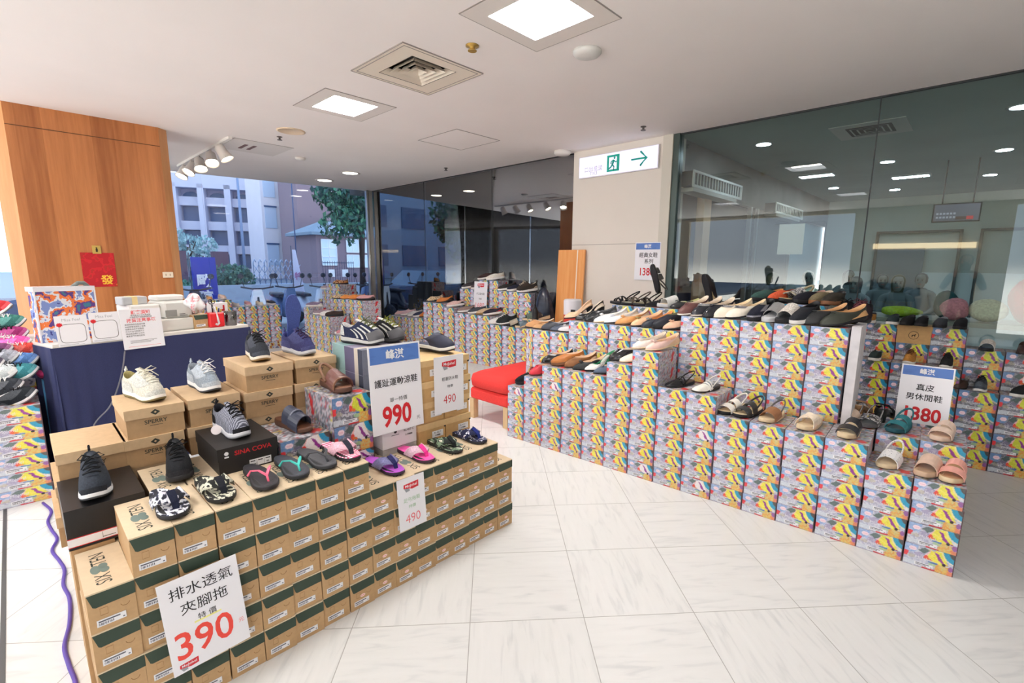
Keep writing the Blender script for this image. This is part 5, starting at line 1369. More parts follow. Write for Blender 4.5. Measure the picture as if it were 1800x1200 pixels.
for i, (c, nm) in enumerate(cols7):
    y = 1.615 + i * .19; z = .9 if y < 2.55 else .77
    shoe('ballet' if i % 2 else 'slipon', FL(c, W_, BE), -9.26, y, z + .001, 0 + (i % 3) * 6, nm + ' shoe under the street window behind the counter', G7)
# --- heap of trainers at the left edge
G8 = 'trainers heaped at the left edge'
hp = [((190, 50, 56), 'crimson', -.02, 1.155, -4.98), ((60, 120, 112), 'deep green', .03, 1.06, -4.86), ((150, 50, 110), 'magenta', .03, .985, -4.78), ((236, 90, 170), 'bright pink', .045, .93, -4.70),
      ((120, 70, 110), 'plum', -.05, .90, -4.62), ((220, 80, 70), 'coral', .07, .885, -4.66), ((160, 164, 176), 'silver grey', -.02, .86, -4.58), ((90, 130, 190), 'sky blue', .06, .83, -4.56),
      ((70, 66, 84), 'dark violet', -.10, .83, -4.52), ((206, 214, 216), 'white and mint', -.03, .78, -4.48), ((60, 130, 140), 'turquoise', .05, .775, -4.46), ((54, 58, 66), 'black', -.03, .70, -4.40), ((40, 44, 50), 'jet black', .03, .64, -4.38)]
for i, (c, nm, y, z, x) in enumerate(hp):
    shoe('sneaker', TR(c, (226, 226, 228), (120, 120, 124), W_ if i % 2 else K_, (150, 150, 156), tuple(min(255, v + 40) for v in c)), x, y - .09, z - .02, 62 + (i % 3) * 6, nm + ' trainer in the heap at the left edge', G8, tilt=(math.radians(16), math.radians(-30)), sc=.95)
# ================================================================== price signs
BLUEH = ramp_mat('sign_blue_brushed', 'noise', 9, [(0, (52, 92, 168)), (.5, (84, 124, 196))], stretch=(1, 1, 3), constant=False, rough=.5)
LOGOR = mat('logo_red', (206, 44, 56), 0.5)
LOGOG = mat('logo_grey', (150, 156, 164), 0.5)
YEL = mat('marker_yellow', (240, 236, 150), 0.6)
GRN = mat('faded_green', (150, 190, 150), 0.6)
PINKR = mat('faded_red', (232, 110, 116), 0.6)
ORR = mat('price_red', (230, 74, 62), 0.6)
CLEAR = mat('card_white', (243, 243, 248), 0.25)
SM = [CLEAR, INK, RED, BLUEH, LOGOR, LOGOG, YEL, GRN, PINKR, ORR, PAPER]
def logo(q, cx, cz, w):
    h = w * .42
    q.prism([(cx - w / 2, cz - h * .1), (cx - w / 2 + w * .02, cz + h * .42), (cx + w / 2, cz + h * .55), (cx + w / 2 - .001, cz - h * .35), (cx + w * .05, cz - h * .45), (cx - w * .1, cz - h * .30)], -.0022, -.0018, 4)
    q.prism([(cx - w / 2 + w * .03, cz - h * .12), (cx - w * .12, cz - h * .30), (cx - w * .1, cz - h * .6), (cx - w * .35, cz - h * .7)], -.0022, -.0018, 5)
    q.text(BRAND, w * .24, cx, cz + h * .06, -.0026, 10, bold=.01)
def sign(w, h, items, loc, rz, label, rx=0.0, ry=0.0, header=None, cat='price sign'):
    """items: ('t', text, size, x, z, ink, bold[, sx]); sheet stands in XZ facing -Y with its foot centre at loc"""
    o = MB().box(-w / 2, -.0015, 0, w / 2, .0015, h).build('price_sign', CLEAR)
    o.location = loc; o.rotation_euler = (rx, ry, rz); tag(o, label, cat)
    if header:
        q = MB(); q.box(-w / 2 + w * .03, -.0020, h - header - w * .03, w / 2 - w * .03, -.0015, h - w * .03)
        hb = q.build('header_band', BLUEH, o)
        q = MB(); q.text('峰淇', header * .62, 0, h - header * .5 - w * .03, -.0026, 0, bold=.03); q.build('lettering', PAPER, hb)
    for it in items:
        q = MB()
        if it[0] == 't': q.text(it[1], it[2], it[3], it[4], -.0022, it[5], bold=it[6], sx=it[7] if len(it) > 7 else 1.0)
        elif it[0] == 'logo': logo(q, *it[1:])
        elif it[0] == 'box': q.box(it[1], -.0020, it[2], it[3], -.0015, it[4], it[5])
        q.build('logo' if it[0] == 'logo' else 'highlight' if it[0] == 'box' else 'price' if it[1].isdigit() else 'lettering', SM, o)
    return o
R90 = PI / 2
sign(.30, .455, [('t', '護趾運動涼鞋', .043, 0, .262, 1, .012, .98), ('t', '單一特價', .026, .005, .168, 1, 0), ('t', '990', .145, -.008, .085, 2, .028, .78), ('t', '元', .022, .118, .045, 1, 0)],
     (-2.118, 1.295, .675), R90, 'tall white price sign with blue band reading 990 in red', rx=math.radians(-3), header=.085)
sign(.206, .325, [('logo', 0, .275, .10), ('t', '輕量防水鞋', .023, .005, .195, 1, 0), ('t', '特價', .018, .005, .150, 1, 0, 1.1), ('t', '490', .070, 0, .075, 2, -.006, .85)],
     (-2.128, 1.63, .70), R90, 'white price sign with red logo reading 490 below the navy clog', rx=math.radians(0))
sign(.232, .335, [('t', '排水透氣', .047, .004, .285, 1, 0), ('t', '夾腳拖', .047, .004, .222, 1, 0), ('box', -.035, .155, .045, .161, 6), ('t', '特 價', .025, .005, .172, 1, 0), ('t', '390', .135, -.012, .095, 9, .012, .88), ('t', '元', .019, .098, .085, 8, 0), ('logo', -.07, .022, .055)],
     (-1.806, .335, .165), R90, 'white price sign reading 390 in red on the front of the kraft wall', rx=math.radians(-3), ry=math.radians(-3))
sign(.148, .25, [('logo', .0, .205, .082), ('t', '足弓拖鞋', .023, 0, .142, 7, 0), ('t', '特價', .018, 0, .108, 7, 0, 1.1), ('t', '490', .062, 0, .05, 8, -.008, .9)],
     (-1.835, 1.18, .292), R90, 'small faded price sign reading 490 hanging on the kraft wall below the purple flip-flop', rx=math.radians(-4))
sign(.34, .45, [('t', '經典女鞋', .062, .01, .30, 1, .01), ('t', '系列', .062, .02, .225, 1, .01), ('t', '1380', .125, .0, .10, 2, .02, .82)], (-2.955, 5.268, 1.36), 0, 'white sign with blue band reading 1380 taped to the pier', header=.075)
sign(.30, .46, [('logo', 0, .40, .15), ('t', '手工縫女鞋', .038, 0, .27, 1, 0), ('t', '特價', .032, 0, .19, 1, 0), ('t', '1680', .11, 0, .09, 8, 0)], (-5.70, 4.99, .80), .03, 'white sign reading 1680 among the shoes at the far glass', rx=math.radians(-4))
x, y, z = F(2.83, .665, .575)
sign(.252, .36, [('t', '真皮', .044, .0, .225, 1, .012), ('t', '男休閒鞋', .044, .0, .165, 1, .012), ('t', '1380', .112, .005, .06, 2, .03, .85)], (x, y, z + .015), FA, 'white sign with blue band about mens shoes, behind the teal sandal', rx=math.radians(-6), header=.058)
q = MB(); q.box(-.024, 0, .5885, .024, .30, 1.19); x, y, _ = F(2.479, .335); o = q.build('foam_edge_board', mat('foam_white', (214, 212, 216), 0.7, noise=12, amt=0.12)); o.location = (x, y, 0); o.rotation_euler = (0, 0, FA); tag(o, 'white foam edge board closing the right end of the tallest wall', 'board')

# ================================================================== cash counter
CX, CY, CR = -4.30, .13, math.atan2(1.23, -.32)
def C(u, v, z=1.0):            # u along the counter front, v back from it
    return (CX + u * math.cos(CR) - v * math.sin(CR), CY + u * math.sin(CR) + v * math.cos(CR), z)
t = empty('cash_counter', C(0, 0, 0), CR); tag(t, 'cash counter draped with a navy cloth in front of the wood column', 'counter')
q = MB(); q.box(-.005, .0, .965, 1.275, .62, .992); q.build('tabletop', mat('counter_white', (226, 222, 216), 0.5), t)
q = MB(); xs_ = np.linspace(-.02, 1.29, 70); R = []
for z, am in ((.97, 0), (.95, .15), (.6, .7), (.25, 1), (.01, 1.2)):
    R.append([(x, -.004 - am * (.022 * max(0, 1 - x / .3) * (1 + math.sin(x * 60)) + .006 * (1 + math.sin(x * 21))), z) for x in xs_])
q.loft(R, 0, True, False)
R = []
for z, am in ((.97, 0), (.6, .7), (.01, 1.2)): R.append([(-.012 - am * .012 * (1 + math.sin(y * 50)), y, z) for y in np.linspace(-.004 - am * .04, .6, 24)])
q.loft(R, 0, True, False)
R = []
for z in (.97, .01): R.append([(1.285, y, z) for y in (-.004, .3, .6)])
q.loft(R, 0, True, False)
q.build('navy_cloth', mat('navy_cloth', (44, 50, 88), 0.9, noise=260, amt=0.14, bump=0.2, bscale=300), t)
for (u, v) in ((.04, .06), (1.22, .06), (.04, .56), (1.22, .56)): MB().box(u, v, 0, u + .04, v + .04, .965).build('leg', STEEL, t)
# clear case with a painted box in it
ART = ramp_mat('painted_art', 'noise', 11, [(0, (56, 60, 130)), (.36, (120, 140, 196)), (.45, (220, 224, 232)), (.5, (226, 120, 60)), (.56, (90, 60, 130)), (.62, (60, 120, 140)), (.7, (240, 206, 90))], detail=4)
o = MB().box(-.15, 0, 0, .15, .12, .34, 0).build('display_box', ART); o.location = C(.14, .14, .9925); o.rotation_euler = (0, 0, CR); tag(o, 'box covered in bright painted art standing in a clear case on the counter', 'box')
q = MB(); q.box(-.158, -.006, .335, .158, .126, .365); q.box(-.158, -.008, 0, -.150, -.002, .335); q.box(.150, -.008, 0, .158, -.002, .335); q.build('case_edge', mat('acrylic_white', (232, 232, 238), 0.2), o)
q = MB(); q.tube([(.06, .05, .36), (.09, .05, .385), (.12, .05, .385), (.14, .05, .36)], .014, 8); q.build('lid_clip', mat('clip_grey', (110, 118, 116), 0.4), o)
def card(w, h, build, loc, rz, label, rx=0.0, name='notice_card', cat='card'):
    o = MB().box(-w / 2, -.001, 0, w / 2, .001, h).build(name, CLEAR); o.location = loc; o.rotation_euler = (rx, 0, rz); tag(o, label, cat)
    q = MB(); build(q); q.build('lettering', SM, o); return o
def qr_card(q):
    q.text('Miss Feel', .026, .0, .172, -.0016, 5, bold=-.008)
    n = 40; rr = lambda a, b, k: [(a * sgp(math.cos(2 * PI * i / n), .4), k, .082 + b * sgp(math.sin(2 * PI * i / n), .4)) for i in range(n)]
    q.loft([rr(.068, .062, -.0014), rr(.0655, .0595, -.0014)], 1)
    q.poly([(-.062 + r * math.cos(a), -.0018, .142 + r * math.sin(a) * .8) for a, r in [(2 * PI * i / 20, .013 if i % 2 else .019) for i in range(20)]], 2)
    for i in range(2): q.box(-.075, -.0014, .006 + i * .005, .05 - i * .03, -.001, .0075 + i * .005, 5)
card(.165, .20, qr_card, C(.105, -.012, .975), CR, 'white card with a rounded frame, left one of two on the counter edge', rx=math.radians(-6))
card(.165, .20, qr_card, C(.280, -.012, .982), CR, 'white card with a rounded frame, right one of two on the counter edge', rx=math.radians(-6))
def notice(q):
    q.text('顧客須知', .030, .0, .262, -.0016, 8, bold=.02); q.text('換貨注意事項', .030, .0, .205, -.0016, 8, bold=.02)
    q.text('商品售出七日內憑發票', .0125, .0, .240, -.0016, 1); q.text('可換貨恕不退款敬請見諒', .0125, .0, .2265, -.0016, 1)
    for i, s_ in enumerate(('請保持商品及鞋盒完整', '未經穿著並請附上發票', '特價商品恕不退換貨', '尺寸不合可更換尺寸', '瑕疵商品請於七日內', '攜帶至門市辦理更換')):
        q.text(s_, .0125, -.105, .176 - i * .0165, -.0016, 1, align='L')
    for i in range(3): q.box(-.085, -.0014, .058 - i * .008, .08 - i * .02, -.001, .060 - i * .008, 1)
    q.box(-.10, -.0014, .016, .10, -.001, .018, 8)
card(.255, .285, notice, C(.49, -.022, .905), CR, 'customer notice sheet with red headings hanging over the counter edge', rx=math.radians(-4), name='notice_sheet', cat='notice')
def thing_box(name, u, v, z, w, d, h, m, label, cat, rz=0.0, bev=.006):
    o = MB().box(-w / 2, -d / 2, 0, w / 2, d / 2, h, bev=bev).build(name, m); o.location = C(u, v, z); o.rotation_euler = (0, 0, CR + rz); tag(o, label, cat); return o
dr = thing_box('money_box', .68, .25, .9925, .40, .36, .095, mat('drawer_grey', (206, 204, 198), 0.5), 'pale grey cash drawer under the printer on the counter', 'cash drawer')
MB().box(-.19, -.184, .012, .19, -.18, .085).build('drawer_front', mat('drawer_front', (216, 214, 208), 0.5), dr)
pr_ = thing_box('receipt_printer', .80, .24, 1.088, .20, .26, .13, mat('printer_grey', (216, 216, 212), 0.45), 'pale grey receipt printer on the cash drawer', 'printer', bev=.012)
MB().box(-.098, -.136, .015, -.02, -.129, .065).build('paper_slot', mat('slot_grey', (140, 140, 138), 0.5), pr_)
MB().box(-.10, -.02, .13, .10, .12, .175, bev=.012).build('cover', mat('printer_light', (226, 225, 222), 0.4), pr_)
q = MB(); q.box(.0, -.1345, .03, .04, -.130, .033); q.box(.0, -.1345, .018, .055, -.130, .021); q.build('print_mark', INK, pr_)
o = thing_box('invoice_machine', .60, .28, 1.088, .20, .22, .115, mat('printer_white', (230, 228, 224), 0.45), 'white invoice machine left of the receipt printer', 'machine', bev=.01)
MB().box(-.06, -.1125, .05, .03, -.110, .055).build('print_mark', mat('mark_red', (190, 90, 90), .6), o)
o = thing_box('terminal_box', .56, .28, 1.2035, .16, .12, .06, mat('box_grey', (190, 192, 194), 0.5), 'small grey box with yellow tape on the invoice machine', 'box')
MB().box(-.02, -.0615, -.0005, .015, .0615, .0615).build('tape', mat('tape_yellow', (228, 206, 150), 0.5), o)
o = kbox(*C(.93, .06, .9925), 'small kraft box with green flap on the counter, under the pink bags', None, rz=CR); o.scale = (1.0, .6, .85)
q = MB()
def lump(q, rx, ry, rz_, n=14, m=9, seed=1, amp=.18, mi=0, base=0.0, M=None):
    rs = random.Random(seed); ph = [rs.uniform(0, 6.28) for _ in range(6)]; R = []
    for j in range(m + 1):
        b = PI * j / m; ring = []
        for i in range(n):
            a = 2 * PI * i / n
            k = 1 + amp * (math.sin(3 * a + ph[0] + 2 * b) * .5 + math.sin(5 * a + ph[1] - 3 * b) * .3 + math.sin(4 * b + ph[2] + a) * .4)
            ring.append((rx * math.sin(b) * math.cos(a) * k, ry * math.sin(b) * math.sin(a) * k, base + rz_ - rz_ * math.cos(b) * (1 if b > 1.2 else min(1, k))))
        R.append(ring)
    q.loft(R, mi, True, True, M=M); return q
lump(q, .07, .055, .085, 20, 14, seed=4, amp=.55); o = q.build('plastic_bag', ramp_mat('bag_pink_white', 'noise', 22, [(0, (244, 244, 246)), (.5, (240, 220, 226)), (.56, (236, 160, 170)), (.62, (246, 246, 248))], rough=.25), fix=True); o.location = C(.92, .12, 1.108); tag(o, 'crumpled pink and white plastic bag on the small kraft box', 'bag')
t = empty('pen_holder', C(1.04, .06, .9925), CR); tag(t, 'red holder with pens, scissors and tape dispenser on the counter', 'pen holder')
MB().box(-.06, -.03, .0, .06, .05, .12, bev=.008).build('red_box', mat('holder_red', (222, 44, 50), 0.4), t)
q = MB(); q.tube([(-.02, -.034, .03), (-.005, -.036, .02), (.008, -.034, .03), (-.002, -.02, .13), (-.012, -.01, .17)], .009, 6); q.build('tape_strip', mat('tape_silver', (206, 206, 210), .3, metal=.3), t)
q = MB(); q.tube([(-.01, .01, .11), (-.012, .01, .19)], .006, 6); n_ = 12
for s in (1, -1): q.tube([(-.012 + s * .012 + .011 * math.cos(2 * PI * i / n_), .01, .212 + .02 * math.sin(2 * PI * i / n_)) for i in range(n_ + 1)], .0035, 5)
q.build('scissors', mat('scissor_dark', (50, 40, 50), .4), t)
for i, c in enumerate(((206, 180, 50), (40, 50, 110), (180, 160, 60))): q = MB(); q.tube([(.02 + i * .013, .01, .1), (.025 + i * .016, .012, .165 - .012 * i)], .006, 6); q.build('pen', mat('pen_%d' % i, c, .4), t)
o = thing_box('white_carton', 1.14, .20, .9925, .12, .10, .19, PAPER, 'white carton with red tape behind the red pen holder', 'box', bev=.002)
q = MB(); q.box(-.005, -.0515, .12, .03, -.0505, .135); q.box(.018, -.0515, .12, .032, -.0505, .17); q.build('red_tape', RED, o)
q = MB(); q.lathe([(.045, 0), (.048, .12), (.044, .12), (.042, .004)], 18, caps=(True, True)); o = q.build('plastic_cup', glass_mat('clear_plastic', (.93, .93, .95), .12, .08)); o.location = C(1.17, .07, .9925); tag(o, 'clear plastic tub at the right end of the counter', 'tub')
q = MB(); q.tube(smooth([C(.36, -.03, .90), C(.33, -.035, .77), C(.28, -.04, .63), C(.22, -.045, .52), C(.13, -.05, .43), C(.06, -.06, .25), C(.02, -.07, .012)]), .0045, 6); tag(q.build('hanging_wire', mat('cord_grey', (120, 120, 130), 0.5)), 'thin grey cord hanging down in front of the navy cloth', 'cord')
q = MB(); pts = [(-4.18, -.03), (-4.0, .0), (-3.85, -.02), (-3.70, -.01), (-3.56, .005), (-3.43, -.02), (-3.28, .0), (-3.16, .012), (-3.01, 0), (-2.86, .012), (-2.66, .0), (-2.5, -.025), (-2.36, -.02), (-2.2, -.012), (-2.0, -.06), (-1.7, -.15)]
q.tube(smooth([(x, y, .008) for x, y in pts]), .0075, 8); tag(q.build('power_cable', mat('cable_purple', (92, 70, 160), 0.45)), 'purple cable running over the floor along the left of the display', 'cable')
# goods squeezed between the heap and the counter
o = MB().box(-.10, -.05, 0, .10, .05, .98).build('upright_carton', ramp_mat('carton_pink_white', 'wave', 7, [(0, (236, 220, 220)), (.55, (240, 236, 234)), (.7, (90, 60, 60)), (.8, (232, 150, 160))], stretch=(1, 1, .3))); o.location = (-5.06, .06, 0); tag(o, 'tall pink and white carton between the trainers and the counter', 'carton')
q = MB(); lump(q, .09, .05, .035, seed=9, amp=.12); o = q.build('folded_cloth', mat('cloth_magenta', (170, 40, 100), .9), fix=True); o.location = (-4.55, .085, .74); tag(o, 'magenta folded cloth beside the left end of the counter', 'cloth')
o = MB().box(-.05, -.03, 0, .05, .03, .74).build('narrow_carton', mat('carton_blue', (84, 160, 210), .5)); o.location = (-4.55, .085, 0); tag(o, 'narrow light blue carton below the magenta cloth', 'carton')

# on the wood column
q = MB(); q.box(-.135, -.002, 0, .135, .001, .36); o = q.build('wall_poster', ramp_mat('poster_red', 'noise', 12, [(0, (176, 20, 30)), (.52, (196, 28, 36)), (.6, (170, 36, 30)), (.72, (206, 90, 40))])); o.location = (-6.896, .645, 1.25); o.rotation_euler = (0, 0, R90); tag(o, 'red new year poster with a gold character on the wood column', 'poster')
q = MB(); q.text('發', .105, .055, .075, -.0032, 0, bold=.02); q.build('lettering', mat('gold_print', (240, 190, 60), .5), o)
q = MB(); q.box(-.035, -.006, 0, .035, 0, .085); q.tube([(.0, -.007, .02), (.0, -.011, .05), (0, -.007, .065)], .008, 6, 1); o = q.build('wall_hook', [mat('brass_plate', (206, 176, 96), .35, metal=.5), mat('hook_dark', (60, 50, 40), .5)]); o.location = (-6.893, .645, 1.60); o.rotation_euler = (0, 0, R90); tag(o, 'small brass hook plate above the red poster', 'hook')
q = MB(); q.box(-.05, -.010, 0, .05, 0, .065, bev=.003); o = q.build('wall_outlet', mat('outlet_cream', (236, 222, 200), .5)); o.location = (-6.89, 1.24, 1.34); o.rotation_euler = (0, 0, R90); tag(o, 'cream wall outlet near the right edge of the wood column', 'outlet')
for dx in (-.02, .02): MB().box(dx - .004, -.012, .02, dx + .004, -.0095, .045).build('socket_slot', mat('slot_tan', (170, 150, 120), .6), o)

# red seat
t = empty('red_seat', (-3.345, 3.54, 0)); tag(t, 'red upholstered bench seat with light wooden legs at the end of the front row', 'bench')
REDF = mat('red_fabric', (228, 62, 58), 0.85, noise=160, amt=0.08, bump=0.2, bscale=260)
MB().box(-.272, -.515, .20, .272, .515, .315, bev=.02).build('seat_base', REDF, t)
q = MB(); R = []
for z, e in ((.325, .02), (.335, .0), (.40, -.008), (.45, .004), (.475, .05), (.482, .16)):
    R.append([((.275 - e) * sgp(math.cos(a), .22), (.522 - e) * sgp(math.sin(a), .18), z) for a in [2 * PI * i / 40 for i in range(40)]])
q.loft(R, 0, True, True, (True, True)); q.build('seat_cushion', REDF, t)
for sx in (1, -1):
    for sy in (1, -1): MB().box(sx * .242 - .03, sy * .485 - .03, 0, sx * .242 + .03, sy * .485 + .03, .205).build('leg', mat('pale_beech', (216, 186, 142), .5, noise=20, amt=.06), t)

# exit sign
t = MB().box(-.57, -.03, 0, .57, .0, .265).build('exit_sign', mat('exit_frame', (226, 224, 232), .4)); t.location = (-3.435, 5.272, 2.645); tag(t, 'lit white exit sign with green running man and arrow on the pier', 'sign')
MB().box(-.56, -.034, .01, .56, -.0305, .255).build('lit_face', emit('exit_face', (228, 222, 250), .95), t)
EG = mat('exit_green', (16, 176, 156), .5)
q = MB()
q.loft([[(-.13, -.036, .035), (.05, -.036, .035), (.05, -.036, .23), (-.13, -.036, .23)], [(-.100, -.036, .06), (.012, -.036, .06), (.012, -.036, .205), (-.100, -.036, .205)]])
def stroke(q, pts, r): q.tube([(x, -.037, z) for x, z in pts], r, 5, 0)
q.lathe([(.014, 0), (.014, .001)], 12, 0, T(-.022, -.036, .192, 0, PI / 2))
stroke(q, [(-.03, .17), (-.05, .115)], .013); stroke(q, [(-.05, .115), (-.025, .09), (-.03, .05)], .009); stroke(q, [(-.05, .115), (-.075, .085), (-.105, .07)], .009)
stroke(q, [(-.03, .165), (-.002, .14), (.012, .15)], .007); stroke(q, [(-.035, .168), (-.065, .155), (-.075, .125)], .007)
stroke(q, [(.22, .135), (.42, .135)], .011); stroke(q, [(.34, .215), (.425, .135), (.34, .055)], .012)
q.build('running_man_and_arrow', EG, t)
q = MB(); q.text('緊急出口', .07, 0, .10, -.0365, 0, sx=-1.0); q.text('EXIT', .055, 0, .045, -.0365, 0, sx=-1.0)
q.v = [(x - .335, y, z) for x, y, z in q.v]; q.build('faint_lettering', mat('faint_grey', (206, 202, 222), .5), t)

# corner of the pier: board, cartons, umbrella, bag
o = MB().box(-.225, -.012, 0, .225, .012, 1.735).build('leaning_board', wood_mat('orange_veneer', (226, 150, 80), (244, 186, 122))); o.location = (-4.085, 5.15, 0); o.rotation_euler = (math.radians(-3), 0, 0); tag(o, 'orange wood board leaning against the pier', 'board')
MB().box(.10, -.0135, .0, .115, -.0122, 1.73).build('reflection_strip', mat('reflection_white', (244, 236, 220), .4), o)  # white reflection on the board, painted as an added strip
o = MB().box(-.15, -.12, 0, .15, .12, .82).build('tall_carton', ramp_mat('carton_rose', 'noise', 14, [(0, (226, 216, 214)), (.5, (240, 190, 190)), (.6, (214, 222, 206))])); o.location = (-3.66, 4.78, 0); tag(o, 'pale rose carton carrying the white canister by the pier', 'carton')
q = MB(); q.lathe([(.11, 0), (.11, .10)], 20, 1); q.lathe([(.11, .10), (.112, .27), (.10, .29), (.03, .292)], 20, 0, caps=(False, True)); q.box(.05, -.10, .13, .11, -.085, .17, 2)
o = q.build('paper_canister', [mat('canister_white', (232, 232, 238), .4), mat('canister_red', (206, 60, 52), .4), BLACK], fix=True); o.location = (-3.68, 4.76, .82); tag(o, 'white canister with a red band in front of the orange board', 'canister')
q = MB(); q.tube([(0, 0, 0), (0, 0, .35)], .008, 8, 1); q.tube([(0, 0, .3), (0, 0, .5), (0, 0, .9), (0, 0, .98)], [.015, .035, .045, .012], 10); q.tube([(0, 0, .97), (0, 0, 1.15), (.02, 0, 1.18), (.04, 0, 1.16)], .010, 8)
o = q.build('folded_umbrella', [BLACK, STEEL]); o.location = (-4.27, 4.72, 0); tag(o, 'folded black umbrella standing beside the orange board', 'umbrella')
q = MB(); lump(q, .17, .14, .61, 22, 14, 5, .14); o = q.build('refuse_bag', mat('bag_black', (40, 46, 62), .22, noise=14, amt=.4), fix=True); o.location = (-4.48, 5.13, 0); tag(o, 'large black plastic bag behind the shoes at the far glass', 'bag')
# ================================================================== the room behind the partition glass
ADW = mat('lobby_wall', (176, 188, 184), 0.8, noise=2, amt=0.05)
struct(MB().box(-2.75, 13.0, 0, 3.7, 13.1, H).build('wall_far', ADW))
q = MB(); q.add([(-2.72, GY + .06, H), (3.7, GY + .06, H), (3.7, 13.1, H), (-2.72, 13.1, H)], [(0, 3, 2, 1)]); q.box(-2.72, GY + .06, H + .02, 3.7, 13.1, H + .1); struct(q.build('ceiling_lobby', mat('lobby_ceiling', (146, 160, 156), 0.9, noise=1.5, amt=0.06)))
q = MB(); q.box(-2.80, 5.45, 2.44, -2.72, 13, H); q.box(-2.80, 5.45, 0, -2.72, 5.6, H); q.box(-2.80, 6.2, 0, -2.70, 6.42, 2.5, 1); q.box(-2.80, 8.2, 0, -2.74, 10.2, 2.44); q.box(-2.86, 5.6, 0, -2.84, 8.2, 2.44, 2)
struct(q.build('wall_lobby', [mat('lobby_stone', (104, 102, 98), 0.6, noise=3, amt=0.15), mat('copper_post', (214, 176, 136), 0.35), mat('dusk_panel', (44, 34, 38), 0.5)]))
struct(MB().box(-2.84, 10.2, 0, -2.80, 13, 2.44).build('window_lobby', mat('lobby_pale_glass', (150, 176, 186), 0.2)))
for i, y in enumerate((7.95, 8.25, 10.15)): struct(MB().box(-2.76, y - .03, 0, -2.70, y + .03, 2.44).build('trim_%d' % (20 + i), STEEL))
q = MB(); q.box(-2.2, 12.98, 0, 3.6, 13.0, 1.45); struct(q.build('wall_panel_frosted', mat('frosted_band', (206, 220, 222), 0.6)))
for i, (x0, x1) in enumerate(((-1.75, -.35), (-.1, 1.9))):
    q = MB()
    for a, b, c, d in ((x0, x0 + .05, 0, 2.3), (x1 - .05, x1, 0, 2.3), (x0, x1, 2.25, 2.3)): q.box(a, 12.9, c, b, 12.97, d)
    struct(q.build('door_%d' % (i + 1), mat('lobby_door_frame', (70, 78, 80), 0.5)))
q = MB(); q.box(-1.7, 12.93, 1.0, -.9, 12.96, 1.95); tag(q.build('notice_board', mat('board_bluegrey', (104, 122, 134), .5)), 'blue grey board on the lobby door behind the glass', 'board')
def air_curtain(y0, y1, z0, z1, label):
    t = MB().box(-2.72, y0, z0, -2.56, y1, z1).build('air_curtain', mat('curtain_dark', (60, 62, 60), .5)); tag(t, label, 'air curtain', 'air curtains above the lobby doors')
    q = MB(); q.box(-2.56, y0, z0 - .02, -2.545, y1, z0 + .01); q.box(-2.56, y0, z1 - .015, -2.545, y1, z1 + .01); q.box(-2.56, y0, z0, -2.545, y0 + .02, z1); q.box(-2.56, y1 - .02, z0, -2.545, y1, z1)
    n = int((y1 - y0) / .085)
    for i in range(n): yy = y0 + (i + .5) * (y1 - y0) / n; q.box(-2.56, yy - .006, z0, -2.55, yy + .006, z1)
    q.build('grille', mat('grille_white', (222, 222, 218), .5), t)
    MB().box(-2.72, y0, z0 - .07, -2.54, y1 - .2, z0 - .025).build('air_outlet', mat('outlet_grey', (176, 174, 168), .5), t)
air_curtain(5.5, 7.05, 2.46, 2.62, 'long white air curtain grille behind the glass, nearest the pier')
air_curtain(8.6, 10.2, 2.42, 2.56, 'smaller air curtain grille farther back behind the glass')
AL = emit('lobby_downlight', (226, 240, 255), 60.0)
for x, y, lab in ((-2.41 + .3, 6.42, 'lobby downlight nearest the pier behind the glass'), (.03, 8.63, 'bright lobby downlight at the right edge behind the glass'), (-1.14, 8.56, 'lobby downlight near the middle seam of the glass'), (-2.2, 10.7, 'small lobby downlight over the far doors'), (-.08, 10.74, 'lobby downlight above the display board'), (-1.38, 11.64, 'lobby downlight farthest back'), (.09, 6.48, 'lobby downlight at the upper right corner of the glass')):
    d = round_fit('downlight', x, y, [(0.11, 0), (0.11, -.006), (0.085, -.006)], mat('fit_grey', (150, 156, 156), .5), lab, 'ceiling light', group='lobby downlights'); MB().lathe([(.08, -.008), (.08, -.006)], 18).build('lens', AL, d)
for x, y, lab in ((-2.1, 8.99, 'louvred lobby light behind the hanging white card'), (-1.0, 10.0, 'louvred lobby light over the far door')):
    t = MB().box(-.25, -.12, -.03, .25, .12, 0).build('louvre_light', mat('fit_grey', (150, 156, 156))); t.location = (x, y, H); tag(t, lab, 'ceiling light', 'louvred lobby lights')
    for i in range(5): MB().box(-.235 + i * .095, -.10, -.034, -.155 + i * .095, .10, -.031).build('lamp_cell', emit('louvre_glow', (232, 242, 250), 12.0), t)
t = empty('lobby_diffuser', (-1.045, 6.48, H)); tag(t, 'square air diffuser in the grey lobby ceiling behind the glass', 'air vent')
q = MB(); q.box(-.33, -.33, -.008, .33, .33, 0); q.build('frame', mat('fit_pale', (170, 172, 168), .6), t); MB().box(-.2, -.2, -.012, .2, .2, -.008).build('opening', DARK, t)
for i in range(3):
    f = .17 - i * .055; MB().loft([[(-f, -f, -.014), (f, -f, -.014), (f, f, -.014), (-f, f, -.014)], [(-f + .015, -f + .015, -.013), (f - .015, -f + .015, -.013), (f - .015, f - .015, -.013), (-f + .015, f - .015, -.013)]]).build('louvre', mat('fit_pale', (170, 172, 168)), t)
t = MB().box(-.25, -.03, 0, .25, .03, .25).build('display_board', BLACK); t.location = (-.35, 9.0, 2.17); t.rotation_euler = (0, 0, .1); tag(t, 'hanging black queue display board behind the glass', 'display board')
q = MB(); q.box(-.235, -.033, .015, .235, -.031, .235)
q.build('screen', mat('screen_grey', (96, 98, 116), .3), t)
q = MB()
for r in range(2):
    for c in range(6): q.box(-.21 + c * .036, -.035, .05 + r * .05, -.185 + c * .036, -.033, .075 + r * .05, 0)
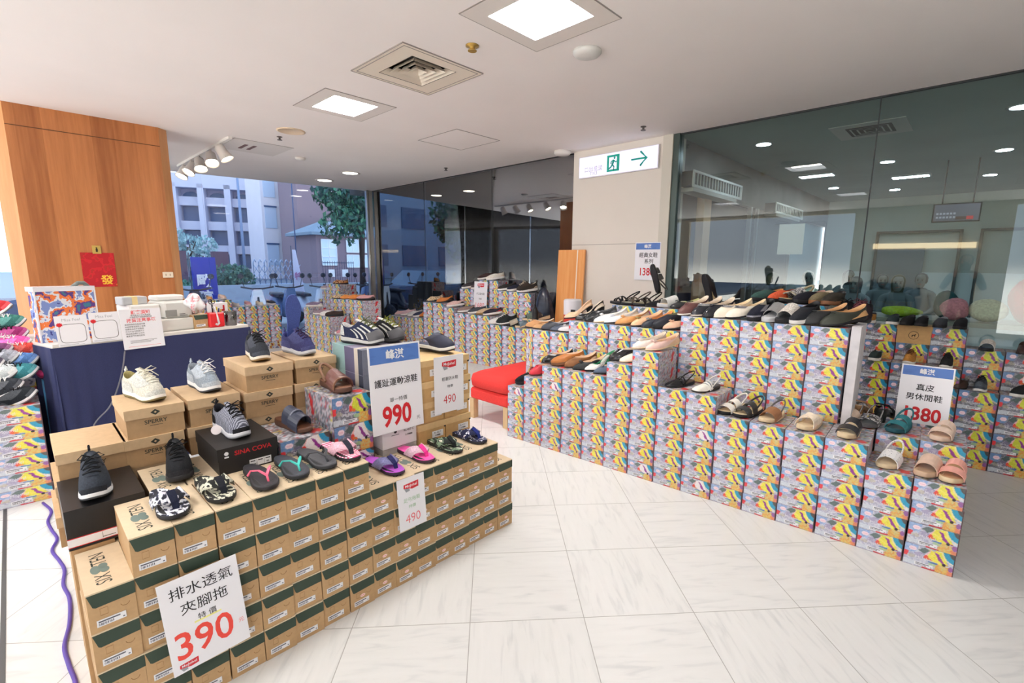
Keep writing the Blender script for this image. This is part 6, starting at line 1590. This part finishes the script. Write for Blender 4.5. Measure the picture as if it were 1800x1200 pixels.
q.box(.0, -.035, .03, .11, -.033, .07, 1); q.box(.11, -.035, .03, .18, -.033, .075, 2); q.build('digits', [mat('digit_pale', (176, 180, 200), .4), mat('digit_brown', (80, 56, 56), .4), mat('digit_red', (220, 60, 70), .4)], t)
for x in (-.16, .16): MB().tube([(x, 0, .25), (x, 0, .83)], .008, 6).build('hanger', BLACK, t)
o = MB().box(-.135, -.002, 0, .135, .002, .35).build('hanging_card', mat('card_grey', (226, 228, 226), .5)); o.location = (-1.675, 6.3, 1.68); tag(o, 'blank white card hanging in the lobby behind the glass', 'card')
q = MB(); q.tube([(-1.86, 6.3, 2.04), (-1.33, 6.3, 2.04)], .007, 6); q.tube([(-1.33, 6.3, 2.04), (-1.33, 6.3, .0)], .008, 6); tag(q.build('card_stand', mat('stand_dark', (60, 66, 66), .4, metal=.4)), 'thin dark stand holding the blank card behind the glass', 'stand')
# table with goods behind the glass
t = empty('goods_table', (-.3, 5.85, 0)); tag(t, 'table with goods standing right behind the partition glass', 'table')
MB().box(-1.4, -.3, 1.04, 1.6, .3, 1.08).build('tabletop', mat('table_grey', (150, 160, 156), .5), t)
for sx in (-1.35, 1.55):
    for sy in (-.26, .26): MB().box(sx - .02, sy - .02, 0, sx + .02, sy + .02, 1.04).build('leg', STEEL, t)
for i, (nm, c, x, y, rx, ry, rz_, lab, cat) in enumerate((
    ('shoulder_bag', (186, 30, 36), .33, 5.72, .14, .10, .20, 'plump red bag at the right behind the glass', 'bag'), ('knit_hat', (226, 150, 166), -.13, 5.72, .10, .09, .10, 'pink bundle behind the glass left of the pale rolls', 'bundle'),
    ('knit_hat', (26, 76, 84), -.20, 5.82, .09, .09, .13, 'dark teal hat behind the pink bundle', 'hat'), ('towel_roll', (206, 212, 190), .08, 5.74, .13, .08, .10, 'pale green and white rolls between the pink bundle and the red bag', 'bundle'),
    ('folded_textile', (170, 210, 60), -.52, 5.75, .16, .12, .05, 'lime green folded textile behind the glass', 'textile'), ('folded_textile', (150, 206, 232), -.86, 5.75, .13, .12, .045, 'light blue striped textile behind the glass', 'textile'),
    ('knit_bag', (120, 90, 150), -1.45, 5.72, .17, .12, .07, 'violet knitted bag behind the cream loafers', 'bag'))):
    q = MB(); lump(q, rx, ry, rz_, seed=i + 20, amp=.10); o = q.build(nm, mat('textile_%d' % i, c, .85, noise=60, amt=.2), fix=True); o.location = (x, y, 1.08); tag(o, lab, cat)

# ================================================================== people
def person(name, joints, edges, radii, loc, rz, clothes, label, skin=(214, 170, 140), hair=(30, 26, 26), parts=()):
    """one skinned body; joints are metres above the ground"""
    me = bpy.data.meshes.new('person'); me.from_pydata(joints, edges, [])
    o = bpy.data.objects.new('person', me); COL.objects.link(o); o.location = loc; o.rotation_euler = (0, 0, rz)
    sk = o.modifiers.new('skin', 'SKIN'); sk.use_smooth_shade = True
    for v, r in zip(me.skin_vertices[0].data, radii): v.radius = r if isinstance(r, tuple) else (r, r)
    me.skin_vertices[0].data[0].use_root = True
    ss = o.modifiers.new('sub', 'SUBSURF'); ss.levels = 1; ss.render_levels = 2
    me.materials.append(clothes)
    tag(o, label, 'person')
    return o
def head_parts(o, c, skin, hair, long=False, face=(0, -1)):
    sk = mat('skin_%d' % skin[0], skin, .6); hm = mat('hair_%d' % hair[0], hair, .6)
    fx, fy = face
    q = MB(); R = []
    for z, r in ((-.125, .03), (-.105, .052), (-.06, .070), (0, .078), (.05, .078), (.09, .06), (.115, .02)):
        R.append([(c[0] + r * .92 * math.cos(a), c[1] + r * 1.12 * math.sin(a) - (.012 if z < -.05 else 0), c[2] + z) for a in [2 * PI * i / 16 for i in range(16)]])
    q.loft(R, 0, True, True, (True, True))
    q.loft([[(c[0] - .012, c[1] - .088, c[2] - .035), (c[0] + .012, c[1] - .088, c[2] - .035), (c[0], c[1] - .082, c[2] + .02)], [(c[0] - .004, c[1] - .106, c[2] - .03), (c[0] + .004, c[1] - .106, c[2] - .03), (c[0], c[1] - .09, c[2] + .015)]], 0, False, True, (True, True))
    for s in (1, -1):
        q.lathe([(.011, 0), (.008, .006), (0, .008)], 8, 1, T(c[0] + s * .03, c[1] - .082, c[2] + .005, 0, PI / 2)); q.box(c[0] + s * .03 - .016, c[1] - .088, c[2] + .022, c[0] + s * .03 + .016, c[1] - .082, c[2] + .027, 1)
        q.tube([(c[0] + s * .074, c[1] + .005, c[2] - .025), (c[0] + s * .084, c[1] + .01, c[2]), (c[0] + s * .076, c[1] + .005, c[2] + .025)], .009, 6)
    q.box(c[0] - .022, c[1] - .089, c[2] - .066, c[0] + .022, c[1] - .083, c[2] - .059, 2)
    q.build('head', [sk, mat('eye_dark', (40, 30, 28), .4), mat('lip', (170, 90, 84), .5)], o)
    q = MB(); R = []
    for z, r in ((-.14 if long else -.05, .074), (-.02, .088), (.05, .090), (.10, .068), (.128, .02)):
        R.append([(c[0] + r * math.cos(a), c[1] + .018 + r * 1.08 * max(-.55 if z < .08 else -1, math.sin(a)), c[2] + z) for a in [2 * PI * i / 18 for i in range(18)]])
    q.loft(R, 0, True, True, (False, True)); q.build('hair', hm, o)
def hand(o, w, d, up, skin, curl=.6, s=1):
    """palm with four curled fingers and a thumb, from the wrist w along d"""
    w = Vector(w); d = Vector(d).normalized(); up = Vector(up).normalized(); side = d.cross(up).normalized() * s
    q = MB(); q.loft([[w + d * t + side * a * k + up * b * k2 for a, b in ((-.03, -.010), (.03, -.010), (.034, 0), (.03, .012), (-.03, .012), (-.034, 0))] for t, k, k2 in ((-.02, .8, 1.3), (.03, 1, 1.1), (.075, 1.15, 1), (.088, 1.05, .8))], 0, True, True, (True, True))
    for i, L in enumerate((.062, .074, .070, .054)):
        b = w + d * .08 + side * (-.028 + i * .0187); p1 = b + d * L * .5 - up * L * .1 * curl; p2 = p1 + d * L * .25 - up * L * .35 * curl; p3 = p2 + d * L * .02 - up * L * .35 * curl
        q.tube([b, p1, p2, p3], [.0095, .009, .008, .006], 7)
    b = w + d * .02 - side * .030; q.tube([b, b - side * .025 + d * .03, b - side * .030 + d * .062 - up * .01 * curl], [.012, .010, .007], 7)
    q.build('hand', mat('skin_%d' % skin[0], skin, .6), o)
# the photographer, seen only as a reflection in the glass
SKN = (212, 168, 140)
DKC = mat('dark_jacket', (40, 46, 54), .8, noise=60, amt=.1)
J = [(0, 0, .95), (0, .01, 1.12), (0, .02, 1.32), (0, .01, 1.43), (0, 0, 1.50), (.17, .02, 1.40), (.27, -.02, 1.17), (.13, -.17, 1.40), (-.17, .02, 1.40), (-.27, -.02, 1.17), (-.13, -.17, 1.38), (.09, 0, .90), (.10, -.01, .48), (.10, .02, .08), (.10, -.12, .035), (-.09, 0, .90), (-.10, -.01, .48), (-.10, .02, .08), (-.10, -.12, .035)]
E_ = [(0, 1), (1, 2), (2, 3), (3, 4), (3, 5), (5, 6), (6, 7), (3, 8), (8, 9), (9, 10), (0, 11), (11, 12), (12, 13), (13, 14), (0, 15), (15, 16), (16, 17), (17, 18)]
RR = [(.155, .11), (.15, .11), (.17, .12), (.09, .075), .05, .068, .048, .032, .068, .048, .032, .088, .062, .042, .04, .088, .062, .042, .04]
ph = person('person', J, E_, RR, (-.20, -.42, .02), math.radians(180 + 0), DKC, 'person in dark clothes holding a camera up, seen reflected in the glass')
head_parts(ph, (0, -.03, 1.63), SKN, (26, 24, 24))
hand(ph, (.13, -.17, 1.40), (-.5, -.5, .75), (-.3, .9, .3), SKN, .7, 1); hand(ph, (-.13, -.17, 1.38), (.5, -.5, .75), (.3, .9, .3), SKN, .7, -1)
q = MB(); q.box(-.07, -.06, -.05, .07, .03, .05, bev=.01); q.box(-.025, -.05, .05, .025, .02, .075); q.tube([(0, -.06, 0), (0, -.15, 0)], .036, 16); o = q.build('camera_body', BLACK); o.location = (-.20, -.42 + .25, 1.57); o.rotation_euler = (0, 0, PI); tag(o, 'black camera held by the reflected person', 'camera')
# seated visitors in the lobby
SJ = [(0, 0, .50), (0, .03, .72), (0, .03, .95), (0, .02, 1.05), (0, 0, 1.12), (.17, .02, 1.02), (.22, -.06, .78), (.12, -.26, .68), (-.17, .02, 1.02), (-.22, -.06, .78), (-.12, -.26, .68), (.09, -.04, .50), (.11, -.42, .50), (.11, -.42, .10), (.11, -.55, .04), (-.09, -.04, .50), (-.11, -.42, .50), (-.11, -.42, .10), (-.11, -.55, .04)]
for i, (x, y, z, rz, c, hr, lg, lab) in enumerate(((-2.12, 7.3, .08, 2.6, (84, 96, 92), (70, 78, 66), False, 'seated person with short hair behind the glass next to the propped black shoe'), (-2.05, 8.9, .10, .3, (176, 206, 196), (206, 208, 204), False, 'person in a mint green coat sitting in the lobby'),
      (-1.72, 10.2, .12, .5, (104, 122, 130), (80, 90, 96), True, 'person in grey blue clothes sitting in the lobby, right of the mint coat'), (-1.45, 9.3, .02, -.2, (110, 126, 134), (84, 94, 100), True, 'person in grey with dark hair sitting in the lobby, third from left'),
      (-1.30, 10.9, .05, .2, (100, 118, 126), (76, 86, 92), False, 'person in slate clothes sitting in the lobby near the glass seam'), (-.90, 9.2, .06, .1, (96, 114, 122), (70, 82, 90), True, 'person in dark slate clothes with long hair right of the glass seam'), (-.72, 10.5, .08, -.1, (104, 120, 128), (78, 88, 94), False, 'person in grey sitting farthest right in the lobby'))):
    po = person('person', SJ, E_, RR, (x, y, z), rz, mat('visitor_%d' % i, c, .8), lab)
    head_parts(po, (0, -.02, 1.25), (110, 122, 124), hr, lg)
    hand(po, (.12, -.26, .68), (-.3, -1, -.2), (0, 0, 1), (110, 122, 124), .5, 1); hand(po, (-.12, -.26, .68), (.3, -1, -.2), (0, 0, 1), (110, 122, 124), .5, -1)
    ch = empty('lobby_chair', (x, y, 0), rz); tag(ch, 'grey lobby chair under the ' + lab.split(' sitting')[0].split(' behind')[0].split(' near')[0].split(' right')[0].replace('person', 'visitor'), 'chair', 'lobby chairs')
    MB().box(-.22, -.24, .36 + z, .22, .22, .40 + z).build('seat', mat('chair_grey', (120, 134, 138), .6), ch); MB().box(-.22, .20, .40 + z, .22, .24, .85 + z).build('backrest', mat('chair_grey', (120, 134, 138)), ch)
    for sx in (-.19, .19):
        for sy in (-.21, .19): MB().box(sx - .015, sy - .015, 0, sx + .015, sy + .015, .36 + z).build('leg', STEEL, ch)

# ================================================================== the street
ASPH = mat('street_asphalt', (112, 124, 140), .9, noise=3, amt=.1)
q = MB(); q.box(-70, -40, -.16, -10.95, 70, -.12); struct(q.build('street', ASPH))
q = MB(); q.box(-10.96, 5.45, -.2, -2.85, 16, -.01); struct(q.build('pavement', mat('pavement_grey', (84, 88, 98), .8, noise=8, amt=.1)))
q = MB(); q.box(-14.2, -30, -.12, -11.0, 60, -.05); struct(q.build('kerb', mat('kerb_grey', (134, 142, 152), .9, noise=4, amt=.08)))
# dark canopy beyond the shopfront glass, backdrop wall added to let reflections show
q = MB(); q.box(-10.5, GY + .05, H + .02, -2.85, 9.0, H + .3); struct(q.build('ceiling_canopy', ramp_mat('canopy_slats', 'wave', 3.2, [(0, (40, 46, 54)), (.6, (78, 84, 92)), (.9, (46, 52, 60))], stretch=(0, 1, 0), constant=False)))
q = MB(); q.box(-9.36, 8.3, -.01, -2.85, 8.4, H); struct(q.build('wall_backdrop', mat('dark_backdrop', (44, 38, 42), .8, noise=2, amt=.1)))
q = MB(); q.box(-10.5, 7.5, -.1, -9.3, 8.3, H + .05); struct(q.build('column_canopy', mat('canopy_column', (42, 34, 38), .8)))
# pale school building with tall piers
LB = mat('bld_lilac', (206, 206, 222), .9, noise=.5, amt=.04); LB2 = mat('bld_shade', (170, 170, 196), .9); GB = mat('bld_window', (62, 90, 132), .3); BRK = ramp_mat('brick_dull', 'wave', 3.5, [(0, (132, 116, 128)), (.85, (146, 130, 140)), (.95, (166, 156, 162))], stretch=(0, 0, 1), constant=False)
ba = math.atan2(-11, 8)      # wing runs obliquely
t = empty('school_building', (-58, 11.5, 0), math.radians(63)); tag(t, 'pale lilac school building with rows of windows across the street', 'building')
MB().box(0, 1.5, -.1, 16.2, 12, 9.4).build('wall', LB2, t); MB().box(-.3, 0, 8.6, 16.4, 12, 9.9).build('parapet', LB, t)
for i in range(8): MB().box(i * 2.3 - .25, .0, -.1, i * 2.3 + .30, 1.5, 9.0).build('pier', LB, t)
for r in range(4):
    MB().box(0, .7, r * 2.35 - .1, 16.2, 1.5, r * 2.35 + .75).build('spandrel', LB, t)
    for i in range(7):
        w_ = MB()
        if r == 3: w_.prism([(i * 2.3 + .45, .8), (i * 2.3 + 1.95, .8)] + [(i * 2.3 + 1.2 + .75 * math.cos(a), 1.25 + .55 * math.sin(a)) for a in np.linspace(0, PI, 7)], 1.35, 1.48, 0, T(0, 0, r * 2.35 - .5))
        else: w_.box(i * 2.3 + .4, 1.35, r * 2.35 + .8, i * 2.3 + 2.0, 1.48, r * 2.35 + 2.2)
        w_.build('window', GB, t)
t = empty('stair_tower', (-49, 16.4, 0)); tag(t, 'tall pale blank stair tower beside the school windows', 'building')
MB().box(-4, 0, -.1, 0, 4.4, 9.9).build('wall', mat('bld_pale', (214, 212, 222), .9, noise=.8, amt=.03), t)
for z in (1.2, 4.6, 7.4):
    w_ = MB().box(0, .25, z, .06, 1.25, z + 2.0).build('window', mat('bld_pane', (182, 200, 224), .3), t); MB().box(.05, .2, z + 1.9, .12, 1.3, z + 2.05).build('lintel', GB, w_)
t = empty('brick_block', (-44, 17.6, 0)); tag(t, 'dull purple brick block between the stair tower and the tree', 'building')
MB().box(-4, 0, -.1, 0, 8.5, 9.5).build('wall', BRK, t)
w_ = MB().lathe([(.9, 0), (.9, .08), (.6, .08)], 24, 0, T(0, 3.3, 7.0, 0, 0, PI / 2)).build('round_window', mat('bld_pale', (214, 212, 222)), t)
t = empty('gate_house', (-36, 15.6, 0)); tag(t, 'small brick gate house with white windows under the tree', 'building')
MB().box(-4, 0, -.1, 0, 6.4, 3.5).build('wall', BRK, t)
q = MB(); q.loft([[(-4.4, -.5, 3.5), (.5, -.5, 3.5), (.5, 6.9, 3.5), (-4.4, 6.9, 3.5)], [(-4.4, -.5, 3.7), (.5, -.5, 3.7), (.5, 6.9, 3.7), (-4.4, 6.9, 3.7)], [(-2.5, 1.5, 4.7), (-1.5, 1.5, 4.7), (-1.5, 5, 4.7), (-2.5, 5, 4.7)]], caps=(True, True)); q.build('roof', mat('roof_slate', (122, 142, 160), .8), t)
for (y0, y1, z0, z1) in ((.35, 1.5, 1.3, 3.2), (2.3, 3.3, 2.3, 3.3), (2.3, 3.3, 1.15, 2.1), (3.6, 4.6, 2.3, 3.3), (3.6, 4.6, 1.15, 2.1)):
    w_ = MB().box(0, y0, z0, .06, y1, z1).build('window', mat('pane_pale', (206, 226, 244), .3), t); q = MB(); e = .05
    for k in range(3): yy = y0 + (y1 - y0) * k / 2; q.box(.05, yy - e / 2, z0, .10, yy + e / 2, z1)
    for k in range(4 if z1 - z0 > 1.5 else 2): zz = z0 + (z1 - z0) * k / (3 if z1 - z0 > 1.5 else 1); q.box(.05, y0, zz - e / 2, .10, y1, zz + e / 2)
    q.build('sash', mat('sash_white', (236, 240, 246), .5), w_)
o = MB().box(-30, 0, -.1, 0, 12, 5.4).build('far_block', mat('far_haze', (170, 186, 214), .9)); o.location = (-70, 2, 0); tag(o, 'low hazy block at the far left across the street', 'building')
t = empty('office_block', (-76, 35, 0)); tag(t, 'blue glazed office block seen through the dark shopfront glass', 'building')
MB().box(0, 0, -.1, 40, 12, 18).build('wall', mat('office_blue', (74, 112, 160), .5, noise=.4, amt=.08), t)
for r in range(4):
    for i in range(10): MB().box(1.2 + i * 3.6, -.08, r * 3.6 + 1.0, 3.9 + i * 3.6, 0, r * 3.6 + 3.4).build('window', mat('office_pane', (48, 84, 132), .25), t)
t = empty('street_block', (-46, -62, 0)); tag(t, 'long blue grey block farther down the street, mirrored in the dark glass', 'building')
MB().box(-12, 0, -.1, 0, 60, 13).build('wall', mat('street_block_wall', (112, 140, 178), .8, noise=.4, amt=.08), t)
for r in range(3):
    for i in range(12): MB().box(0, 2 + i * 4.8, r * 4 + 1.2, .1, 5 + i * 4.8, r * 4 + 3.4).build('window', mat('office_pane', (48, 84, 132), .25), t)
# fences, wall, gate, hedge
IRON = mat('iron_blue', (40, 54, 84), .5)
t = empty('iron_fence', (-25, 4.6, 0)); tag(t, 'dark iron fence with brick posts left of the hedge', 'fence')
for y in (0, 1.6): MB().box(-.3, y, -.1, .1, y + .6, 1.95).build('post', mat('post_brick', (92, 72, 92), .9), t)
q = MB()
for i in range(7): q.tube([(0, .65 + i * .15, .5), (0, .65 + i * .15, 1.75)], .015, 5)
for z in (.6, 1.6): q.tube([(0, .6, z), (0, 1.6, z)], .02, 5)
q.build('railing', IRON, t)
t = empty('folding_gate', (-24, 7.5, 0)); tag(t, 'silver folding school gate between the hedge and the gate house', 'gate')
GS = mat('gate_silver', (150, 170, 204), .35, metal=.3)
for i in range(9):
    q = MB(); y = i * .23
    q.tube([(0, y, .5), (0, y, 1.5), (0, y + .06, 1.62), (0, y + .12, 1.5)], .025, 6); q.tube([(0, y, .6), (0, y + .23, 1.0)], .014, 5); q.tube([(0, y, 1.0), (0, y + .23, .6)], .014, 5); q.tube([(0, y, 1.0), (0, y + .23, 1.4)], .014, 5); q.tube([(0, y, 1.4), (0, y + .23, 1.0)], .014, 5)
    q.build('folding_frame', GS, t)
q = MB(); q.tube([(0, -.1, .5), (0, 2.2, .5)], .03, 5)
for y in (-.1, 1.0, 2.1): q.tube([(0, y, -.12), (0, y, .5)], .03, 5)
q.build('bottom_rail', GS, t)
t = empty('picket_gate', (-27, 12.0, 0)); tag(t, 'thin dark picket gate before the gate house', 'gate')
q = MB()
for i in range(14): q.tube([(0, i * .14, 0), (0, i * .14, 1.6)], .012, 5)
for z in (.1, 1.5): q.tube([(0, 0, z), (0, 1.85, z)], .02, 5)
q.build('pickets', IRON, t)
for y, lab in ((.3, 'white notice on the picket gate, left'), (1.1, 'white notice on the picket gate, right')):
    o = MB().box(-.01, 0, 0, .01, .35, .42).build('gate_notice', PAPER); o.location = (-26.97, 12.0 + y, .7); tag(o, lab, 'notice')
q = MB(); q.box(-20.2, -5, -.12, -20, 16, .66); tag(q.build('low_wall', mat('kerb_wall', (150, 164, 182), .9, noise=3, amt=.08)), 'long low grey wall along the far side of the street', 'wall')
def leafy(name, loc, rad, n, cols, label, cat, seed, size=.12, trunk=None, squash=1.0, blobs=9):
    rs = random.Random(seed); t = empty(name, loc); tag(t, label, cat)
    cs = [(rs.uniform(-.6, .6) * rad, rs.uniform(-.6, .6) * rad, rs.uniform(-.45, .5) * rad * squash, rs.uniform(.38, .62) * rad) for _ in range(blobs)]
    q = MB()
    for i in range(n):
        c = rs.choice(cs); v = Vector((rs.gauss(0, 1), rs.gauss(0, 1), rs.gauss(0, 1))).normalized(); p = Vector(c[:3]) + Vector((v.x, v.y, v.z * .8)) * c[3] * rs.uniform(.7, 1.05)
        s = size * rs.uniform(.6, 1.4); M = Matrix.Translation(p) @ Euler((rs.uniform(0, 6), rs.uniform(0, 6), rs.uniform(0, 6))).to_matrix().to_4x4()
        q.add([(-s, 0, 0), (0, -s * .55, .02), (s, 0, 0), (0, s * .55, .02)], [(0, 1, 2, 3)], rs.randrange(len(cols)), False, M)
    o = q.build('crown', [mat('leaf_%d_%d_%d' % c, c, .6) for c in cols], t)
    if trunk:
        q = MB(); q.tube([(0, 0, -loc[2] - .1), (.05, .05, -rad * .6), (0, 0, 0)], [trunk, trunk * .8, trunk * .4], 8)
        for k in range(4): q.tube([(0, 0, -rad * .5), (rs.uniform(-.5, .5) * rad, rs.uniform(-.5, .5) * rad, rs.uniform(0, .4) * rad)], [trunk * .5, trunk * .2], 6)
        q.build('trunk', mat('bark', (58, 48, 50), .9), t)
    return t
TG = [(34, 84, 76), (48, 104, 88), (28, 66, 66), (70, 128, 100)]
leafy('street_tree', (-18, 9.55, 3.55), 1.5, 3400, TG, 'dark green street tree hanging over the gate house', 'tree', 3, .11, .16, blobs=14)
leafy('street_tree', (-20.5, 14.2, 3.9), 2.0, 3000, TG, 'green street tree seen through the dark shopfront glass', 'tree', 8, .14, .14)
leafy('street_tree', (-21, -7.0, 3.6), 2.2, 2200, TG, 'green street tree down the street, mirrored in the dark glass', 'tree', 18, .15, .15)
leafy('round_hedge', (-22, 6.1, .75), .78, 1900, [(60, 110, 104), (84, 132, 116), (48, 92, 92)], 'round clipped hedge left of the folding gate', 'hedge', 4, .075, .08, blobs=11)
leafy('shrub', (-21, 4.3, .5), .55, 800, [(60, 120, 110), (84, 140, 124)], 'low shrub behind the blue banner flag', 'shrub', 5, .07, .04, squash=.5)
leafy('shrub', (-25, 15.0, 1.0), .9, 1100, [(46, 96, 92), (60, 112, 100)], 'tall shrub beside the gate house', 'shrub', 6, .09, .05)
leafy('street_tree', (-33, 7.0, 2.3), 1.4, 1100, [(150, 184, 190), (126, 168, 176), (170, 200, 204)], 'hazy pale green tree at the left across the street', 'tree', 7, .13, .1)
t = empty('street_lamp', (-25, 7.45, 0)); tag(t, 'slim grey lamp post before the school building', 'lamp post')
MB().tube([(0, 0, -.1), (0, 0, 6.4)], [.07, .045], 8).build('pole', mat('lamp_grey', (120, 140, 176), .5), t); MB().lathe([(.14, 0), (.14, .3)], 10, 0, T(0, 0, -.1)).build('base', mat('lamp_grey', (120, 140, 176)), t)
q = MB(); q.tube([(-26, 10.2, -.1), (-26, 10.2, 6.6)], .03, 6); tag(q.build('thin_pole', mat('pole_dark', (60, 80, 120), .5)), 'thin dark pole before the stair tower', 'pole')
# banner flags on the kerb
def banner(loc, rz, w, h, m, txt, tm, label, curve=.12, tail=0.0):
    t = empty('banner_flag', loc, rz); tag(t, label, 'flag')
    MB().tube([(-w / 2 - .02, 0, -.15), (-w / 2 - .02, 0, h + .1)], .014, 6).build('pole', mat('flag_pole', (60, 66, 90), .4), t)
    q = MB(); R = []
    for j in range(9):
        f = j / 8; z = .25 + (h - .25) * f; ww = w * (1 - tail * f)
        R.append([(-w / 2 + ww * k / 6, -.02 - curve * .25 * math.sin(PI * k / 6) * (1 - f * .3), z) for k in range(7)])
    R2 = [[(x, y + .004, z) for x, y, z in r] for r in R]
    q.loft(R, 0, True, False); q.loft(R2, 0, True, False); q.build('cloth', m, t)
    q = MB(); n = len(txt)
    for i, c in enumerate(txt): q.text(c, min(w * .62, (h - .4) / n * .85), -.02 - w * tail * .2, h - .35 - (i + .5) * (h - .5) / n, -.06 - curve * .2, 0, bold=.03)
    q.build('lettering', tm, t); return t
banner((-13.35, 3.10, .0), R90, .50, 1.62, mat('banner_blue', (44, 60, 176), .7), '歐瑄昕', mat('banner_white', (232, 236, 250), .7), 'blue banner flag with white characters outside the street window')
banner((-13.35, 5.30, .0), R90, .34, 1.85, mat('banner_pale', (206, 212, 240), .7), '特賣', mat('banner_mauve', (170, 120, 170), .7), 'pale tapering banner flag beside the folding gate', tail=.75)
banner((-11.35, 7.0, .0), R90 - .5, .62, 2.45, mat('banner_lilac', (168, 156, 222), .7), '特賣會', mat('banner_magenta', (150, 40, 130), .7), 'lilac banner flag with magenta characters seen through the dark glass', tail=.55)
# parked scooters
def scooter(c, dark):
    t = empty('parked_scooter', (0, 0, 0)); SB = mat('scooter_%d' % c[0], c, .3); SD_ = mat('scooter_dark', (34, 42, 62), .5)
    for x in (-.55, .55):
        q = MB(); q.lathe([(.13, -.05), (.22, -.05), (.24, 0), (.22, .05), (.13, .05)], 16, 0, T(x, 0, .24, 0, PI / 2), caps=(True, True)); q.build('wheel', SD_, t)
    q = MB(); q.loft([[(x, s * w * k, z * k2 + b) for s, k, k2 in ((-1, .7, 0), (-1, 1, .5), (-1, .6, 1), (1, .6, 1), (1, 1, .5), (1, .7, 0))] for x, w, z, b in ((-.80, .06, .15, .62), (-.6, .15, .34, .42), (-.25, .17, .36, .36), (-.05, .15, .12, .28), (.25, .16, .10, .26), (.38, .18, .62, .30), (.5, .13, .55, .42))], 0, True, True, (True, True)); q.build('body', SB, t)
    q = MB(); q.loft([[(x, s * w, z + dz) for s, dz in ((-1, 0), (-.8, .07), (.8, .07), (1, 0))] for x, w, z in ((-.7, .10, .76), (-.4, .14, .76), (-.08, .11, .72))], 0, True, True, (True, True)); q.build('seat', SD_, t)
    q = MB(); q.tube([(.40, -.32, 1.02), (.46, -.1, .98), (.46, .1, .98), (.40, .32, 1.02)], .02, 6); q.tube([(.55, 0, .3), (.44, 0, .98)], .035, 6); q.build('handlebar', SD_, t)
    for s in (-1, 1):
        q = MB(); q.tube([(.42, s * .25, 1.0), (.40, s * .30, 1.22)], .008, 5); q.lathe([(.06, 0), (.06, .02), (.03, .03)], 10, 0, T(.40, s * .31, 1.26, 0, 0, PI / 2)); q.build('mirror', SD_, t)
    return t
SCO = [scooter((176, 190, 214), 0), scooter((64, 92, 140), 1), scooter((40, 48, 70), 2)]
sp_ = [(-12.2, 3.85, 'white'), (-12.4, 4.5, 'blue'), (-12.3, 5.1, 'white'), (-12.5, 5.75, 'black'), (-12.4, 6.4, 'blue'), (-12.6, 7.0, 'black'), (-12.4, 7.7, 'white'), (-12.7, 8.4, 'blue'), (-12.4, 9.1, 'white'), (-12.6, 9.8, 'black'), (-12.4, 2.7, 'black'), (-12.4, 1.5, 'blue')]
used_s = set()
for i, (x, y, c) in enumerate(sp_):
    pi_ = {'white': 0, 'blue': 1, 'black': 2}[c]
    o = SCO[pi_] if pi_ not in used_s else copy_tree(SCO[pi_])
    used_s.add(pi_); o.location = (x, y, -.05); o.rotation_euler = (0, 0, math.radians(8 * ((i * 7) % 5 - 2)))
    tag(o, '%s parked scooter outside, %s along the kerb from the window\'s left end' % (c, ORN[sorted(range(12), key=lambda k: sp_[k][1]).index(i)]), 'scooter', 'scooters parked at the kerb')
o = MB().box(-1.0, -2.2, .25, 1.0, 2.2, .85, bev=.12).build('parked_car', mat('car_blue', (50, 76, 120), .25)); o.location = (-15.5, -.6, -.12); tag(o, 'dark blue car glimpsed at the left edge behind the trainers', 'car')
MB().loft([[(-.85, -1.2, .84), (.85, -1.2, .84), (.85, 1.5, .84), (-.85, 1.5, .84)], [(-.65, -.7, 1.38), (.65, -.7, 1.38), (.65, 1.0, 1.38), (-.65, 1.0, 1.38)]], caps=(True, True)).build('cabin', mat('car_glass', (120, 160, 200), .15), o)
for sx in (-.95, .95):
    for sy in (-1.4, 1.4): MB().lathe([(.2, -.09), (.3, -.09), (.32, 0), (.3, .09), (.2, .09)], 18, 0, T(sx, sy, .32, 0, 0, PI / 2), caps=(True, True)).build('wheel', mat('tyre', (30, 32, 38), .8), o)
